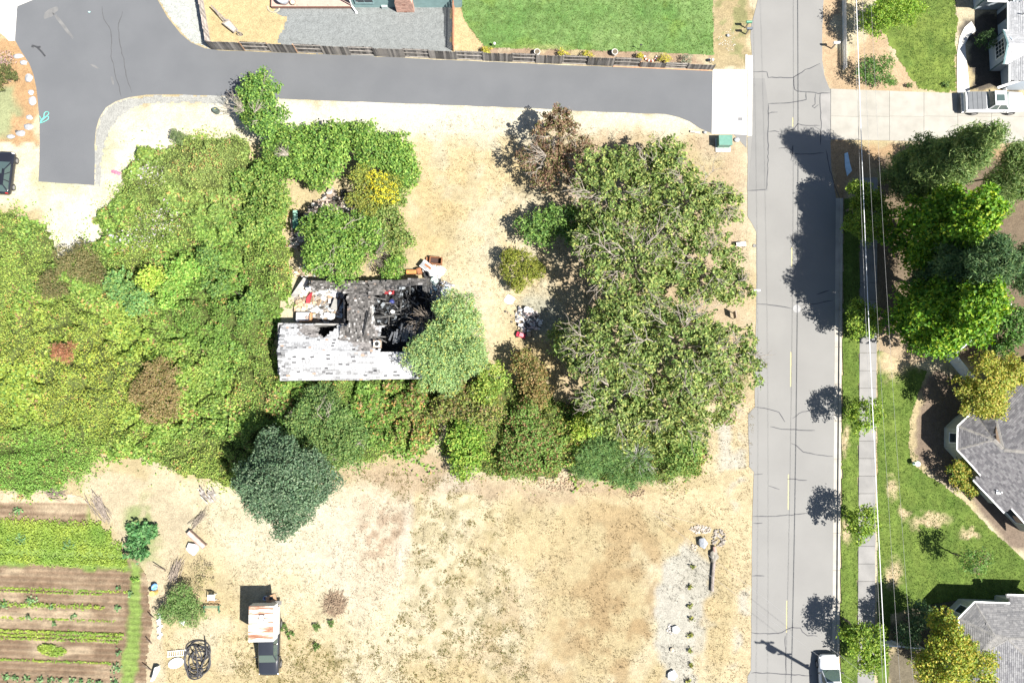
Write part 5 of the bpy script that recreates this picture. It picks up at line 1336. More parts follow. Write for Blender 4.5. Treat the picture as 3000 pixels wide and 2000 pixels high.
while zz < 4.2:
    t = 0.0 if zz < 1.6 else min(1, (zz - 1.6) / 0.8)
    ww = w * (1 - 0.25 * t); off = (row % 2) * 0.12
    a = -ww / 2
    for xx in np.arange(-ww / 2 - off, ww / 2, 0.24):
        l = max(xx, -ww / 2); r = min(xx + 0.225, ww / 2)
        if r - l > 0.04:
            mb.col = tuple(np.array((0.40, 0.25, 0.20)) * rb.uniform(0.75, 1.2)); mb.box((cx + (l + r) / 2, c0.y + 0.5, zz + 0.05), (r - l, 1.0, 0.085))
    zz += 0.1; row += 1
o = mb.build('chimney', DEBM, h4, col=True); 
mb = MB(); mb.box((cx, c0.y + 0.02, 1.3), (0.25, 0.06, 0.14)); mb.box((cx, c0.y + 0.01, 0.08), (0.25, 0.05, 0.14)); mb.build('chimney_vent', M('rust_vent', (0.15, 0.06, 0.04), 0.8), h4)
mb = MB(); p = P(1045, 40); mb.tube([(p.x, p.y, 0.05), (p.x - 0.05, p.y + 0.1, 0.2), (P(1034, 5).x, by - 0.08, 0.4), (P(1034, 5).x, by - 0.08, 2.5)], [0.12, 0.08, 0.06, 0.06], 8); mb.build('downpipe', WHITETRIM, h4)
mb = MB(); p = P(1128, 22); mb.box((p.x, p.y, 0.2), (0.55, 0.35, 0.4)); mb.build('step', M('step_paint', (0.34, 0.40, 0.40), 0.8), h4)
dk = thing('deck', 'pink brown timber deck beside the teal house at the top edge', 'deck', P(915, 5, 0))
d0, d1 = P(795, 19, 0.35), P(1034, 19, 0.35)
nb = 26
DKM = M('deck_board', (0.37, 0.255, 0.21), 0.8, (0.33, 0.225, 0.185), 3, vary=0.06)
yy = d0.y
for i in range(16):
    mb = MB(); mb.box(((d0.x + d1.x) / 2, yy + 0.07 + i * 0.145, 0.33), (d1.x - d0.x, 0.14, 0.04)); mb.build('board', DKM, dk)
mb = MB(); mb.box(((d0.x + d1.x) / 2, yy - 0.03, 0.2), (d1.x - d0.x, 0.04, 0.36)); mb.box((d0.x - 0.03, yy + 1.2, 0.2), (0.04, 2.4, 0.36)); mb.build('skirt', M('deck_skirt', (0.18, 0.10, 0.08), 0.8), dk)
for i, x_ in enumerate((874, 905, 964)):
    p = P(x_, 19, 0); mb = MB(); mb.box((p.x, p.y - 0.08, 0.2), (0.1, 0.1, 0.4)); mb.build('post', M('deck_post', (0.3, 0.24, 0.2), 0.8), dk)
gr = thing('garden_table', 'round pale covered table standing on the pink brown deck', 'table', P(830, 4, 0.35))
mb = MB(); p = P(833, 3, 0.35); mb.lathe((p.x, p.y, 0.35), [(0.45, 0), (0.5, 0.3), (0.62, 0.75), (0.60, 0.82), (0.2, 0.88)], 18); mb.build('cover', M('grey_cover', (0.44, 0.46, 0.50), 0.5, (0.3, 0.32, 0.36), 3), gr, smooth=True)
pt = thing('plant_pot', 'pale clay pot standing on the deck edge beside the covered table', 'pot', P(861, 13, 0.35))
mb = MB(); p = P(861, 12, 0.35); mb.lathe((p.x, p.y, 0.35), [(0.16, 0), (0.24, 0.35), (0.26, 0.36), (0.22, 0.34), (0.2, 0.28)], 12); mb.build('pot', M('pot_clay', (0.40, 0.36, 0.28), 0.8), pt)
bd = thing('planting_ring', 'rounded stone edged bed at the corner of the pink deck', 'flower bed', P(803, 22, 0))
for k in range(22):
    a = 3.0 + k / 21 * 3.5; p = P(802, 22); mb = MB(); mb.rock((p.x + 0.55 * math.cos(a), p.y + 0.50 * math.sin(a), 0.04), (0.17, 0.14, 0.12), k); mb.build('stone', M('edging_stone', (0.34, 0.30, 0.22), 0.9) if k == 0 else bpy.data.materials['edging_stone'], bd)

# ---- burnt house
bh = thing('burnt_house', 'fire damaged house with a white shingled roof half burnt away', 'house', P(1040, 960, 0))
CHAR = M('charred_wood', (0.035, 0.035, 0.038), 0.9, (0.015, 0.015, 0.016), 5, 0.4, vary=0.35)
ASHB = M('ashy_board', (0.12, 0.117, 0.114), 0.9, (0.04, 0.04, 0.04), 5, 0.3, vary=0.3)
wE, wR, wS = P(823, 949, 2.5), P(812, 1027, 3.35), P(821, 1112, 2.3)
eS, eR, eN = P(1262, 1106, 2.3), P(1262, 1032, 3.35), P(1262, 957, 2.5)
def bn(c): return float(fbm(np.array([c.x]), np.array([c.y]), 1.0, 121, 3)[0])
def white_col(c, cx, cy, q):
    px, py = topx(c.x, c.y, c.z)
    n = bn(c)
    t = q.random()
    col = np.array((0.34, 0.345, 0.355)) * (0.86 + 0.16 * t) * (0.72 + 0.5 * n)
    st = float(vnoise(np.array([c.x]), np.array([c.y * 7.0]), 1.6, 140)[0])
    if st > 0.66: col = col * (0.62 + 0.25 * t)
    if q.random() < 0.012 + (0.05 if n > 0.6 else 0): col = np.array((0.10, 0.10, 0.105))
    if q.random() < 0.012: col = np.array((0.34, 0.22, 0.16))
    ch = float(np.clip(pin(np.array([px + (n - .5) * 30]), np.array([py + (n - .5) * 24]), [(868, 945), (925, 948), (960, 985), (940, 990), (880, 978)], 8)[0], 0, 1))
    e = float(pin(np.array([px + (n - .5) * 40]), np.array([py + (n - .5) * 40]), [(1035, 930), (1100, 930), (1110, 1000), (1090, 1030), (1045, 1032), (1032, 1000)], 10)[0])
    k = max(ch, e)
    if q.random() < k: col = np.array((0.16, 0.15, 0.145)) * (0.6 + 0.9 * t)
    wst = px - 812
    if wst < 40 and q.random() < 0.35: col = col * 0.6
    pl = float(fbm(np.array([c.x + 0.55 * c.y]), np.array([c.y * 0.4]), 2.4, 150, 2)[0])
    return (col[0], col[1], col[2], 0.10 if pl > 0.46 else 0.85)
def north_hole(c, cx, cy):
    px, py = topx(c.x, c.y, c.z); n = bn(c)
    px += (n - .5) * 22; py += (n - .5) * 16
    hole = float(sdf([(925, 930), (1000, 930), (985, 962), (968, 978), (952, 990), (940, 984), (944, 968), (920, 956)], np.array([px]), np.array([py]))[0]) > 0
    east = px > 1118
    east2 = float(sdf([(1096, 985), (1122, 985), (1122, 1022), (1096, 1022)], np.array([px]), np.array([py]))[0]) > 0
    return hole or east or east2
mb = MB(); md = MB()
Np = [wE, eN, eR, wR]; Sp_ = [wS, eS, eR, wR]
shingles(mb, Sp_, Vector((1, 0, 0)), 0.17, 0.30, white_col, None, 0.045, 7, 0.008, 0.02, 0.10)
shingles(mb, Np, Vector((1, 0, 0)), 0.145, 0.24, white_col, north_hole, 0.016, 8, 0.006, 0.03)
def char_col(c, cx, cy, q):
    t = q.random(); n = bn(c)
    col = np.array((0.135, 0.128, 0.122)) * (0.35 + 1.0 * t)
    if q.random() < 0.05: col = np.array((0.38, 0.37, 0.36)) * (0.7 + 0.4 * t)
    if q.random() < 0.04: col = np.array((0.20, 0.16, 0.135))
    px, py = topx(c.x, c.y, c.z)
    col = col * (0.8 if px < 1150 else 0.55)
    return tuple(col)
def ragged(poly, amp):
    def f(c, cx, cy):
        px, py = topx(c.x, c.y, c.z); n = bn(c)
        return float(sdf(poly, np.array([px + (n - .5) * amp]), np.array([py + (n - .5) * amp]))[0]) < 0
    return f
strip_n = [P(912, 823, 2.45), P(1075, 824, 2.45), P(1075, 880, 3.0), P(912, 880, 3.0)]
shingles(mb, strip_n, Vector((1, 0, 0)), 0.15, 0.22, char_col, ragged([(908, 818), (1080, 818), (1080, 900), (1018, 900), (1016, 862), (960, 848), (930, 846), (915, 858), (905, 850)], 12), 0.02, 9, 0.006, 0.04)
mid = [P(1016, 868, 2.9), P(1084, 868, 3.0), P(1102, 1004, 3.15), P(990, 1004, 3.0)]
shingles(mb, mid, Vector((0, 1, 0)), 0.15, 0.2, char_col, ragged([(1019, 860), (1084, 862), (1092, 950), (1104, 1010), (985, 1010), (996, 955), (1018, 950)], 10), 0.02, 10, 0.006, 0.03)
ne_ = [P(1078, 824, 2.45), P(1262, 816, 2.45), P(1250, 852, 2.75), P(1084, 905, 2.95)]
shingles(mb, ne_, Vector((1, 0, 0)), 0.15, 0.24, char_col, ragged([(1070, 812), (1262, 806), (1250, 836), (1180, 838), (1140, 848), (1130, 860), (1090, 862), (1100, 880), (1082, 900)], 14), 0.02, 11, 0.006, 0.10)
deck(md, [P(p[0], p[1], p[2]) for p in ((825, 953, 2.46), (918, 953, 2.46), (938, 990, 2.86), (975, 992, 2.9), (1000, 985, 2.85), (1094, 990, 2.85), (1094, 1032, 3.3), (815, 1027, 3.3))], 0.04)
deck(md, [wS, eS, eR, wR], 0.06)
deck(md, [P(914, 826, 2.42), P(1072, 826, 2.42), P(1072, 862, 2.75), P(1020, 856, 2.72), P(960, 842, 2.6), P(914, 846, 2.62)], 0.05)
deck(md, [P(1021, 864, 2.82), P(1080, 864, 2.92), P(1096, 1000, 3.05), P(992, 1000, 2.9), P(1020, 945, 2.9)], 0.05)
deck(md, [P(1080, 826, 2.42), P(1250, 820, 2.42), P(1240, 834, 2.52), P(1140, 844, 2.62), P(1090, 870, 2.72)], 0.05)
ro = md.build('roof', CHAR, bh)
o = _child_build(mb, 'shingles', ROOFM, ro, bh); recol(mb, o); o['kind'] = 'stuff'
mb = MB(); mb.col = (0.6, 0.6, 0.6)
caps(mb, wR, P(1090, 1032, 3.35), 0.34, 0.24, lambda c, x, y, q: tuple(np.array((0.36, 0.365, 0.37)) * q.uniform(0.75, 1.1)), 6, 0.04)
o = _child_build(mb, 'ridge_caps', ROOFM, ro, bh); recol(mb, o); o['kind'] = 'stuff'
WALLW = M('scorched_wall', (0.32, 0.31, 0.295), 0.9, (0.12, 0.115, 0.11), 1.2, 0.2, lo=0.3, hi=0.62)
def wallseg(a, b, h0, h1, mat=WALLW, t=0.14):
    a = P(*a); b = P(*b); d = (b - a).normalized(); s = Vector((-d.y, d.x, 0)) * t / 2
    mb = MB(); mb.frustum([a - s, b - s, b + s, a + s], [a - s + Vector((0, 0, h0)), b - s + Vector((0, 0, h1)), b + s + Vector((0, 0, h1)), a + s + Vector((0, 0, h0))])
    mb.build('wall', mat, bh)
wallseg((838, 955), (838, 1098), 2.2, 2.2); wallseg((838, 1098), (1240, 1094), 2.15, 2.15)
wallseg((838, 957), (1095, 960), 2.3, 2.3); wallseg((1240, 1094), (1240, 960), 2.1, 0.9)
wallseg((925, 838), (1078, 838), 2.2, 2.2); wallseg((1078, 838), (1248, 832), 2.2, 2.1); wallseg((1248, 832), (1252, 900), 2.1, 0.6, CHAR); wallseg((1024, 870), (1026, 952), 2.3, 2.3, CHAR)
wallseg((1090, 880), (1098, 955), 2.5, 2.6, M('white_plaster', (0.62, 0.62, 0.61), 0.9, (0.35, 0.34, 0.33), 3), 0.2)
mb = MB(); a = P(890, 812, 1.4); b = P(852, 866, 0.3); d = Vector((0.75, -0.55, 0)) * 0.45
mb.frustum([a + Vector((0, 0, -.06)), b + Vector((0, 0, -.06)), b + d + Vector((0, 0, -.5)), a + d + Vector((0, 0, -.5))][::-1], [a, b, b + d + Vector((0, 0, -.44)), a + d + Vector((0, 0, -.44))][::-1]); mb.build('fallen_wall_panel', WALLW, bh)
FLB = M('burnt_floor', (0.030, 0.031, 0.034), 0.9, (0.012, 0.012, 0.013), 3, 0.5, 12)
FLW = M('ash_floor', (0.27, 0.23, 0.19), 0.9, (0.12, 0.10, 0.085), 2, 0.5, 12)
mb = MB(); mb.prism([P(*p)[:2] for p in ((1026, 950), (1026, 850), (1080, 838), (1250, 834), (1285, 900), (1270, 1000), (1095, 1020))][::-1], -0.03, 0.05); mb.build('floor', FLB, bh)
mb = MB(); mb.prism([P(*p)[:2] for p in ((862, 940), (862, 860), (905, 828), (1022, 838), (1020, 952))][::-1], -0.03, 0.045); mb.build('floor', FLW, bh)
mb = MB(); mb.prism([P(*p)[:2] for p in ((838, 955), (1095, 955), (1240, 960), (1240, 1094), (838, 1098))], -0.03, 0.04); mb.build('floor', FLB, bh)
q = random.Random(5)
for i in range(8):
    x_ = 1238 + i * 3.6; a = P(x_, 818 + i * 0.4, 2.45); b = P(x_ + 2, 848 + q.uniform(-6, 10), 2.75); mb = MB(); mb.bar(a, b, 0.05, 0.12); mb.build('rafter', ASHB, bh)
for i in range(6):
    x_ = 1112 + i * 22 + q.uniform(-4, 4); a = P(x_, 826, 2.45); b = P(x_ + q.uniform(-2, 3), 852 + q.uniform(-8, 16), 2.7); mb = MB(); mb.bar(a, b, 0.06, 0.12); mb.build('rafter', CHAR if i % 2 else ASHB, bh)
for (x0_, y0_, h0, x1_, y1_, h1, mt) in ((1082, 868, 2.9, 1130, 878, 1.8, ASHB), (1104, 932, 2.2, 1152, 924, 1.0, ASHB), (1128, 887, 1.2, 1146, 888, 1.1, ASHB), (1115, 915, 1.6, 1158, 930, 0.4, ASHB), (1132, 848, 2.5, 1172, 850, 2.4, ASHB), (1162, 834, 2.5, 1161, 850, 2.4, ASHB), (1133, 1003, 2.6, 1100, 985, 2.6, ASHB), (1230, 870, 1.4, 1256, 877, 0.8, ASHB), (1176, 928, 0.8, 1200, 932, 0.7, ASHB), (1124, 953, 0.6, 1162, 952, 0.6, ASHB),
                                         (1076, 910, 3.15, 1064, 975, 3.2, CHAR), (1082, 912, 3.2, 1066, 985, 3.25, ASHB), (1102, 985, 2.7, 1130, 987, 2.7, ASHB), (926, 952, 2.2, 965, 953, 2.2, ASHB)):
    mb = MB(); mb.bar(P(x0_, y0_, h0), P(x1_, y1_, h1), 0.09, 0.12); mb.build('beam', mt, bh)
BLUEP = M('blue_shade_plank', (0.10, 0.105, 0.115), 0.85, (0.05, 0.053, 0.058), 6, 0.3, vary=0.3)  # dark planks, with the blue of the shade over them put into the colour
for i in range(16):
    x_ = 1142 + i * 7; y1_ = 1000 + q.uniform(-3, 8); y0_ = 962 - i * 1.2 + q.uniform(-14, 14)
    mb = MB(); mb.bar(P(x_ + 10 + q.uniform(-2, 2), y0_, 2.5), P(x_ + q.uniform(-3, 3), y1_, 2.85), 0.16, 0.03); mb.build('plank', BLUEP, bh)
for i in range(34):
    x0_ = q.uniform(1104, 1255); y0_ = q.uniform(870, 985); a = q.uniform(0, 3.14); L = q.uniform(0.6, 2.2); p = P(x0_, y0_, 0)
    d = Vector((math.cos(a), math.sin(a), 0)) * L / 2
    mb = MB(); mb.bar(p - d + Vector((0, 0, q.uniform(0.1, 0.5))), p + d + Vector((0, 0, q.uniform(0.15, 0.9))), q.uniform(0.05, 0.12), 0.05); mb.build('burnt_timber', CHAR if q.random() < 0.6 else ASHB, bh)
mb = MB(); p = P(1106, 1008, 3.1); mb.box((p.x, p.y, 3.15), (0.62, 0.62, 0.7)); mb.cur = 1; mb.torus((p.x, p.y, 3.52), 0.24, 0.07, 16, 6); mb.cur = 2; mb.lathe((p.x, p.y, 3.48), [(0.18, 0), (0.18, 0.05)], 14)
mb.build('flue', [M('rusty_flue', (0.30, 0.19, 0.13), 0.8, (0.36, 0.33, 0.29), 4), M('flue_rim', (0.5, 0.48, 0.45), 0.7), M('flue_hole', (0.02, 0.02, 0.02), 0.9)], bh)
mb = MB(); p = on_plane(820, 1037, plane3(wS, eS, eR)); mb.box((p.x, p.y, p.z + 0.1), (0.28, 0.22, 0.2)); mb.build('roof_vent', M('black_vent', (0.04, 0.04, 0.045), 0.6), bh)
mb = MB(); p = on_plane(1100, 1086, plane3(wS, eS, eR)); mb.box((p.x, p.y, p.z + 0.08), (0.26, 0.18, 0.16)); mb.build('roof_vent', bpy.data.materials['black_vent'], bh)
mb = MB(); a = wS + Vector((0, -0.04, -0.03)); b = eS + Vector((0, -0.04, -0.03)); mb.bar(a, b, 0.10, 0.10); mb.build('gutter', M('grey_gutter', (0.36, 0.36, 0.36), 0.6, (0.25, 0.25, 0.25), 2), bh)

# ================================================================ fences
FB = M('weathered_fence_board', (0.165, 0.153, 0.142), 0.9, (0.055, 0.052, 0.05), 5, 0.4, 30, vary=0.45)
FBL = M('pale_fence_rail', (0.26, 0.24, 0.22), 0.9, (0.16, 0.147, 0.134), 4, vary=0.15)
FBO = M('orange_fence_board', (0.40, 0.24, 0.14), 0.9, (0.30, 0.18, 0.11), 4, vary=0.15)
fs = thing('timber_fence', 'long weathered grey board fence with alternating panels along the lane', 'fence', P(1350, 174, 0))
fa, fb_ = P(621, 144), P(2088, 205)
fd = (fb_ - fa); FLn = fd.length; fd.normalize(); fang = math.atan2(fd.y, fd.x); fn = Vector((-fd.y, fd.x, 0))
bounds = [621, 717, 796, 871, 949, 1028, 1099, 1186, 1260, 1338, 1416, 1500, 1570, 1645, 1720, 1796, 1873, 1946, 2012, 2088]
ts = [(P(x_, 144 + (x_ - 621) * 61 / 1467).x - fa.x) / (fb_.x - fa.x) * FLn for x_ in bounds]
def mesh_box(name, d, mat):
    mb = MB(); mb.box((0, 0, d[2] / 2), d); o = mb.build(name, mat, None, local=True); me = o.data; bpy.data.objects.remove(o); return me
def fence_boards(root, a, d, t0, t1, h, wid, side, me_by, q, gap=0.004):
    n = max(1, round((t1 - t0) / wid)); w = (t1 - t0) / n
    nrm = Vector((-d.y, d.x, 0)); ang = math.atan2(d.y, d.x)
    for i in range(n):
        p = a + d * (t0 + (i + 0.5) * w) + nrm * side
        me = q.choice(me_by)
        o = link('board', me, root, p - root.location, (q.uniform(-.012, .012), q.uniform(-.008, .008), ang))
        o.scale = ((w - gap) / 0.18, 1, h / 1.6 * q.uniform(0.985, 1.015))
q = random.Random(21)
BM = [mesh_box('board', (0.18, 0.02, 1.6), FB), mesh_box('board', (0.18, 0.02, 1.6), FB), mesh_box('board', (0.18, 0.02, 1.6), FBL)]
BMD = [BM[0], BM[0], BM[0], BM[2]]
BMO = [mesh_box('board', (0.18, 0.02, 1.6), FBO)]
for i in range(19):
    h = 1.6 if i < 16 else 1.05
    t0, t1 = ts[i], ts[i + 1]
    front = i % 2 == 0
    fence_boards(fs, fa, fd, t0, t1, h, 0.188, -0.05 if front else 0.05, BM if front else BMD, q)
    ang = fang
    if not front:
        for z in (0.10, h * 0.52, h - 0.12):
            mb = MB(); mb.box(tuple(fa + fd * (t0 + t1) / 2 + fn * 0.0 + Vector((0, 0, z))), (t1 - t0 - 0.02, 0.05, 0.10), ang); mb.build('rail', FBL, fs)
    mb = MB(); mb.box(tuple(fa + fd * t0 + Vector((0, 0, h / 2 + .01))), (0.10, 0.075, h + 0.02), ang); mb.build('post', FBO if i in (1, 2, 3, 16) else FB, fs)
mb = MB(); mb.box(tuple(fb_ + Vector((-0.05, 0, 0.53))), (0.10, 0.075, 1.07), fang); mb.build('post', FB, fs)
mb = MB(); a, b = fa + fd * ts[15], fb_; mb.bar(a - fn * 0.09 + Vector((0, 0, 0.05)), b - fn * 0.09 + Vector((0, 0, 0.05)), 0.10, 0.05); mb.build('kick_board', FBO, fs)
fw = thing('timber_fence', 'pale sunlit board fence at the left end of the timber yard', 'fence', P(612, 80, 0))
a, b = P(620, 143), P(580, -90); d = (b - a); L = d.length; d.normalize()
WB = [mesh_box('board', (0.18, 0.02, 1.6), M('sunlit_board', (0.50, 0.45, 0.42), 0.9, (0.36, 0.30, 0.27), 4, vary=0.2)), BM[2]]  # whiteness of the sunlit face put into the board colour
fence_boards(fw, a, d, 0.08, L, 1.55, 0.185, 0.0, WB, q)
for z in (0.3, 1.2):
    mb = MB(); mb.box(tuple((a + b) / 2 + Vector((d.y, -d.x, 0)) * 0.04 + Vector((0, 0, z))), (L, 0.04, 0.09), math.atan2(d.y, d.x)); mb.build('rail', FBL, fw)
fe = thing('timber_fence', 'red brown slatted fence dividing the gravel yard from the top lawn', 'fence', P(1329, 80, 0))
RB = [mesh_box('board', (0.18, 0.02, 1.6), M('red_cedar', (0.34, 0.17, 0.10), 0.85, (0.25, 0.12, 0.075), 4, vary=0.2))]
a, b = P(1329, 152), P(1331, -90); d = (b - a); L = d.length; d.normalize()
fence_boards(fe, a, d, 0.0, 1.0, 1.35, 0.15, 0.0, RB, q, 0.05)
fence_boards(fe, a, d, 1.0, 3.2, 1.55, 0.15, 0.0, RB, q, 0.05)
fence_boards(fe, a, d, 3.2, L, 1.75, 0.15, 0.0, RB, q, 0.05)
for z in (0.3, 1.15):
    mb = MB(); mb.box(tuple((a + b) / 2 + Vector((0.04, 0, z))), (L, 0.04, 0.09), math.atan2(d.y, d.x)); mb.build('rail', RB[0].materials[0], fe)
# white vinyl fences by the pavement gardens
VIN = M('white_vinyl', (0.70, 0.71, 0.72), 0.5, (0.62, 0.63, 0.64), 3, vary=0.03)
VME = [mesh_box('board', (0.18, 0.02, 1.6), VIN)]
def vinyl(label, pts, h=1.7):
    W = [P(*p) for p in pts]
    root = thing('vinyl_fence', label, 'fence', sum(W, Vector()) / len(W), group='white vinyl fences between the gardens')
    for a, b in zip(W, W[1:]):
        d = (b - a); L = d.length; d.normalize()
        fence_boards(root, a, d, 0.06, L - 0.06, h - 0.06, 0.18, 0, VME, q)
        mb = MB(); mb.box(tuple((a + b) / 2 + Vector((0, 0, h))), (L, 0.09, 0.09), math.atan2(d.y, d.x)); mb.build('top_rail', VIN, root)
        n = max(1, int(L / 2.4))
        for i in range(n + 1):
            p = a.lerp(b, i / n); mb = MB(); mb.box((p.x, p.y, h / 2 + .05), (0.12, 0.12, h + 0.1), math.atan2(d.y, d.x)); mb.build('post', VIN, root)
pf = lambda x_, y_, h=1.7: (lambda v: (v[0], v[1]))(topx(P(x_, y_, h).x, P(x_, y_, h).y, 0))
vinyl('white vinyl fence turning a corner below the lower large maple', [pf(2960, 892), pf(2799, 1038), pf(2855, 1105)])
vinyl('white vinyl fence between the front lawn and the lower garden', [pf(2580, 1890), pf(2640, 1893), pf(2705, 1899)])
PKM = M('picket_white', (0.74, 0.74, 0.72), 0.6, vary=0.04)
pk = thing('picket_fence', 'low white picket fence running down beside the street at the top', 'fence', P(2471, 100, 0))
a, b = P(2470, 208), P(2466, -120); d = (b - a); L = d.length; d.normalize()
mb = MB(); mb.frustum([(-.045, -.01, 0), (.045, -.01, 0), (.045, .01, 0), (-.045, .01, 0)], [(-.045, -.01, .8), (.045, -.01, .8), (.045, .01, .8), (-.045, .01, .8)]); mb.add([(-.045, -.01, .8), (.045, -.01, .8), (0, -.01, .9), (-.045, .01, .8), (.045, .01, .8), (0, .01, .9)], [(0, 1, 2), (5, 4, 3), (1, 4, 5, 2), (0, 2, 5, 3)])
o = mb.build('picket', PKM, None, local=True); pme = o.data; bpy.data.objects.remove(o)
for i in range(int(L / 0.125)):
    link('picket', pme, pk, a + d * (i * 0.125 + 0.06) - pk.location, (0, 0, math.atan2(d.y, d.x)))
for z in (0.22, 0.65):
    mb = MB(); mb.box(tuple((a + b) / 2 + Vector((0.03, 0, z))), (L, 0.03, 0.07), math.atan2(d.y, d.x)); mb.build('rail', PKM, pk)
# ================================================================ vehicles (local frame: +x is the nose, z up)
TYRE = M('tyre_rubber', (0.03, 0.03, 0.03), 0.9)
RIM = M('wheel_rim', (0.30, 0.30, 0.31), 0.35, metal=0.6)
CGLASS = glassmat('car_glass', (0.05, 0.075, 0.07), 0.06)
CHROME = M('bright_metal', (0.6, 0.6, 0.6), 0.25, metal=0.8)
LAMP = M('clear_lamp', (0.75, 0.75, 0.75), 0.15)
REDL = M('red_lamp', (0.45, 0.02, 0.02), 0.25)
BLACKP = M('black_plastic', (0.03, 0.03, 0.032), 0.6)
def paint(name, col, rough=0.22):
    m = glassmat(name, col, rough); m.node_tree.nodes['Principled BSDF'].inputs['Coat Weight'].default_value = 0.6
    m.node_tree.nodes['Principled BSDF'].inputs['Coat Roughness'].default_value = 0.08
    m.node_tree.nodes['Principled BSDF'].inputs['Specular IOR Level'].default_value = 0.4
    return m
def loft(mb, st, n=2.6, k=20):
    """st: (x, half width, z low, z high); rounded superellipse sections joined nose to tail"""
    vs = []; fs = []
    for x, w, z0, z1 in st:
        zc, hh = (z0 + z1) / 2, (z1 - z0) / 2
        for i in range(k):
            a = 2 * math.pi * i / k + math.pi / k
            c, s = math.cos(a), math.sin(a)
            vs.append((x, w * math.copysign(abs(c) ** (2 / n), c), zc + hh * math.copysign(abs(s) ** (2 / n), s)))
    m = len(st)
    for j in range(m - 1):
        for i in range(k):
            fs.append((j * k + i, j * k + (i + 1) % k, (j + 1) * k + (i + 1) % k, (j + 1) * k + i))
    fs.append(tuple(range(k))[::-1]); fs.append(tuple(range((m - 1) * k, m * k)))
    mb.add(vs, fs)
def wheel(root, x, y, r=0.33, w=0.22):
    c = (x, y, r); s = 1 if y > 0 else -1
    mb = MB(); prof = []
    R = Matrix.Rotation(math.pi / 2, 3, 'X')
    vs = []; fs = []; n = 18
    for (rr, yy) in ((r * 0.62, -w / 2), (r * 0.93, -w / 2), (r, -w * 0.3), (r, w * 0.3), (r * 0.93, w / 2), (r * 0.62, w / 2)):
        for i in range(n):
            a = 2 * math.pi * i / n; vs.append((rr * math.cos(a), yy, rr * math.sin(a)))
    for j in range(5):
        for i in range(n): fs.append((j * n + i, j * n + (i + 1) % n, (j + 1) * n + (i + 1) % n, (j + 1) * n + i))
    fs.append(tuple(range(n))); fs.append(tuple(range(5 * n, 6 * n))[::-1])
    mb.add(vs, fs)
    wo = mb.build('wheel', TYRE, root, local=True, loc=None); wo.location = c
    mb = MB(); vs = []; fs = []
    for (rr, yy) in ((r * 0.62, 0), (r * 0.58, s * 0.012), (r * 0.2, s * 0.02), (0.03, s * 0.035)):
        for i in range(10):
            a = 2 * math.pi * i / 10; vs.append((rr * math.cos(a), yy + s * w * 0.5, rr * math.sin(a)))
    for j in range(3):
        for i in range(10): fs.append((j * 10 + i, j * 10 + (i + 1) % 10, (j + 1) * 10 + (i + 1) % 10, (j + 1) * 10 + i))
    fs.append(tuple(range(30, 40)))
    mb.add(vs, fs); ro_ = mb.build('rim', RIM, wo, local=True); 
def cabin(root, xb0, xb1, xt0, xt1, wb, wt, zb, zt, pm, rear_glass=True, pillars=(), side=True, roofbulge=0.05):
    """cabin: roof, body coloured core and glass panels a little proud of it"""
    mb = MB()
    B = [(xb0, -wb, zb), (xb1, -wb, zb), (xb1, wb, zb), (xb0, wb, zb)]
    T = [(xt0, -wt, zt), (xt1, -wt, zt), (xt1, wt, zt), (xt0, wt, zt)]
    mb.frustum(B, T)
    mb.build('cabin', pm, root, local=True, bevel=0.07)
    mb = MB(); k = 7; vs = []; fs = []
    for i in range(k):
        for j in range(k):
            u, v = i / (k - 1), j / (k - 1)
            x = xt0 + (xt1 - xt0) * u; y = -wt + 2 * wt * v
            e = (1 - (2 * u - 1) ** 6) * (1 - (2 * v - 1) ** 4)
            vs.append((x, y, zt + 0.004 + roofbulge * e))
    for i in range(k - 1):
        for j in range(k - 1): fs.append((i * k + j, (i + 1) * k + j, (i + 1) * k + j + 1, i * k + j + 1))
    mb.add(vs, fs); mb.build('roof', pm, root, local=True, smooth=True)
    def pane(name, a, b, c, d, i0=0.08, lift=0.012):
        a, b, c, d = map(Vector, (a, b, c, d)); m = (a + b + c + d) / 4
        nrm = (b - a).cross(d - a).normalized()
        if nrm.dot(m - Vector(((xb0 + xb1) / 2, 0, (zb + zt) / 2))) < 0: nrm = -nrm
        P4 = [p + (m - p) * i0 + nrm * lift for p in (a, b, c, d)]
        g = MB(); g.frustum([p - nrm * lift * 0.8 for p in P4], P4); g.build(name, CGLASS, root, local=True)
    pane('windscreen', B[1], B[2], T[2], T[1])
    if rear_glass: pane('rear_window', B[3], B[0], T[0], T[3])
    if side:
        cuts = [0.03] + list(pillars) + [0.97]
        for s in (0, 1):
            b0, b1, t0, t1 = (B[0], B[1], T[0], T[1]) if s == 0 else (B[3], B[2], T[3], T[2])
            for c0, c1 in zip(cuts, cuts[1:]):
                L = lambda p, q_, t: Vector(p).lerp(Vector(q_), t)
                pane('side_window', L(b0, b1, c0 + .012), L(b0, b1, c1 - .012), L(t0, t1, c1 - .012), L(t0, t1, c0 + .012), 0.07)
    return B, T
def lights(root, xf, xr, w, zf, zr, fs=(0.10, 0.32, 0.14), rs=(0.08, 0.2, 0.2)):
    for s in (-1, 1):
        mb = MB(); mb.box((xf, s * w, zf), fs); mb.build('headlight', LAMP, root, local=True, bevel=0.02)
        mb = MB(); mb.box((xr, s * w * 1.02, zr), rs); mb.build('taillight', REDL, root, local=True, bevel=0.02)
def mirrors(root, x, w, z, pm):
    for s in (-1, 1):
        mb = MB(); mb.box((x, s * (w + 0.12), z), (0.10, 0.22, 0.15)); mb.build('mirror', pm, root, local=True, bevel=0.03)
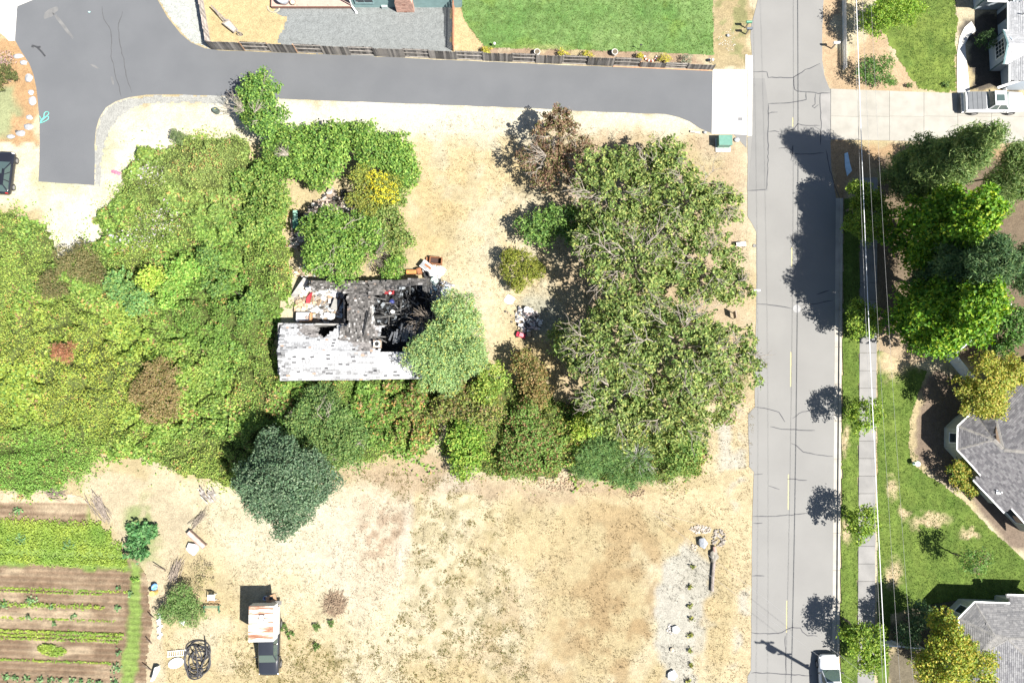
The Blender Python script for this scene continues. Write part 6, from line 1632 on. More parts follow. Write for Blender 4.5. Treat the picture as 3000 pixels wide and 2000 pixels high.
# black hatchback, left edge (nose up)
p = P(28, 513); car = thing('parked_car', 'black hatchback car with a sunroof parked at the left edge', 'car', (p.x - 0.15, p.y, 0), math.pi / 2 + math.radians(-3))
BLK = paint('black_paint', (0.012, 0.013, 0.018))
mb = MB(); loft(mb, [(2.02, 0.55, 0.35, 0.60), (1.96, 0.70, 0.28, 0.68), (1.75, 0.82, 0.22, 0.76), (1.2, 0.87, 0.20, 0.86), (0.6, 0.88, 0.20, 0.93), (-0.8, 0.88, 0.20, 0.95), (-1.5, 0.86, 0.22, 0.95), (-1.85, 0.80, 0.26, 0.92), (-1.98, 0.66, 0.32, 0.80)], 3.6)
mb.build('body', BLK, car, local=True, smooth=True)
cabin(car, -1.82, 0.98, -1.30, 0.15, 0.78, 0.58, 0.90, 1.40, BLK, True, (0.34, 0.66))
mb = MB(); mb.box((-0.05, 0, 1.47), (0.45, 0.80, 0.012)); mb.build('sunroof', CGLASS, car, local=True)
lights(car, 1.85, -1.90, 0.62, 0.62, 0.80)
mirrors(car, 0.72, 0.82, 0.96, BLK)
for x_, y_ in ((1.28, .80), (1.28, -.80), (-1.22, .80), (-1.22, -.80)): wheel(car, x_, y_, 0.31, 0.2)
mb = MB(); mb.tube([(-1.2, 0, 1.44), (-1.55, 0, 1.9)], 0.01, 4); mb.build('aerial', BLACKP, car, local=True)
# pickup with camper (nose down)
p = P(797, 1878); trk = thing('camper_pickup', 'dark pickup truck carrying a white rust streaked camper box', 'pickup truck', (p.x, p.y, 0), -math.pi / 2 + math.radians(1))
DKB = paint('dark_blue_paint', (0.020, 0.022, 0.028))
mb = MB(); loft(mb, [(2.55, 0.62, 0.45, 0.85), (2.48, 0.78, 0.40, 0.95), (2.25, 0.86, 0.36, 1.04), (1.4, 0.90, 0.34, 1.12), (1.1, 0.91, 0.34, 1.14), (-0.4, 0.91, 0.34, 1.14), (-2.4, 0.91, 0.40, 1.12), (-2.62, 0.88, 0.45, 1.05)], 4.2)
mb.build('body', DKB, trk, local=True, smooth=True)
cabin(trk, -0.75, 1.42, -0.60, 0.62, 0.80, 0.62, 1.10, 1.70, DKB, True, (0.3,))
lights(trk, 2.42, -2.60, 0.66, 0.80, 0.8)
mirrors(trk, 0.92, 0.90, 1.18, BLACKP)
for x_, y_ in ((1.75, .80), (1.75, -.80), (-1.55, .80), (-1.55, -.80)): wheel(trk, x_, y_, 0.37, 0.24)
CAMP = _nt('camper_skin')[0]
def camper_mat():
    m = CAMP; n = m.node_tree.nodes; l = m.node_tree.links; b = n['Principled BSDF']; b.inputs['Roughness'].default_value = 0.5
    tc = n.new('ShaderNodeTexCoord'); mp = n.new('ShaderNodeMapping'); mp.inputs['Scale'].default_value = (4.5, 0.5, 0.5)
    nz = n.new('ShaderNodeTexNoise'); nz.inputs['Scale'].default_value = 1.0; nz.inputs['Detail'].default_value = 6; nz.inputs['Roughness'].default_value = 0.65
    l.new(tc.outputs['Object'], mp.inputs[0]); l.new(mp.outputs[0], nz.inputs['Vector'])
    rp = n.new('ShaderNodeValToRGB'); e = rp.color_ramp.elements
    e[0].position = 0.47; e[0].color = (0.50, 0.495, 0.48, 1); e[1].position = 0.60; e[1].color = (0.20, 0.085, 0.045, 1)
    x = rp.color_ramp.elements.new(0.52); x.color = (0.36, 0.26, 0.19, 1)
    l.new(nz.outputs['Fac'], rp.inputs[0]); l.new(rp.outputs[0], b.inputs['Base Color'])
camper_mat()
CW = M('camper_white', (0.50, 0.50, 0.49), 0.5, (0.45, 0.45, 0.44), 2)
mb = MB(); mb.box((-2.05, 0, 1.40), (2.3, 1.84, 1.0)); mb.build('camper_side', CW, trk, local=True, bevel=0.03)
mb = MB(); mb.box((-2.25, 0, 2.45), (2.90, 2.10, 1.14)); mb.build('camper_box', CW, trk, local=True, bevel=0.04)
mb = MB()
for i in range(9):
    mb.box((-3.53 + 0.32 * i, 0, 3.03), (0.31, 2.06, 0.015))
mb.build('camper_roof', CAMP, trk, local=True)
mb = MB()
for a in ((-.24, 0, .04, .42), (.24, 0, .04, .42)): mb.box((-2.75 + a[0], 0.05, 3.08), (a[2], a[3], 0.08))
for s in (-.2, .2): mb.box((-2.75, 0.05 + s, 3.08), (0.5, 0.04, 0.08))
mb.cur = 1; mb.box((-2.75, 0.05, 3.06), (0.44, 0.36, 0.05)); mb.build('roof_vent', [M('vent_rim', (0.10, 0.10, 0.11), 0.6), CW], trk, local=True)
mb = MB(); mb.box((-3.35, 0.5, 0.55), (0.35, 0.9, 0.06)); mb.build('step_bumper', CHROME, trk, local=True)
mb = MB(); mb.box((-3.95, 0.35, 1.55), (0.55, 0.85, 0.035), R=Matrix.Rotation(-0.3, 3, 'Y') @ Matrix.Rotation(0.35, 3, 'Z')); mb.cur = 1; mb.box((-3.97, 0.37, 1.58), (0.22, 0.32, 0.035), R=Matrix.Rotation(-0.3, 3, 'Y') @ Matrix.Rotation(0.35, 3, 'Z')); mb.build('open_door', [M('door_ply', (0.36, 0.22, 0.13), 0.8), M('door_window', (0.03, 0.03, 0.03), 0.3)], trk, local=True)
# white pickup with folded bed cover (nose right)
p = P(2893, 309); wp_ = thing('white_pickup', 'white pickup truck with a grey folding bed cover on the driveway', 'pickup truck', (p.x + 0.05, p.y - 0.03, 0.045), 0.0)
WHT = paint('white_paint', (0.60, 0.605, 0.61))
mb = MB(); loft(mb, [(2.70, 0.66, 0.45, 0.85), (2.62, 0.82, 0.40, 0.95), (2.35, 0.90, 0.36, 1.02), (1.4, 0.94, 0.34, 1.08), (-0.8, 0.95, 0.34, 1.10), (-2.55, 0.95, 0.38, 1.10), (-2.64, 0.93, 0.42, 1.06)], 4.6)
mb.build('body', WHT, wp_, local=True, smooth=True)
cabin(wp_, -0.75, 1.32, -0.42, 0.62, 0.84, 0.66, 1.06, 1.72, WHT, True, (0.42,))
mb = MB(); mb.box((0.05, 0, 1.775), (0.72, 0.62, 0.012)); mb.build('sunroof', CGLASS, wp_, local=True)
BEDC = M('bed_cover', (0.105, 0.112, 0.12), 0.6, (0.09, 0.096, 0.104), 2)
for i in range(4):
    mb = MB(); mb.box((-2.32 + 0.42 * i, 0, 1.125), (0.40, 1.66, 0.05)); mb.build('bed_cover_panel', BEDC, wp_, local=True, bevel=0.01)
mb = MB(); mb.box((-2.66, 0, 0.82), (0.05, 1.7, 0.5)); mb.build('tailgate', WHT, wp_, local=True, bevel=0.02)
mb = MB(); mb.box((-2.76, 0, 0.52), (0.16, 1.75, 0.16)); mb.build('bumper', CHROME, wp_, local=True, bevel=0.02)
lights(wp_, 2.55, -2.60, 0.72, 0.8, 0.86); mirrors(wp_, 0.95, 0.92, 1.14, WHT)
for x_, y_ in ((1.75, .84), (1.75, -.84), (-1.60, .84), (-1.60, -.84)): wheel(wp_, x_, y_, 0.37, 0.24)
# white car at the kerb (nose up)
p = P(2424, 1990); wc = thing('parked_car', 'glossy white car parked at the kerb at the bottom edge', 'car', (p.x - 0.05, p.y, 0.015), math.pi / 2 + math.radians(1))
mb = MB(); loft(mb, [(2.30, 0.50, 0.36, 0.62), (2.24, 0.68, 0.30, 0.72), (2.05, 0.82, 0.24, 0.82), (1.5, 0.89, 0.20, 0.93), (0.9, 0.91, 0.20, 1.0), (-1.0, 0.91, 0.20, 1.02), (-1.9, 0.88, 0.24, 1.0), (-2.2, 0.74, 0.32, 0.9)], 3.4)
mb.build('body', WHT, wc, local=True, smooth=True)
cabin(wc, -1.95, 1.18, -1.5, 0.30, 0.80, 0.60, 0.97, 1.52, WHT, True, (0.36, 0.68))
lights(wc, 2.08, -2.1, 0.66, 0.68, 0.85); mirrors(wc, 0.90, 0.86, 1.03, BLACKP)
for x_, y_ in ((1.42, .82), (1.42, -.82), (-1.38, .82), (-1.38, -.82)): wheel(wc, x_, y_, 0.33, 0.22)
mb = MB(); mb.box((2.26, 0, 0.45), (0.08, 1.1, 0.16)); mb.build('grille', BLACKP, wc, local=True, bevel=0.02)
mb = MB()
for s in (-1, 1): mb.tube([(1.22, s * 0.1, 1.0), (0.95, s * 0.55, 1.12)], 0.012, 4)
mb.build('wiper', BLACKP, wc, local=True)
# ================================================================ small things
def at(px, py, h=0.0): return P(px, py, h)
GREENP = M('green_enamel', (0.10, 0.21, 0.17), 0.5, (0.08, 0.175, 0.14), 3)
# green utility cabinet on its pad
p = at(2117, 425); t = thing('utility_cabinet', 'dark green electrical cabinet on a white pad beside the lane mouth', 'utility box', p)
mb = MB(); mb.box((p.x, p.y - 0.05, 0.05), (1.35, 1.25, 0.12)); mb.build('pad', WHITEC, t)
mb = MB(); mb.box((p.x, p.y + 0.10, 0.55), (1.15, 0.85, 0.9)); mb.build('cabinet', GREENP, t, bevel=0.03)
mb = MB(); mb.box((p.x, p.y + 0.10, 1.02), (1.22, 0.95, 0.06)); mb.build('lid', GREENP, t, bevel=0.02)
p = at(636, 328); t = thing('junction_box', 'small dark green junction box beside the lane tree', 'utility box', p)
mb = MB(); mb.lathe((p.x, p.y, 0), [(0.28, 0), (0.26, 0.55), (0.22, 0.62)], 8); mb.build('box', M('junction_green', (0.075, 0.10, 0.085), 0.6), t)
mb = MB(); mb.box((p.x + .03, p.y, 0.63), (0.22, 0.18, 0.03)); mb.cur = 1; mb.box((p.x + 0.05, p.y + 0.03, 0.65), (0.09, 0.07, 0.012)); mb.build('lid', [M('junction_lid', (0.11, 0.14, 0.12), 0.6), M('yellow_tag', (0.5, 0.42, 0.04), 0.6)], t)
# mailboxes
POST = M('grey_post', (0.20, 0.18, 0.16), 0.9)
def mailbox(px, py, rot, label, mat, h=1.0, L=0.5):
    p = at(px, py); t = thing('mailbox', label, 'mailbox', p)
    mb = MB(); mb.box((p.x, p.y, h / 2), (0.09, 0.09, h), rot); mb.build('post', POST, t)
    prof = [(-.1, 0), (.1, 0), (.1, .13), (.07, .2), (0, .23), (-.07, .2), (-.1, .13)]
    R = Matrix.Rotation(rot, 3, 'Z'); mb = MB()
    A = [Vector((p.x, p.y, h)) + R @ Vector((-L / 2, y, z)) for y, z in prof]; B = [Vector((p.x, p.y, h)) + R @ Vector((L / 2, y, z)) for y, z in prof]
    mb.frustum(A, B); mb.build('box', mat, t)
    c = Vector((p.x, p.y, h)) + R @ Vector((L / 2 + .012, 0, .11)); mb = MB(); mb.box(tuple(c), (0.02, 0.17, 0.2), rot); mb.build('door', mat, t)
MGR = M('green_mailbox', (0.07, 0.22, 0.14), 0.5); MBL = M('navy_mailbox', (0.06, 0.08, 0.11), 0.4); MWH = M('white_mailbox', (0.62, 0.62, 0.62), 0.5)
mailbox(2184, 82, 0, 'green mailbox on a post at the top left of the street', MGR)
mailbox(2185, 101, 0, 'dark blue mailbox on a post just below the green one', MBL)
mailbox(2436, 143, math.pi, 'white mailbox across the street beside the picket fence', MWH, 1.1, 0.55)
mailbox(2206, 856, 0, 'white mailbox at the street edge below the walnut grove', MWH, 0.95, 0.55)
# street side signs on stands
p = at(2146, 925); t = thing('sign_board', 'small wooden notice board on two legs facing the street', 'sign', p)
mb = MB(); mb.box((p.x, p.y, 0.75), (0.05, 0.62, 0.8), 0.12); mb.build('panel', M('sign_wood', (0.30, 0.24, 0.20), 0.8), t)
for s in (-1, 1): mb = MB(); mb.box((p.x + 0.03, p.y + s * 0.27, 0.55), (0.05, 0.05, 1.1), 0.12); mb.build('leg', FBL, t)
p = at(2167, 722); t = thing('wooden_stand', 'low white wooden stand under the branch tips by the street', 'stand', p)
mb = MB(); mb.box((p.x, p.y + 0.1, 0.5), (0.85, 0.40, 0.03), 0.1); mb.build('top', M('stand_white', (0.60, 0.59, 0.56), 0.7), t)
for sx in (-.36, .36):
    for sy in (-.1, .25): mb = MB(); mb.box((p.x + sx, p.y + sy, 0.25), (0.04, 0.04, 0.5)); mb.build('leg', FBL, t)
p = at(2210, 720); t = thing('meter_lid', 'small round grey lid in the dry verge by the street', 'lid', p); mb = MB(); mb.torus((p.x, p.y, 0.03), 0.13, 0.03, 16, 5); mb.lathe((p.x, p.y, 0), [(0.13, 0.0), (0.12, 0.03)], 14); mb.build('lid', PAVE, t)
# hose, cloth, bits on the lane
TEALH = M('turquoise_hose', (0.12, 0.50, 0.42), 0.5)
def curve_pts(pl, z=0.03, k=6):
    P_ = [at(x, y, z) for x, y in pl]; out = []
    n = len(P_)
    for i in range(n - 1):
        p0, p1, p2, p3 = P_[max(i - 1, 0)], P_[i], P_[i + 1], P_[min(i + 2, n - 1)]
        for j in range(k):
            s = j / k
            out.append(0.5 * ((2 * p1) + (p2 - p0) * s + (2 * p0 - 5 * p1 + 4 * p2 - p3) * s * s + (3 * p1 - p0 - 3 * p2 + p3) * s ** 3))
    out.append(P_[-1]); return out
mb = MB(); mb.tube(curve_pts([(116, 340), (122, 352), (128, 345), (130, 332), (138, 327), (143, 333), (134, 343), (124, 352), (119, 360), (128, 357), (140, 350), (142, 342), (133, 342), (122, 350), (117, 362)], 0.045), 0.028, 5)
tag(mb.build('garden_hose', TEALH, loc=tuple(at(128, 345))), 'turquoise garden hose looped at the left edge of the lane', 'hose')
mb = MB(); p = at(341, 505)
for k in range(3): mb.rock((p.x - .25 + .25 * k, p.y + .08 - .1 * k, .05), (0.4, 0.32, 0.16), 40 + k, 0.3)
tag(mb.build('crumpled_cloth', M('pink_cloth', (0.55, 0.14, 0.20), 0.8, (0.45, 0.10, 0.15), 5), loc=tuple(p), smooth=False), 'crumpled pink red cloth on the pale ground below the lane bend', 'cloth')
mb = MB(); p = at(262, 36); mb.rock((p.x, p.y, .04), (0.22, 0.12, 0.08), 3); tag(mb.build('plastic_scrap', M('cyan_plastic', (0.35, 0.62, 0.60), 0.4), loc=tuple(p)), 'tiny pale cyan scrap lying on the upper lane', 'litter')
# crooked cast shadow made as dark tubes lying on the lane
p = at(132, 165); t = thing('shadow_shape', 'dark crooked shadow shape laid on the asphalt near the white pad', 'rod', p)
mb = MB(); mb.tube([at(132, 165, .04), at(122, 152, .05), at(108, 138, .05), at(97, 134, .05)], 0.075, 6); mb.tube([at(97, 133, .05), at(95, 139, .05)], 0.11, 6); mb.tube([at(108, 138, .05), at(118, 138, .05)], 0.09, 6); mb.build('rod', M('shadow_dark', (0.045, 0.047, 0.052), 0.8), t)
# border stones by the lane
SM = M('border_stone', (0.33, 0.335, 0.34), 0.85, (0.22, 0.23, 0.25), 2.5, 0.4, vary=0.15)
for i, (x, y, w, h_, lab) in enumerate(((55, 166, 1.0, .5, 'uppermost pale border stone at the bend beside the lane'), (70, 185, .7, .5, 'second pale border stone from the top beside the lane'), (86, 230, .75, .85, 'broad bluish border stone beside the brown earth patch'), (92, 272, .55, .5, 'small bluish border stone below the broad one'), (97, 297, .75, .9, 'bright white border stone level with the lower flower bed'),
                                         (88, 345, .6, .5, 'white border stone beside the turquoise hose'), (85, 372, .9, .6, 'pale blue border stone above the white corner stone'), (62, 392, .9, .6, 'white corner stone at the end of the border'), (34, 402, .8, .4, 'lowest pale border stone at the far left'))):
    p = at(x, y); mb = MB(); mb.rock((p.x, p.y, 0.08), (w, h_, 0.35), i + 7, 0.14); tag(mb.build('border_stone', SM, loc=tuple(p)), lab, 'stone', 'pale stones bordering the lane')
p = at(51, 387); mb = MB(); mb.rock((p.x, p.y, .12), (.28, .26, .3), 5); tag(mb.build('ornament', M('dark_ornament', (0.08, 0.075, 0.07), 0.8), loc=tuple(p)), 'small dark round ornament above the lowest border stones', 'ornament')
# old wooden wheelbarrow plough in the timber yard
p = at(690, 75); t = thing('wooden_wheelbarrow', 'old grey wooden wheelbarrow tipped on dry grass in the timber yard', 'wheelbarrow', p)
OW = M('old_grey_wood', (0.22, 0.195, 0.175), 0.9, (0.14, 0.12, 0.108), 6, 0.3)
for (x0, y0, h0, x1, y1, h1, w) in ((618, 16, 0.75, 655, 62, 0.35, 0.09), (618, 16, 0.75, 708, 104, 0.1, 0.10), (655, 60, 0.4, 668, 58, 0.45, 0.10)):
    mb = MB(); mb.bar(at(x0, y0, h0), at(x1, y1, h1), w, 0.07); mb.build('handle', OW, t)
mb = MB(); b = [at(654, 68, .25), at(668, 60, .25), at(692, 88, .2), at(683, 94, .2)]; tp = [at(650, 68, .5), at(670, 56, .55), at(698, 88, .5), at(686, 97, .45)]
mb.frustum(b, tp)
mb.build('tray', OW, t)
mb = MB(); mb.frustum([v + Vector((0, 0, .01)) for v in (tp[0].lerp(tp[2], .12), tp[1].lerp(tp[3], .12), tp[2].lerp(tp[0], .12), tp[3].lerp(tp[1], .12))], [v + Vector((0, 0, .03)) for v in (tp[0].lerp(tp[2], .12), tp[1].lerp(tp[3], .12), tp[2].lerp(tp[0], .12), tp[3].lerp(tp[1], .12))]); mb.build('boards', M('tray_boards', (0.40, 0.36, 0.30), 0.9, (0.28, 0.24, 0.2), 9), t)
mb = MB(); mb.torus(tuple(at(703, 100, .25)), 0.25, 0.035, 18, 5, Matrix.Rotation(1.4, 3, 'X')); mb.build('wheel', OW, t)
# garden ornaments along the inside of the fence
POTM = M('stone_pot', (0.52, 0.50, 0.47), 0.8); SOILM = M('pot_soil', (0.12, 0.10, 0.07), 0.9)
for x, lab in ((1573, 'left of the two pale round planters behind the timber fence'), (1799, 'right of the two pale round planters behind the timber fence')):
    p = at(x, 160); t = thing('round_planter', lab, 'planter', p, group='round planters behind the timber fence')
    mb = MB(); mb.lathe((p.x, p.y, 0), [(0.20, 0), (0.27, 0.5), (0.28, 0.55)], 18); mb.torus((p.x, p.y, 0.56), 0.26, 0.035, 22, 6); mb.build('pot', POTM, t)
    mb = MB(); mb.lathe((p.x, p.y, 0.545), [(0.235, 0), (0.22, 0.02)], 16); mb.build('soil', SOILM, t)
YS = [(0.26, 0.24, 0.035), (0.34, 0.29, 0.04), (0.20, 0.21, 0.035)]
for i, (x, y, r, lab) in enumerate(((1650, 158, 16, 'yellow shrub right of the left planter behind the fence'), (1722, 162, 16, 'low yellow shrub left of the right planter behind the fence'), (1947, 174, 19, 'bright yellow shrub beside the ring of bricks'), (1875, 166, 9, 'small yellow green tuft left of the ring of bricks'), (1425, 149, 16, 'golden shrub at the left end of the lawn bed'))):
    tree('yellow_shrub', lab, 'shrub', [(x, y, r, 0.5, 0.45)], YS, leaf=(0.12, 0.07), dens=190, nl=4, sig=0.1, seed=130 + i, group='yellow shrubs behind the timber fence')
tree('grey_shrub', 'silvery grey shrub behind the low end of the timber fence', 'shrub', [(2013, 175, 19, 0.5, 0.45)], [(0.14, 0.16, 0.11), (0.20, 0.21, 0.15)], leaf=(0.14, 0.05), dens=190, nl=4, sig=0.1, seed=136)
t = thing('brick_edging', 'half ring of red and white bricks around a small bed on the lawn edge', 'brick edging', at(1905, 172))
RBK = M('red_brick', (0.26, 0.09, 0.06), 0.9, vary=0.2); WBK = M('white_brick', (0.62, 0.58, 0.53), 0.9, vary=0.1)
for k in range(11):
    a = math.pi + k / 10 * math.pi; p = at(1906, 168); mb = MB(); mb.box((p.x + 0.55 * math.cos(a), p.y + 0.42 * math.sin(a), 0.08), (0.11, 0.18, 0.16), a + math.pi / 2); mb.build('brick', RBK if k % 2 else WBK, t)
for i, (x, y, lab) in enumerate(((1449, 137, 'white globe lamp at the left end of the lawn bed'), (2083, 184, 'white garden lamp at the right end of the timber fence'))):
    p = at(x, y); t = thing('garden_lamp', lab, 'lamp', p); mb = MB(); mb.tube([(p.x, p.y, 0), (p.x, p.y, 0.5)], 0.025, 6); mb.build('post', BLACKP, t)
    mb = MB(); mb.lathe((p.x, p.y, 0.48), [(0.03, 0), (0.1, 0.05), (0.13, 0.14), (0.1, 0.23), (0.03, 0.27)], 12); mb.build('globe', MWH, t, smooth=True)
p = at(2076, 178); mb = MB(); mb.rock((p.x, p.y, .15), (.3, .3, .35), 8); tag(mb.build('garden_rock', SM, loc=tuple(p)), 'grey garden rock beside the white lamp at the fence end', 'rock')
p = at(1873, 146); t = thing('bent_stake', 'thin dark stake with a bird ornament on the edge of the top lawn', 'stake', p); mb = MB(); mb.tube([(p.x, p.y, 0), (p.x, p.y, .9)], 0.02, 5); mb.build('rod', BLACKP, t); mb = MB(); mb.rock((p.x, p.y, .95), (.26, .14, .16), 2); mb.build('ornament', BLACKP, t)
# mow strip stones and rag by the lane end
p = at(2035, 386); t = thing('pale_log', 'short whitewashed log lying at the lower edge of the lane mouth', 'log', p); mb = MB(); mb.tube([at(2022, 385, .09), at(2050, 389, .09)], 0.10, 8); mb.build('log', M('white_log', (0.55, 0.53, 0.49), 0.9, (0.2, 0.18, 0.16), 4), t)
p = at(2064, 389); mb = MB(); mb.rock((p.x, p.y, .1), (.3, .28, .26), 12); tag(mb.build('pale_rock', SM, loc=tuple(p)), 'pale rock beside the whitewashed log', 'rock')
p = at(2158, 411); mb = MB(); mb.rock((p.x, p.y, .1), (.55, .45, .2), 14, 0.1); tag(mb.build('pale_rock', SM, loc=tuple(p)), 'flat pale rock right of the green cabinet', 'rock')
p = at(2132, 106); mb = MB(); mb.rock((p.x, p.y, .1), (.3, .26, .24), 15); tag(mb.build('pale_rock', SM, loc=tuple(p)), 'small pale rock in the patchy grass below the mailboxes', 'rock')
# ---- junk by the burnt house
def deb_cloud(name, label, poly, n, pal, size, zmax, parent=None, seed=0, flat=0.35):
    q = random.Random(seed); W = [P(*p) for p in poly]; pl = [(p.x, p.y) for p in W]
    x0, x1 = min(a for a, _ in pl), max(a for a, _ in pl); y0, y1 = min(b for _, b in pl), max(b for _, b in pl)
    mb = MB(); k = 0
    while k < n:
        x, y = q.uniform(x0, x1), q.uniform(y0, y1)
        if sdf(pl, np.array([x]), np.array([y]))[0] < 0: continue
        k += 1
        mb.col = tuple(np.array(q.choice(pal)) * q.uniform(0.7, 1.2))
        s = size * q.uniform(0.35, 1.3) * (1 if q.random() > .08 else 1.8)
        d = (s, s * q.uniform(0.3, 0.9), s * q.uniform(0.08, flat))
        R = Matrix.Rotation(q.uniform(0, 6.28), 3, 'Z') @ Matrix.Rotation(q.gauss(0, 0.35), 3, 'X') @ Matrix.Rotation(q.gauss(0, 0.35), 3, 'Y')
        c = Vector((x, y, q.random() ** 1.5 * zmax + d[2] / 2))
        if q.random() < 0.4:
            mb.rock(c, (d[0], d[1], max(d[2], .08)), q.randrange(999), 0.3, 0)
        else: mb.box(c, d, R=R)
    o = mb.build(name, DEBM, parent, col=True)
    o['kind'] = 'stuff'
    if label: o['label'] = label
    return o
WH = [(0.62, 0.62, 0.61), (0.55, 0.53, 0.50), (0.45, 0.40, 0.33), (0.30, 0.22, 0.15), (0.36, 0.42, 0.46), (0.16, 0.15, 0.14)]
DK_ = [(0.02, 0.02, 0.022), (0.025, 0.027, 0.03), (0.04, 0.045, 0.05), (0.015, 0.015, 0.015), (0.03, 0.03, 0.03), (0.07, 0.08, 0.09), (0.018, 0.018, 0.018), (0.20, 0.22, 0.24)]
TN = [(0.36, 0.28, 0.19), (0.30, 0.22, 0.15), (0.45, 0.38, 0.29), (0.20, 0.15, 0.11), (0.5, 0.47, 0.42)]
deb_cloud('rubbish', 'white rubbish and bags heaped in the roofless left room of the burnt house', [(915, 866), (940, 850), (1000, 838), (1012, 880), (1000, 925), (960, 945), (925, 930), (905, 900)], 330, WH, 0.42, 0.35, seed=1)
deb_cloud('wall_rubble', 'tan rubble along the left wall of the burnt house', [(866, 930), (870, 880), (895, 850), (930, 845), (915, 880), (905, 920)], 160, TN, 0.40, 0.25, seed=2)
deb_cloud('burnt_rubble', 'blackened rubble in the roofless right room of the burnt house', [(1095, 900), (1120, 850), (1245, 838), (1275, 890), (1265, 990), (1110, 990)], 620, DK_, 0.34, 0.4, seed=3)
deb_cloud('ash_scatter', 'whitish ash and scraps spilling from the right corner of the burnt house', [(1255, 840), (1290, 820), (1330, 835), (1300, 880), (1305, 920), (1270, 910)], 190, [(0.55, 0.54, 0.53), (0.40, 0.41, 0.43), (0.30, 0.31, 0.34), (0.16, 0.16, 0.17), (0.24, 0.33, 0.38)], 0.26, 0.2, seed=4)
deb_cloud('plaster_scatter', 'white plaster dust and scraps on the grass by the rusty boxes', [(1240, 790), (1275, 775), (1310, 790), (1300, 800), (1285, 815), (1262, 812)], 150, [(0.66, 0.66, 0.65), (0.58, 0.57, 0.54)], 0.30, 0.06, seed=5, flat=0.12)
deb_cloud('shed_scrap', 'broken boards and scrap in the gap between the green bushes', [(855, 720), (870, 640), (930, 590), (960, 560), (1010, 570), (1040, 615), (980, 640), (900, 670), (875, 740)], 260, [(0.30, 0.25, 0.21), (0.22, 0.17, 0.13), (0.40, 0.36, 0.32), (0.10, 0.085, 0.07), (0.5, 0.47, 0.43), (0.05, 0.05, 0.05)], 0.55, 0.35, seed=6)
deb_cloud('yard_junk', 'heap of white and dark junk in the dry yard by the walnut shade', [(1512, 905), (1540, 895), (1570, 910), (1590, 940), (1580, 965), (1545, 960), (1560, 985), (1530, 985), (1515, 945)], 240, [(0.62, 0.62, 0.61), (0.50, 0.49, 0.48), (0.12, 0.12, 0.13), (0.05, 0.05, 0.055), (0.45, 0.35, 0.34), (0.34, 0.28, 0.2)], 0.34, 0.25, seed=7)
deb_cloud('back_scrap', 'scattered scrap on the earth behind the burnt house', [(880, 780), (960, 785), (950, 812), (880, 812), (860, 800)], 80, TN + [(0.6, 0.6, 0.6), (0.45, 0.2, 0.08)], 0.32, 0.12, seed=8)
RUS = M('rusty_steel', (0.28, 0.12, 0.055), 0.85, (0.17, 0.075, 0.04), 5, 0.3)
p = at(1278, 766); t = thing('rusty_box', 'open rusty steel box lying in the dry yard', 'box', p)
R = Matrix.Rotation(-0.1, 3, 'Z')
mb = MB()
for (dx, dy, w, d) in ((0, .3, 1.1, .05), (0, -.3, 1.1, .05), (-.53, 0, .05, .6), (.53, 0, .05, .6)): mb.box(tuple(Vector((p.x, p.y, .3)) + R @ Vector((dx, dy, 0))), (w, d, .6), -0.1)
mb.build('side', RUS, t)
mb = MB(); mb.box((p.x, p.y, .06), (1.02, .56, .05), -0.1); mb.build('bottom', M('rust_dark', (0.05, 0.03, 0.025), 0.9), t); mb = MB(); mb.box((p.x - .72, p.y + .08, .2), (.4, .55, .04), -0.1); mb.build('flap', RUS, t)
p = at(1249, 782); t = thing('burnt_cabinet', 'grey and orange burnt cabinet tipped over beside the rusty box', 'cabinet', p)
mb = MB(); mb.box((p.x, p.y, .35), (.75, .85, .7), 0.9); mb.build('case', M('cabinet_white', (0.58, 0.58, 0.57), 0.7), t); mb = MB(); mb.box((p.x - .1, p.y - .02, .71), (.45, .7, .03), 0.9); mb.build('door', M('cabinet_grey', (0.22, 0.225, 0.235), 0.6), t)
mb = MB(); mb.box((p.x + .24, p.y - .1, .712), (.22, .7, .03), 0.9); mb.build('edge', RUS, t)
p = at(1214, 800); t = thing('rusty_sheet', 'orange rusted steel tray against the back of the burnt house', 'tray', p); mb = MB(); mb.box((p.x - .2, p.y, .4), (.9, .35, .5)); mb.build('tray', M('orange_rust', (0.42, 0.19, 0.06), 0.85, (0.30, 0.13, 0.05), 4), t); mb = MB(); mb.box((p.x + .5, p.y + .1, .35), (.4, .5, .6), 0.3); mb.build('can', RUS, t)
p = at(1252, 808); t = thing('dark_chair', 'black burnt chair standing behind the house by the orange tray', 'chair', p); mb = MB(); mb.box((p.x, p.y, .42), (.5, .5, .08), 0.3); mb.build('seat', BLACKP, t); mb = MB(); mb.box((p.x + .22, p.y, .75), (.08, .5, .6), 0.3); mb.build('backrest', BLACKP, t)
for sx in (-.2, .2):
    for sy in (-.2, .2): mb = MB(); mb.box((p.x + sx, p.y + sy, .2), (.05, .05, .4)); mb.build('leg', BLACKP, t)
p = at(1275, 826); t = thing('rain_barrel', 'pale green tub with a black side at the right corner of the burnt house', 'tub', p); mb = MB(); mb.lathe((p.x, p.y, 0), [(.3, 0), (.36, .5), (.36, .7), (.3, .72)], 10); mb.build('tub', M('tub_green', (0.34, 0.42, 0.38), 0.7), t); mb = MB(); mb.box((p.x + .42, p.y - .05, .35), (.15, .5, .6), -.3); mb.build('board', BLACKP, t)
p = at(897, 932); t = thing('fallen_cabinet', 'white open box with orange sides against the broken roof edge', 'cabinet', p); mb = MB(); mb.box((p.x, p.y, .55), (1.25, .75, .08)); mb.build('back', M('box_white', (0.66, 0.66, 0.67), 0.6), t)
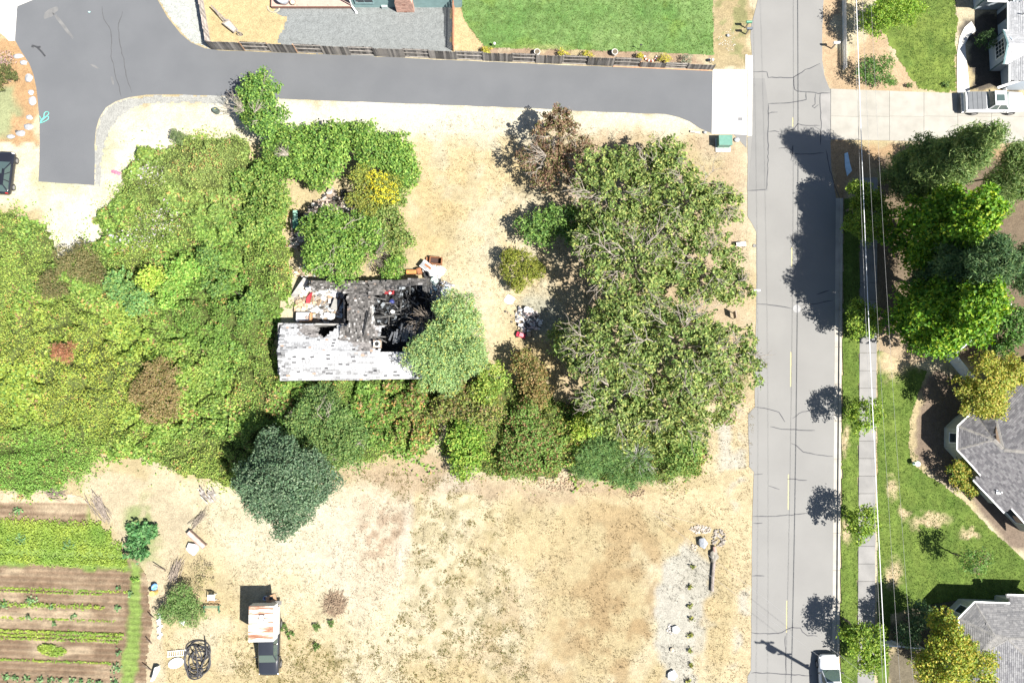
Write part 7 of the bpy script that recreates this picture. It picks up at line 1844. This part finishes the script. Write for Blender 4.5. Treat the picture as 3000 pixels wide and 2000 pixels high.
for (dx, dy, w, d, mt) in ((.62, 0, .16, .8, 'o'), (-.62, 0, .06, .8, 'w'), (0, .38, 1.25, .06, 'w'), (.1, -.38, 1.0, .1, 'o')):
    mb = MB(); mb.box((p.x + dx, p.y + dy, .72), (w, d, .4)); mb.build('side', M('orange_board', (0.42, 0.22, 0.11), 0.8) if mt == 'o' else bpy.data.materials['box_white'], t)
mb = MB(); mb.rock((p.x + .25, p.y - .02, .65), (.32, .32, .2), 3); mb.build('bundle', M('bundle_brown', (0.25, 0.2, 0.18), 0.9), t)
p = at(904, 872); mb = MB(); q_ = [at(896, 888, .45), at(907, 888, .5), at(916, 856, .75), at(909, 858, .6), at(898, 872, .5)]; mb.frustum([v - Vector((0, 0, .06)) for v in q_], q_); tag(mb.build('red_sheet', M('red_fabric', (0.42, 0.045, 0.055), 0.85, (0.30, 0.03, 0.04), 6), loc=tuple(p)), 'red sheet draped over rubble in the left burnt room', 'sheet')
for i, (x, y, lab, c) in enumerate(((881, 893, 'tan cardboard box by the left wall of the burnt house', (0.40, 0.30, 0.19)), (890, 906, 'pale tan box below the tan cardboard box', (0.50, 0.42, 0.32)))):
    p = at(x, y, .25); mb = MB(); mb.box((p.x, p.y, .25), (.42, .36, .3), .3 + i); tag(mb.build('cardboard_box', M('card_%s' % ('tan', 'pale')[i], c, 0.9), loc=(p.x, p.y, 0)), lab, 'box')
p = at(986, 893, .4); t = thing('grey_cupboard', 'grey topped cupboard standing in the left burnt room', 'cupboard', (p.x, p.y, 0)); mb = MB(); mb.box((p.x, p.y, .35), (.62, 1.0, .7), -.35); mb.build('case', M('cup_brown', (0.24, 0.17, 0.13), 0.8), t); mb = MB(); mb.box((p.x - .03, p.y, .72), (.6, .98, .04), -.35); mb.build('top', M('cup_grey', (0.25, 0.245, 0.23), 0.8), t)
for i, (x, y, s, lab) in enumerate(((960, 922, .5, 'large white bag left of the grey cupboard foot'), (966, 926, .42, 'pale blue bag against the large white bag'), (970, 928, .6, 'white sack nearest the broken roof edge'), (972, 848, .45, 'white sack at the top of the rubbish heap'), (992, 855, .4, 'white bundle at the top right of the rubbish heap'), (905, 845, .5, 'white bag near the fallen wall panel'), (1151, 913, .32, 'white round bag in the black right room'))):
    p = at(x, y, .5); mb = MB(); mb.rock((p.x, p.y, .5 + s * .2), (s * 1.2, s, s * .8), 60 + i, .22); tag(mb.build('bag', M('bag_white_%s' % 'abcdefg'[i], (0.66, 0.66, 0.66) if i != 1 else (0.45, 0.58, 0.60), 0.5), loc=(p.x, p.y, 0)), lab, 'bag', 'white bags and bundles in the burnt house')
p = at(1140, 854, .8); t = thing('red_tub', 'dark red tub with a white lump inside the right burnt room', 'tub', (p.x, p.y, 0)); mb = MB(); mb.box((p.x, p.y, .7), (.85, .45, .35), -.05); mb.build('tub', M('tub_red', (0.22, 0.02, 0.025), 0.6), t); mb = MB(); mb.rock((p.x + .1, p.y - .15, .92), (.25, .25, .2), 4); mb.build('lump', bpy.data.materials['box_white'], t)
p = at(1147, 883, .6); mb = MB(); mb.rock((p.x, p.y, .6), (.5, .4, .35), 6, .25); tag(mb.build('blue_bag', M('bag_navy', (0.03, 0.04, 0.16), 0.5), loc=(p.x, p.y, 0)), 'dark blue bag among the black rubble', 'bag')
p = at(870, 655, .5); t = thing('green_bin', 'dark green bin standing in the gap left of the round tree', 'bin', (p.x, p.y, 0)); mb = MB(); mb.box((p.x, p.y, .55), (.45, 1.1, 1.1)); mb.build('body', M('bin_green', (0.04, 0.13, 0.10), 0.5), t); mb = MB(); mb.box((p.x, p.y + .55, 1.12), (.42, 1.0, .05)); mb.build('lid', M('lid_teal', (0.20, 0.36, 0.28), 0.5), t)
PALW = M('pallet_plank', (0.40, 0.33, 0.29), 0.9, (0.25, 0.19, 0.16), 5, 0.3, vary=0.3)
t = thing('plank_heap', 'heap of pinkish weathered planks below the tall row of bushes', 'planks', at(985, 590))
q = random.Random(9)
for (x0, y0, x1, y1) in ((938, 585, 1000, 590), (945, 592, 950, 612), (958, 590, 964, 615), (972, 590, 974, 606), (930, 600, 980, 603), (985, 590, 990, 625), (1000, 592, 1004, 600), (1012, 595, 1030, 615), (1018, 592, 1036, 610), (1024, 590, 1042, 606), (925, 602, 912, 640), (900, 640, 940, 640), (965, 635, 1000, 640), (860, 700, 905, 690), (852, 640, 858, 690), (846, 720, 870, 725)):
    mb = MB(); mb.bar(at(x0, y0, q.uniform(.3, .7)), at(x1, y1, q.uniform(.3, .7)), q.uniform(.12, .22), .04); mb.build('plank', PALW, t)
# yard pieces
p = at(1482, 874); mb = MB(); vs = [at(*v) for v in ((1476, 878, .03), (1488, 862, .05), (1500, 866, .03), (1510, 876, .12), (1500, 890, .03), (1488, 890, .10), (1480, 886, .03))]; mb.frustum([v - Vector((0, 0, .02)) for v in vs], vs); tag(mb.build('crumpled_sheet', M('sheet_white', (0.64, 0.65, 0.68), 0.6, (0.5, 0.52, 0.56), 4), loc=tuple(p)), 'crumpled white plastic sheet in the dry yard above the junk', 'sheet')
p = at(1543, 908); mb = MB(); mb.lathe((p.x, p.y, 0), [(.24, 0), (.27, .5), (.25, .52)], 14); tag(mb.build('white_bucket', MWH, loc=tuple(p)), 'white bucket standing at the top of the yard junk', 'bucket')
p = at(1555, 950); t = thing('dark_basin', 'dark metal basin in the middle of the yard junk', 'basin', p); mb = MB(); mb.lathe((p.x, p.y, 0), [(.3, 0), (.55, .35), (.5, .36), (.28, .05)], 14); mb.build('basin', M('basin_metal', (0.13, 0.14, 0.15), 0.5, (0.06, 0.06, 0.07), 3), t)
p = at(1565, 938); t = thing('tyre', 'black tyre lying among the yard junk', 'tyre', p); mb = MB(); mb.torus((p.x, p.y, .12), .30, .12, 20, 8); mb.build('tread', TYRE, t, smooth=True)
p = at(1526, 982); t = thing('toy_car', 'small red toy car at the bottom of the yard junk', 'toy', p); mb = MB(); mb.box((p.x, p.y, .25), (.85, .42, .22), -.3); mb.build('body', M('toy_red', (0.42, 0.03, 0.06), 0.35), t, bevel=.05); mb = MB(); mb.box((p.x + .05, p.y, .42), (.4, .34, .16), -.3); mb.build('seat', M('toy_pink', (0.6, 0.2, 0.24), 0.4), t, bevel=.04)
for sx in (-.3, .3):
    for sy in (-.25, .25):
        mb = MB(); mb.torus((p.x + sx + sy * .1, p.y + sy - sx * .3, .13), .10, .04, 12, 5, Matrix.Rotation(math.pi / 2, 3, 'X')); mb.build('wheel', TYRE, t)
for i, (x, y, lab) in enumerate(((1481, 913, 'leftmost small round pot in the dry yard'), (1490, 917, 'small round pot just right of the leftmost one'), (1499, 943, 'lowest small round pot in the dry yard'), (1499, 925, 'faint round pot above the lowest one'))):
    p = at(x, y); mb = MB(); mb.torus((p.x, p.y, .08), .07, .03, 14, 5); mb.lathe((p.x, p.y, 0), [(.07, 0), (.06, .06)], 10); tag(mb.build('small_pot', M('pot_dark_%s' % 'abcd'[i], (0.10, 0.09, 0.08) if i % 2 == 0 else (0.34, 0.28, 0.2), 0.8), loc=tuple(p)), lab, 'pot', 'small pots scattered in the dry yard')
# ---- gravel strip by the street: log pole, boulders, stones, young plants
p = at(2088, 1680); t = thing('felled_pole', 'grey felled pole with a knotted stump end lying by the street', 'log', p)
GW = M('silver_wood', (0.25, 0.215, 0.195), 0.9, (0.15, 0.13, 0.115), 5, 0.4)
mb = MB(); mb.tube([at(2086, 1731, .16), at(2088, 1690, .16), at(2092, 1640, .17)], [.155, .15, .14], 9); mb.build('pole', GW, t)
mb = MB(); mb.rock(at(2092, 1628, .16), (.75, 1.1, .45), 5, .22); mb.build('stump', M('stump_wood', (0.25, 0.235, 0.20), 0.9, (0.13, 0.12, 0.10), 5, 0.5), t); mb = MB(); mb.tube([at(2094, 1615, .2), at(2093, 1600, .2)], .17, 8); mb.build('stub', M('stub_wood', (0.34, 0.23, 0.19), 0.9), t)
p = at(2057, 1588); mb = MB(); mb.rock((p.x, p.y, .2), (.85, 1.15, .75), 22, .16, 0); tag(mb.build('boulder', M('grey_boulder', (0.30, 0.315, 0.345), 0.8, (0.17, 0.185, 0.205), 2), loc=tuple(p)), 'pointed blue grey boulder above the felled pole', 'boulder')
for i, (x, y, d, lab) in enumerate(((1979, 1842, (.75, .8, .4), 'square white boulder beside a stone ring in the gravel'), (1968, 1975, (1.0, 1.0, .5), 'large white boulder at the bottom of the gravel strip'), (1968, 1902, (.4, .48, .32), 'small tan boulder between the two white ones'))):
    p = at(x, y); mb = MB(); mb.rock((p.x, p.y, d[2] * .3), d, 30 + i, .12, 0); tag(mb.build('boulder', M('boulder_%s' % ('chalk', 'white', 'tan')[i], ((0.64, 0.64, 0.63), (0.66, 0.66, 0.66), (0.48, 0.40, 0.30))[i], 0.8), loc=tuple(p)), lab, 'boulder')
def pebbles(name, label, cx, cy, rx, ry, n, col, s=.14, seed=0):
    q = random.Random(seed); mb = MB()
    for i in range(n):
        a = q.uniform(0, 6.28); r = math.sqrt(q.random()); mb.col = tuple(np.array(col) * q.uniform(.6, 1.25)); p = at(cx + rx * r * math.cos(a), cy + ry * r * math.sin(a)); k = s * q.uniform(.5, 1.3)
        mb.rock((p.x, p.y, k * .25), (k, k * q.uniform(.6, 1), k * .7), i, .2, 0)
    o = mb.build(name, DEBM, col=True); o['kind'] = 'stuff'; o['label'] = label
pebbles('pebbles', 'pale pebbles heaped at the tip of the gravel strip', 2052, 1550, 32, 12, 150, (0.40, 0.35, 0.30), .16, 1)
pebbles('pebbles', 'ring of small stones beside the square white boulder', 1963, 1842, 9, 16, 60, (0.40, 0.38, 0.36), .13, 2)
pebbles('pebbles', 'small stones left of the grey boulder', 2032, 1602, 10, 8, 40, (0.42, 0.36, 0.30), .14, 3)
pebbles('clods', 'clods of turned earth below the hedgerow', 1640, 1410, 70, 30, 260, (0.30, 0.22, 0.15), .16, 4)
pebbles('clods', 'dark clods of earth right of the hedgerow foot', 1860, 1440, 30, 16, 110, (0.26, 0.19, 0.13), .14, 5)
pebbles('stones', 'grey stones and clods at the head of the felled pole', 2105, 1575, 20, 26, 90, (0.28, 0.25, 0.22), .2, 6)
pebbles('verge_stones', 'white bits scattered in the grass below the mailboxes', 2130, 120, 26, 36, 60, (0.55, 0.54, 0.52), .07, 7)
YP = [(2030, 1658, 'uppermost young plant of the row in the gravel'), (2022, 1718, 'second young plant from the top of the gravel row'), (2021, 1772, 'third young plant from the top of the gravel row'), (2025, 1812, 'fourth young plant from the top of the gravel row'), (2022, 1858, 'fifth young plant from the top of the gravel row'), (2021, 1902, 'sixth young plant from the top of the gravel row'), (2025, 1948, 'seventh young plant from the top of the gravel row'), (2016, 1992, 'lowest young plant of the row in the gravel')]
for i, (x, y, lab) in enumerate(YP):
    p = at(x, y); r_ = thing('young_plant', lab, 'plant', p, group='young plants in the gravel row')
    a = veg_plant([(0.13, 0.15, 0.04), (0.19, 0.19, 0.05), (0.09, 0.11, 0.03)], i, .20, 16); leaf_obj('leaves', *a, r_)
    q = random.Random(i); mb = MB()
    for k in range(6): aa = q.uniform(0, 6.28); mb.bar((0, 0, 0.02), (math.cos(aa) * .3, math.sin(aa) * .3, .12), .03, .03)
    mb.build('twig', BARK, r_, local=True)
# rope / wire on the ground
mb = MB(); mb.tube(curve_pts([(1914, 1497), (1930, 1500), (1980, 1516), (2030, 1530), (2082, 1545)], .04), .022, 4); tag(mb.build('guy_rope', M('pale_rope', (0.45, 0.38, 0.28), 0.9), loc=tuple(at(2000, 1520))), 'pale rope stretched over the dry grass to the stone heap', 'rope')
# ---- bottom left corner of the lot
def stick_pile(px, py, ang, L, W, n, label, col, seed, dark=None):
    p = at(px, py); t = thing('stick_pile', label, 'stick pile', p); q = random.Random(seed)
    m = M('sticks_%s' % label.split()[0], col, 0.9, dark or tuple(c * .5 for c in col), 6)
    mb = MB(); d = Vector((math.cos(ang), math.sin(ang), 0)); s = Vector((-d.y, d.x, 0))
    for i in range(n):
        c = p + s * q.gauss(0, W * .4) + d * q.gauss(0, L * .12) + Vector((0, 0, q.uniform(.02, .25)))
        a = q.gauss(0, .18); dd = d * math.cos(a) + s * math.sin(a); l = L * q.uniform(.3, .55)
        limb(mb, c - dd * l, c + dd * l + Vector((0, 0, q.uniform(-.05, .1))), q.uniform(.018, .035), .012, seed + i, 3, .03, 4, .02)
    mb.build('sticks', m, t)
stick_pile(298, 1490, -1.05, 2.4, .6, 40, 'straight bundle of pale sticks above the vegetable plot', (0.31, 0.26, 0.22), 1)
stick_pile(168, 1448, -.2, 1.5, .5, 24, 'low heap of pinkish sticks at the top edge of the vegetable plot', (0.29, 0.235, 0.20), 2)
stick_pile(585, 1518, .9, 1.6, .4, 30, 'slanting bundle of grey sticks below the stacked poles', (0.26, 0.22, 0.18), 3)
stick_pile(517, 1672, 1.25, 2.0, .6, 36, 'tall bundle of straight canes above the feathery corner bush', (0.29, 0.24, 0.20), 4)
p = at(610, 1452); t = thing('pole_stack', 'stack of short dark ended poles left of the blue green tree', 'pole stack', p); q = random.Random(6)
for i in range(20):
    a = -1.0 + q.gauss(0, .12); d = Vector((math.cos(a), math.sin(a), 0)); c = p + Vector((q.uniform(-.7, .7), q.uniform(-.45, .45), q.uniform(.05, .4))); mb = MB(); mb.tube([c - d * .45, c + d * .45], .05, 6); mb.build('pole', M('pole_grey', (0.40, 0.37, 0.35), 0.9, (0.12, 0.10, 0.09), 3, vary=.3) if i == 0 else bpy.data.materials['pole_grey'], t)
p = at(982, 1768); t = thing('brush_heap', 'round heap of brown brushwood in the open lot right of the camper', 'brush heap', p); mb = MB(); q = random.Random(7)
for i in range(320):
    a = q.uniform(0, 6.28); r = math.sqrt(q.random()) * 1.0; c = p + Vector((r * math.cos(a), r * math.sin(a), max(.03, .4 * (1 - r) * q.random()))); aa = q.uniform(0, 6.28); l = q.uniform(.15, .5)
    mb.bar(c - Vector((math.cos(aa), math.sin(aa), q.uniform(-.2, .2))) * l, c + Vector((math.cos(aa), math.sin(aa), q.uniform(-.1, .4))) * l, .02, .02)
mb.build('twigs', M('brush_brown', (0.30, 0.22, 0.15), 0.9, (0.14, 0.10, 0.07), 6), t)
p = at(580, 1578); t = thing('wooden_trough', 'long brown wooden trough standing on the dry grass', 'trough', p); a = math.atan2(-(1603 - 1552), (607 - 553)); a = -.72
R = Matrix.Rotation(a, 3, 'Z'); TW = M('trough_wood', (0.30, 0.215, 0.18), 0.85, (0.22, 0.15, 0.12), 5)
for (dy, h_, w) in ((.20, .4, .06), (-.20, .4, .06)): mb = MB(); mb.box(tuple(p + R @ Vector((0, dy, .3))), (1.95, w, h_), a); mb.build('side', TW, t)
mb = MB(); mb.box(tuple(p + R @ Vector((0, 0, .42))), (1.95, .36, .04), a); mb.build('top', M('trough_top', (0.40, 0.32, 0.28), 0.85), t)
for s in (-.9, .9): mb = MB(); mb.box(tuple(p + R @ Vector((s, 0, .1))), (.08, .5, .2), a); mb.build('foot', TW, t)
def cloth(px_pts, h, label, col, name='white_tarp', cat='tarp'):
    mb = MB(); vs = [at(x, y, h * k) for x, y, k in px_pts]; c = sum(vs, Vector()) / len(vs); c.z = h * 1.25; n = len(vs)
    base = [Vector((v.x, v.y, 0.01)) for v in vs]
    mb.add(vs + [c] + base, [(i, (i + 1) % n, n) for i in range(n)] + [(n + 1 + i, n + 1 + (i + 1) % n, (i + 1) % n, i) for i in range(n)])
    p = at(*px_pts[0][:2]); tag(mb.build(name, M(name + '_' + label.split()[1], col, 0.6), loc=tuple(p)), label, cat)
cloth([(545, 1608, 1), (552, 1590, .8), (574, 1594, 1), (580, 1610, .7), (566, 1627, 1), (556, 1620, .6)], .4, 'white tarp folded beside the wooden trough', (0.66, 0.66, 0.66))
cloth([(522, 1820, 1), (546, 1808, 1), (538, 1833, .7)], .15, 'white triangular sheet below the feathery corner bush', (0.64, 0.66, 0.64), 'plastic_sheet', 'sheet')
cloth([(440, 1995, 1), (452, 1955, 1), (462, 1952, .8), (461, 1965, 1), (446, 1996, .7)], .6, 'white upright panel at the bottom end of the vegetable path', (0.66, 0.66, 0.64), 'leaning_panel', 'panel')
# plastic chair
p = at(627, 1746); t = thing('plastic_chair', 'white plastic garden chair left of the camper shadow', 'chair', p); WP = M('white_plastic', (0.62, 0.65, 0.69), 0.4)
for i in range(5): mb = MB(); mb.box((p.x - .2 + i * .1, p.y, .42), (.075, .46, .03)); mb.build('slat', WP, t)
mb = MB(); mb.box((p.x, p.y + .28, .66), (.52, .06, .5)); mb.build('backrest', WP, t, bevel=.02)
for sx in (-.24, .24):
    for sy in (-.22, .22): mb = MB(); mb.bar((p.x + sx * 1.1, p.y + sy * 1.1, 0), (p.x + sx, p.y + sy, .43), .05, .05); mb.build('leg', WP, t)
    mb = MB(); mb.box((p.x + sx * 1.15, p.y, .62), (.06, .48, .04)); mb.build('armrest', WP, t)
p = at(624, 1776); t = thing('green_bench', 'green metal bench frame with leaf litter below the plastic chair', 'bench', p); GM = M('green_metal', (0.05, 0.17, 0.10), 0.5)
for (dx, dy, w, d, z) in ((0, .12, 1.4, .05, .45), (0, .02, 1.4, .05, .45), (-.62, -.15, .06, .6, .35), (.66, -.2, .06, .6, .35)): mb = MB(); mb.box((p.x + dx, p.y + dy, z), (w, d, .05)); mb.build('rail', GM, t)
for sx in (-.62, .66):
    for sy in (-.4, .12): mb = MB(); mb.box((p.x + sx, p.y + sy, .2), (.05, .05, .4)); mb.build('leg', GM, t)
q = random.Random(3); mb = MB()
for i in range(60): mb.rock((p.x + q.uniform(-.6, .6), p.y + q.uniform(.15, .6), .04), (.16, .1, .05), i, .3, 0)
mb.build('leaf_litter', M('litter_brown', (0.26, 0.17, 0.09), 0.9), t)
# table, rack and hose coil
p = at(517, 1940); t = thing('patio_table', 'white oval table lying on its top beside the black pipe coil', 'table', p)
mb = MB(); vs = []
for i in range(28): a = 6.283 * i / 28; vs.append((p.x + .68 * math.cos(a) * math.cos(.35) - .42 * math.sin(a) * math.sin(.35), p.y + .68 * math.cos(a) * math.sin(.35) + .42 * math.sin(a) * math.cos(.35)))
mb.prism(vs, .08, .13); mb.build('tabletop', M('table_white', (0.70, 0.70, 0.68), 0.5), t)
for i in range(4): a = .35 + math.pi / 4 + i * math.pi / 2; mb = MB(); mb.box((p.x + .38 * math.cos(a), p.y + .26 * math.sin(a), .04), (.07, .07, .08)); mb.build('leg', WP, t)
p = at(520, 1914); t = thing('wire_rack', 'white slatted rack between the oval table and the weeds', 'rack', p); WR = M('rack_white', (0.62, 0.62, 0.60), 0.6)
for i in range(9): mb = MB(); mb.box((p.x - .75 + .19 * i, p.y + .02 * i, .15), (.05, .5, .03)); mb.build('slat', WR, t)
for s in (-.22, .22): mb = MB(); mb.box((p.x, p.y + s + .08, .12), (1.7, .04, .03), .1); mb.build('rail', WR, t)
p = at(578, 1930); t = thing('pipe_coil', 'large tangled coil of black plastic pipe in the dry grass', 'pipe coil', p); mb = MB(); q = random.Random(8); pts = []
C_ = [(580, 1900, 36, 26), (585, 1905, 32, 30), (570, 1925, 30, 38), (578, 1935, 36, 44), (566, 1935, 26, 46), (585, 1940, 32, 34), (572, 1968, 24, 20), (570, 1975, 20, 14), (590, 1925, 26, 34)]
for k, (cx, cy, rx, ry) in enumerate(C_):
    a0 = q.uniform(0, 6.28)
    for i in range(22):
        a = a0 + 6.283 * i / 22; pts.append(at(cx + rx * math.cos(a), cy + ry * math.sin(a), .06 + .05 * k * .6))
mb.tube(pts, .05, 6); mb.tube([at(602, 1872, .5), at(605, 1920, .5), at(590, 1945, .3)], .055, 6); mb.build('pipe', M('black_pipe', (0.045, 0.045, 0.05), 0.45), t, smooth=True)
# barrel with blue bag, posts and line along the plot
p = at(457, 1732); t = thing('yellow_barrel', 'yellow barrel standing at the edge of the vegetable path', 'barrel', p); mb = MB(); mb.lathe((p.x, p.y, 0), [(.22, 0), (.24, .1), (.24, .7), (.22, .8), (.1, .82)], 14); mb.build('barrel', M('barrel_yellow', (0.55, 0.36, 0.12), 0.5), t)
p = at(457, 1717); mb = MB(); mb.rock((p.x, p.y, .3), (.45, .6, .6), 5, .2); tag(mb.build('blue_sack', M('sack_blue', (0.05, 0.22, 0.60), 0.5, (0.25, 0.42, 0.7), 4), loc=tuple(p)), 'bright blue sack against the yellow barrel', 'sack')
p = at(472, 1835); mb = MB()
for k in range(9): pp = at(468 + 4 * math.sin(k * 2), 1800 + k * 8); mb.rock((pp.x, pp.y, .06), (.34, .3, .2), k, .3)
tag(mb.build('plastic_wrap', M('clear_wrap', (0.50, 0.55, 0.58), 0.4, (0.36, 0.40, 0.42), 4), loc=tuple(p)), 'strip of pale bluish plastic wrap along the vegetable path', 'plastic')
for i, (x0, y0, x1, y1, lab) in enumerate(((449, 1653, 486, 1670, 'dark stake lying above the yellow barrel'), (434, 1800, 450, 1808, 'short dark stake left of the plastic wrap'), (428, 1872, 444, 1884, 'short dark stake below the plastic wrap'), (417, 1947, 444, 1963, 'dark stake pointing at the white upright panel'))):
    mb = MB(); mb.tube([at(x0, y0, .5), at(x1, y1, .05)], .045, 6); tag(mb.build('garden_stake', M('stake_wood_%s' % 'abcd'[i], (0.12, 0.09, 0.07), 0.9), loc=tuple(at(x0, y0))), lab, 'stake', 'wooden stakes along the vegetable path')
for i, (x, y, c, lab) in enumerate(((780, 1749, (0.40, 0.46, 0.62), 'pale blue bucket in the camper shadow'), (789, 1750, (0.16, 0.18, 0.40), 'dark blue bucket in the camper shadow'))):
    p = at(x, y); mb = MB(); mb.lathe((p.x, p.y, 0), [(.15, 0), (.18, .36), (.15, .36), (.13, .05)], 12); tag(mb.build('bucket', M('bucket_%s' % ('pale', 'navy')[i], c, 0.5), loc=tuple(p)), lab, 'bucket')
p = at(806, 1745); t = thing('folding_stool', 'small pale metal stool behind the camper', 'stool', p); mb = MB(); mb.box((p.x, p.y, .35), (.4, .22, .04)); mb.build('seat', CHROME, t)
for s in (-.17, .17): mb = MB(); mb.bar((p.x + s, p.y - .15, 0), (p.x + s, p.y + .1, .35), .03, .03); mb.build('leg', CHROME, t)
# lawn bits on the right
p = at(2678, 1357); t = thing('birdbath', 'small pale green birdbath on the edge of the front lawn', 'birdbath', p); mb = MB(); mb.lathe((p.x, p.y, 0), [(.16, 0), (.07, .1), (.06, .55), (.22, .65), (.24, .68), (.1, .64)], 14); mb.build('bowl', M('bath_green', (0.40, 0.52, 0.46), 0.6), t)
p = at(2480, 480); mb = MB(); vs = [at(*v) for v in ((2474, 450, .03), (2484, 446, .03), (2490, 478, .03), (2496, 500, .03), (2482, 516, .03), (2476, 490, .03))]; mb.frustum([v - Vector((0, 0, .02)) for v in vs], vs); tag(mb.build('blue_tarp', M('tarp_blue', (0.36, 0.50, 0.60), 0.6), loc=tuple(p)), 'pale blue tarp on the shaded bare earth under the wires', 'tarp')
for i, (x, y, lab) in enumerate(((2665, 250, 'small weed left of the path on the driveway edge'), (2620, 243, 'small weed in the bare patch beside the driveway'), (2770, 248, 'leafy weed left of the curved garden path'))):
    tree('weed', lab, 'plant', [(x, y, 9, .25, .2)], [(0.06, 0.11, 0.03), (0.10, 0.15, 0.045)], leaf=(.12, .08), dens=120, nl=3, sig=.08, seed=160 + i)
WD = [(832, 1836, 'green weed beside the rear wheel of the camper truck'), (850, 1858, 'dark weed right of the camper truck door'), (928, 1836, 'dark weed below the brush heap'), (970, 1825, 'pale green weed under the brush heap'), (926, 1893, 'small weed between the brush heap and the truck hood')]
for i, (x, y, lab) in enumerate(WD):
    tree('weed', lab, 'plant', [(x, y, 10, .2, .18)], [(0.06, 0.11, 0.03), (0.10, 0.16, 0.045)], leaf=(.12, .08), dens=120, nl=3, sig=.08, seed=170 + i)
# ---- utility pole just below the frame, with its wires
pb = Vector((P(2490, 2025).x, P(2490, 2025).y, 0)); t = thing('utility_pole', 'tall utility pole below the bottom edge whose shadow crosses the street', 'utility pole', pb)
mb = MB(); mb.tube([pb, pb + Vector((0, 0, 12.4))], [.17, .12], 10); mb.build('pole', POST, t)
mb = MB(); mb.box((pb.x, pb.y, 12.0), (1.6, .12, .12)); mb.box((pb.x, pb.y, 9.2), (1.2, .1, .1)); mb.build('crossarm', POST, t)
mb = MB(); mb.lathe((pb.x - .45, pb.y, 9.9), [(.2, 0), (.26, .1), (.26, .8), (.2, .9)], 12); mb.build('transformer', PAVE, t)
for s in (-.7, 0.05, .7): mb = MB(); mb.lathe((pb.x + s, pb.y, 12.05), [(.05, 0), (.08, .1), (.05, .22)], 8); mb.build('insulator', PAVE, t)
CABW = M('bright_cable', (0.70, 0.71, 0.72), 0.4); CABG = M('thin_wire', (0.28, 0.28, 0.28), 0.5)
def wire(label, pts, r, mat, sag=0.25, n=24):
    A, B = [P(*p) for p in pts]; L = []
    d = B - A
    A = A - d * .15; B = B + d * .15
    for i in range(n + 1):
        s = i / n; p = A.lerp(B, s); p.z -= sag * 4 * s * (1 - s); L.append(p)
    mb = MB(); mb.tube(L, r, 5); c = (A + B) / 2
    tag(mb.build('overhead_wire', mat, loc=tuple(c)), label, 'wire', 'overhead wires along the pavement')
wire('thick bright overhead cable running the full height beside the pavement', ((2512, 0, 5.4), (2600, 2000, 7.6)), .030, CABW, .5)
wire('thin wire running just left of the thick bright cable', ((2505, 0, 5.6), (2590, 2000, 7.8)), .012, CABG, .5)
wire('thin overhead wire right of the thick bright cable', ((2530, 0, 9.8), (2642, 2000, 11.4)), .008, CABG, .6)
wire('rightmost thin overhead wire above the gardens', ((2556, 0, 9.8), (2681, 2000, 11.4)), .008, CABG, .6)
def dropwire(label, a, b, r=.008):
    A, B = P(*a), P(*b); L = []
    for i in range(17):
        s = i / 16; p = A.lerp(B, s); p.z -= .5 * 4 * s * (1 - s); L.append(p)
    mb = MB(); mb.tube(L, r, 4); tag(mb.build('service_wire', CABG, loc=tuple((A + B) / 2)), label, 'wire', 'slanting service wires at the bottom of the street')
dropwire('upper slanting service wire crossing the bottom of the street', (1920, 1508, 6.5), (2620, 2040, 8.0))
dropwire('lower slanting service wire crossing the bottom of the street', (2020, 1640, 6.0), (2560, 2040, 7.6))
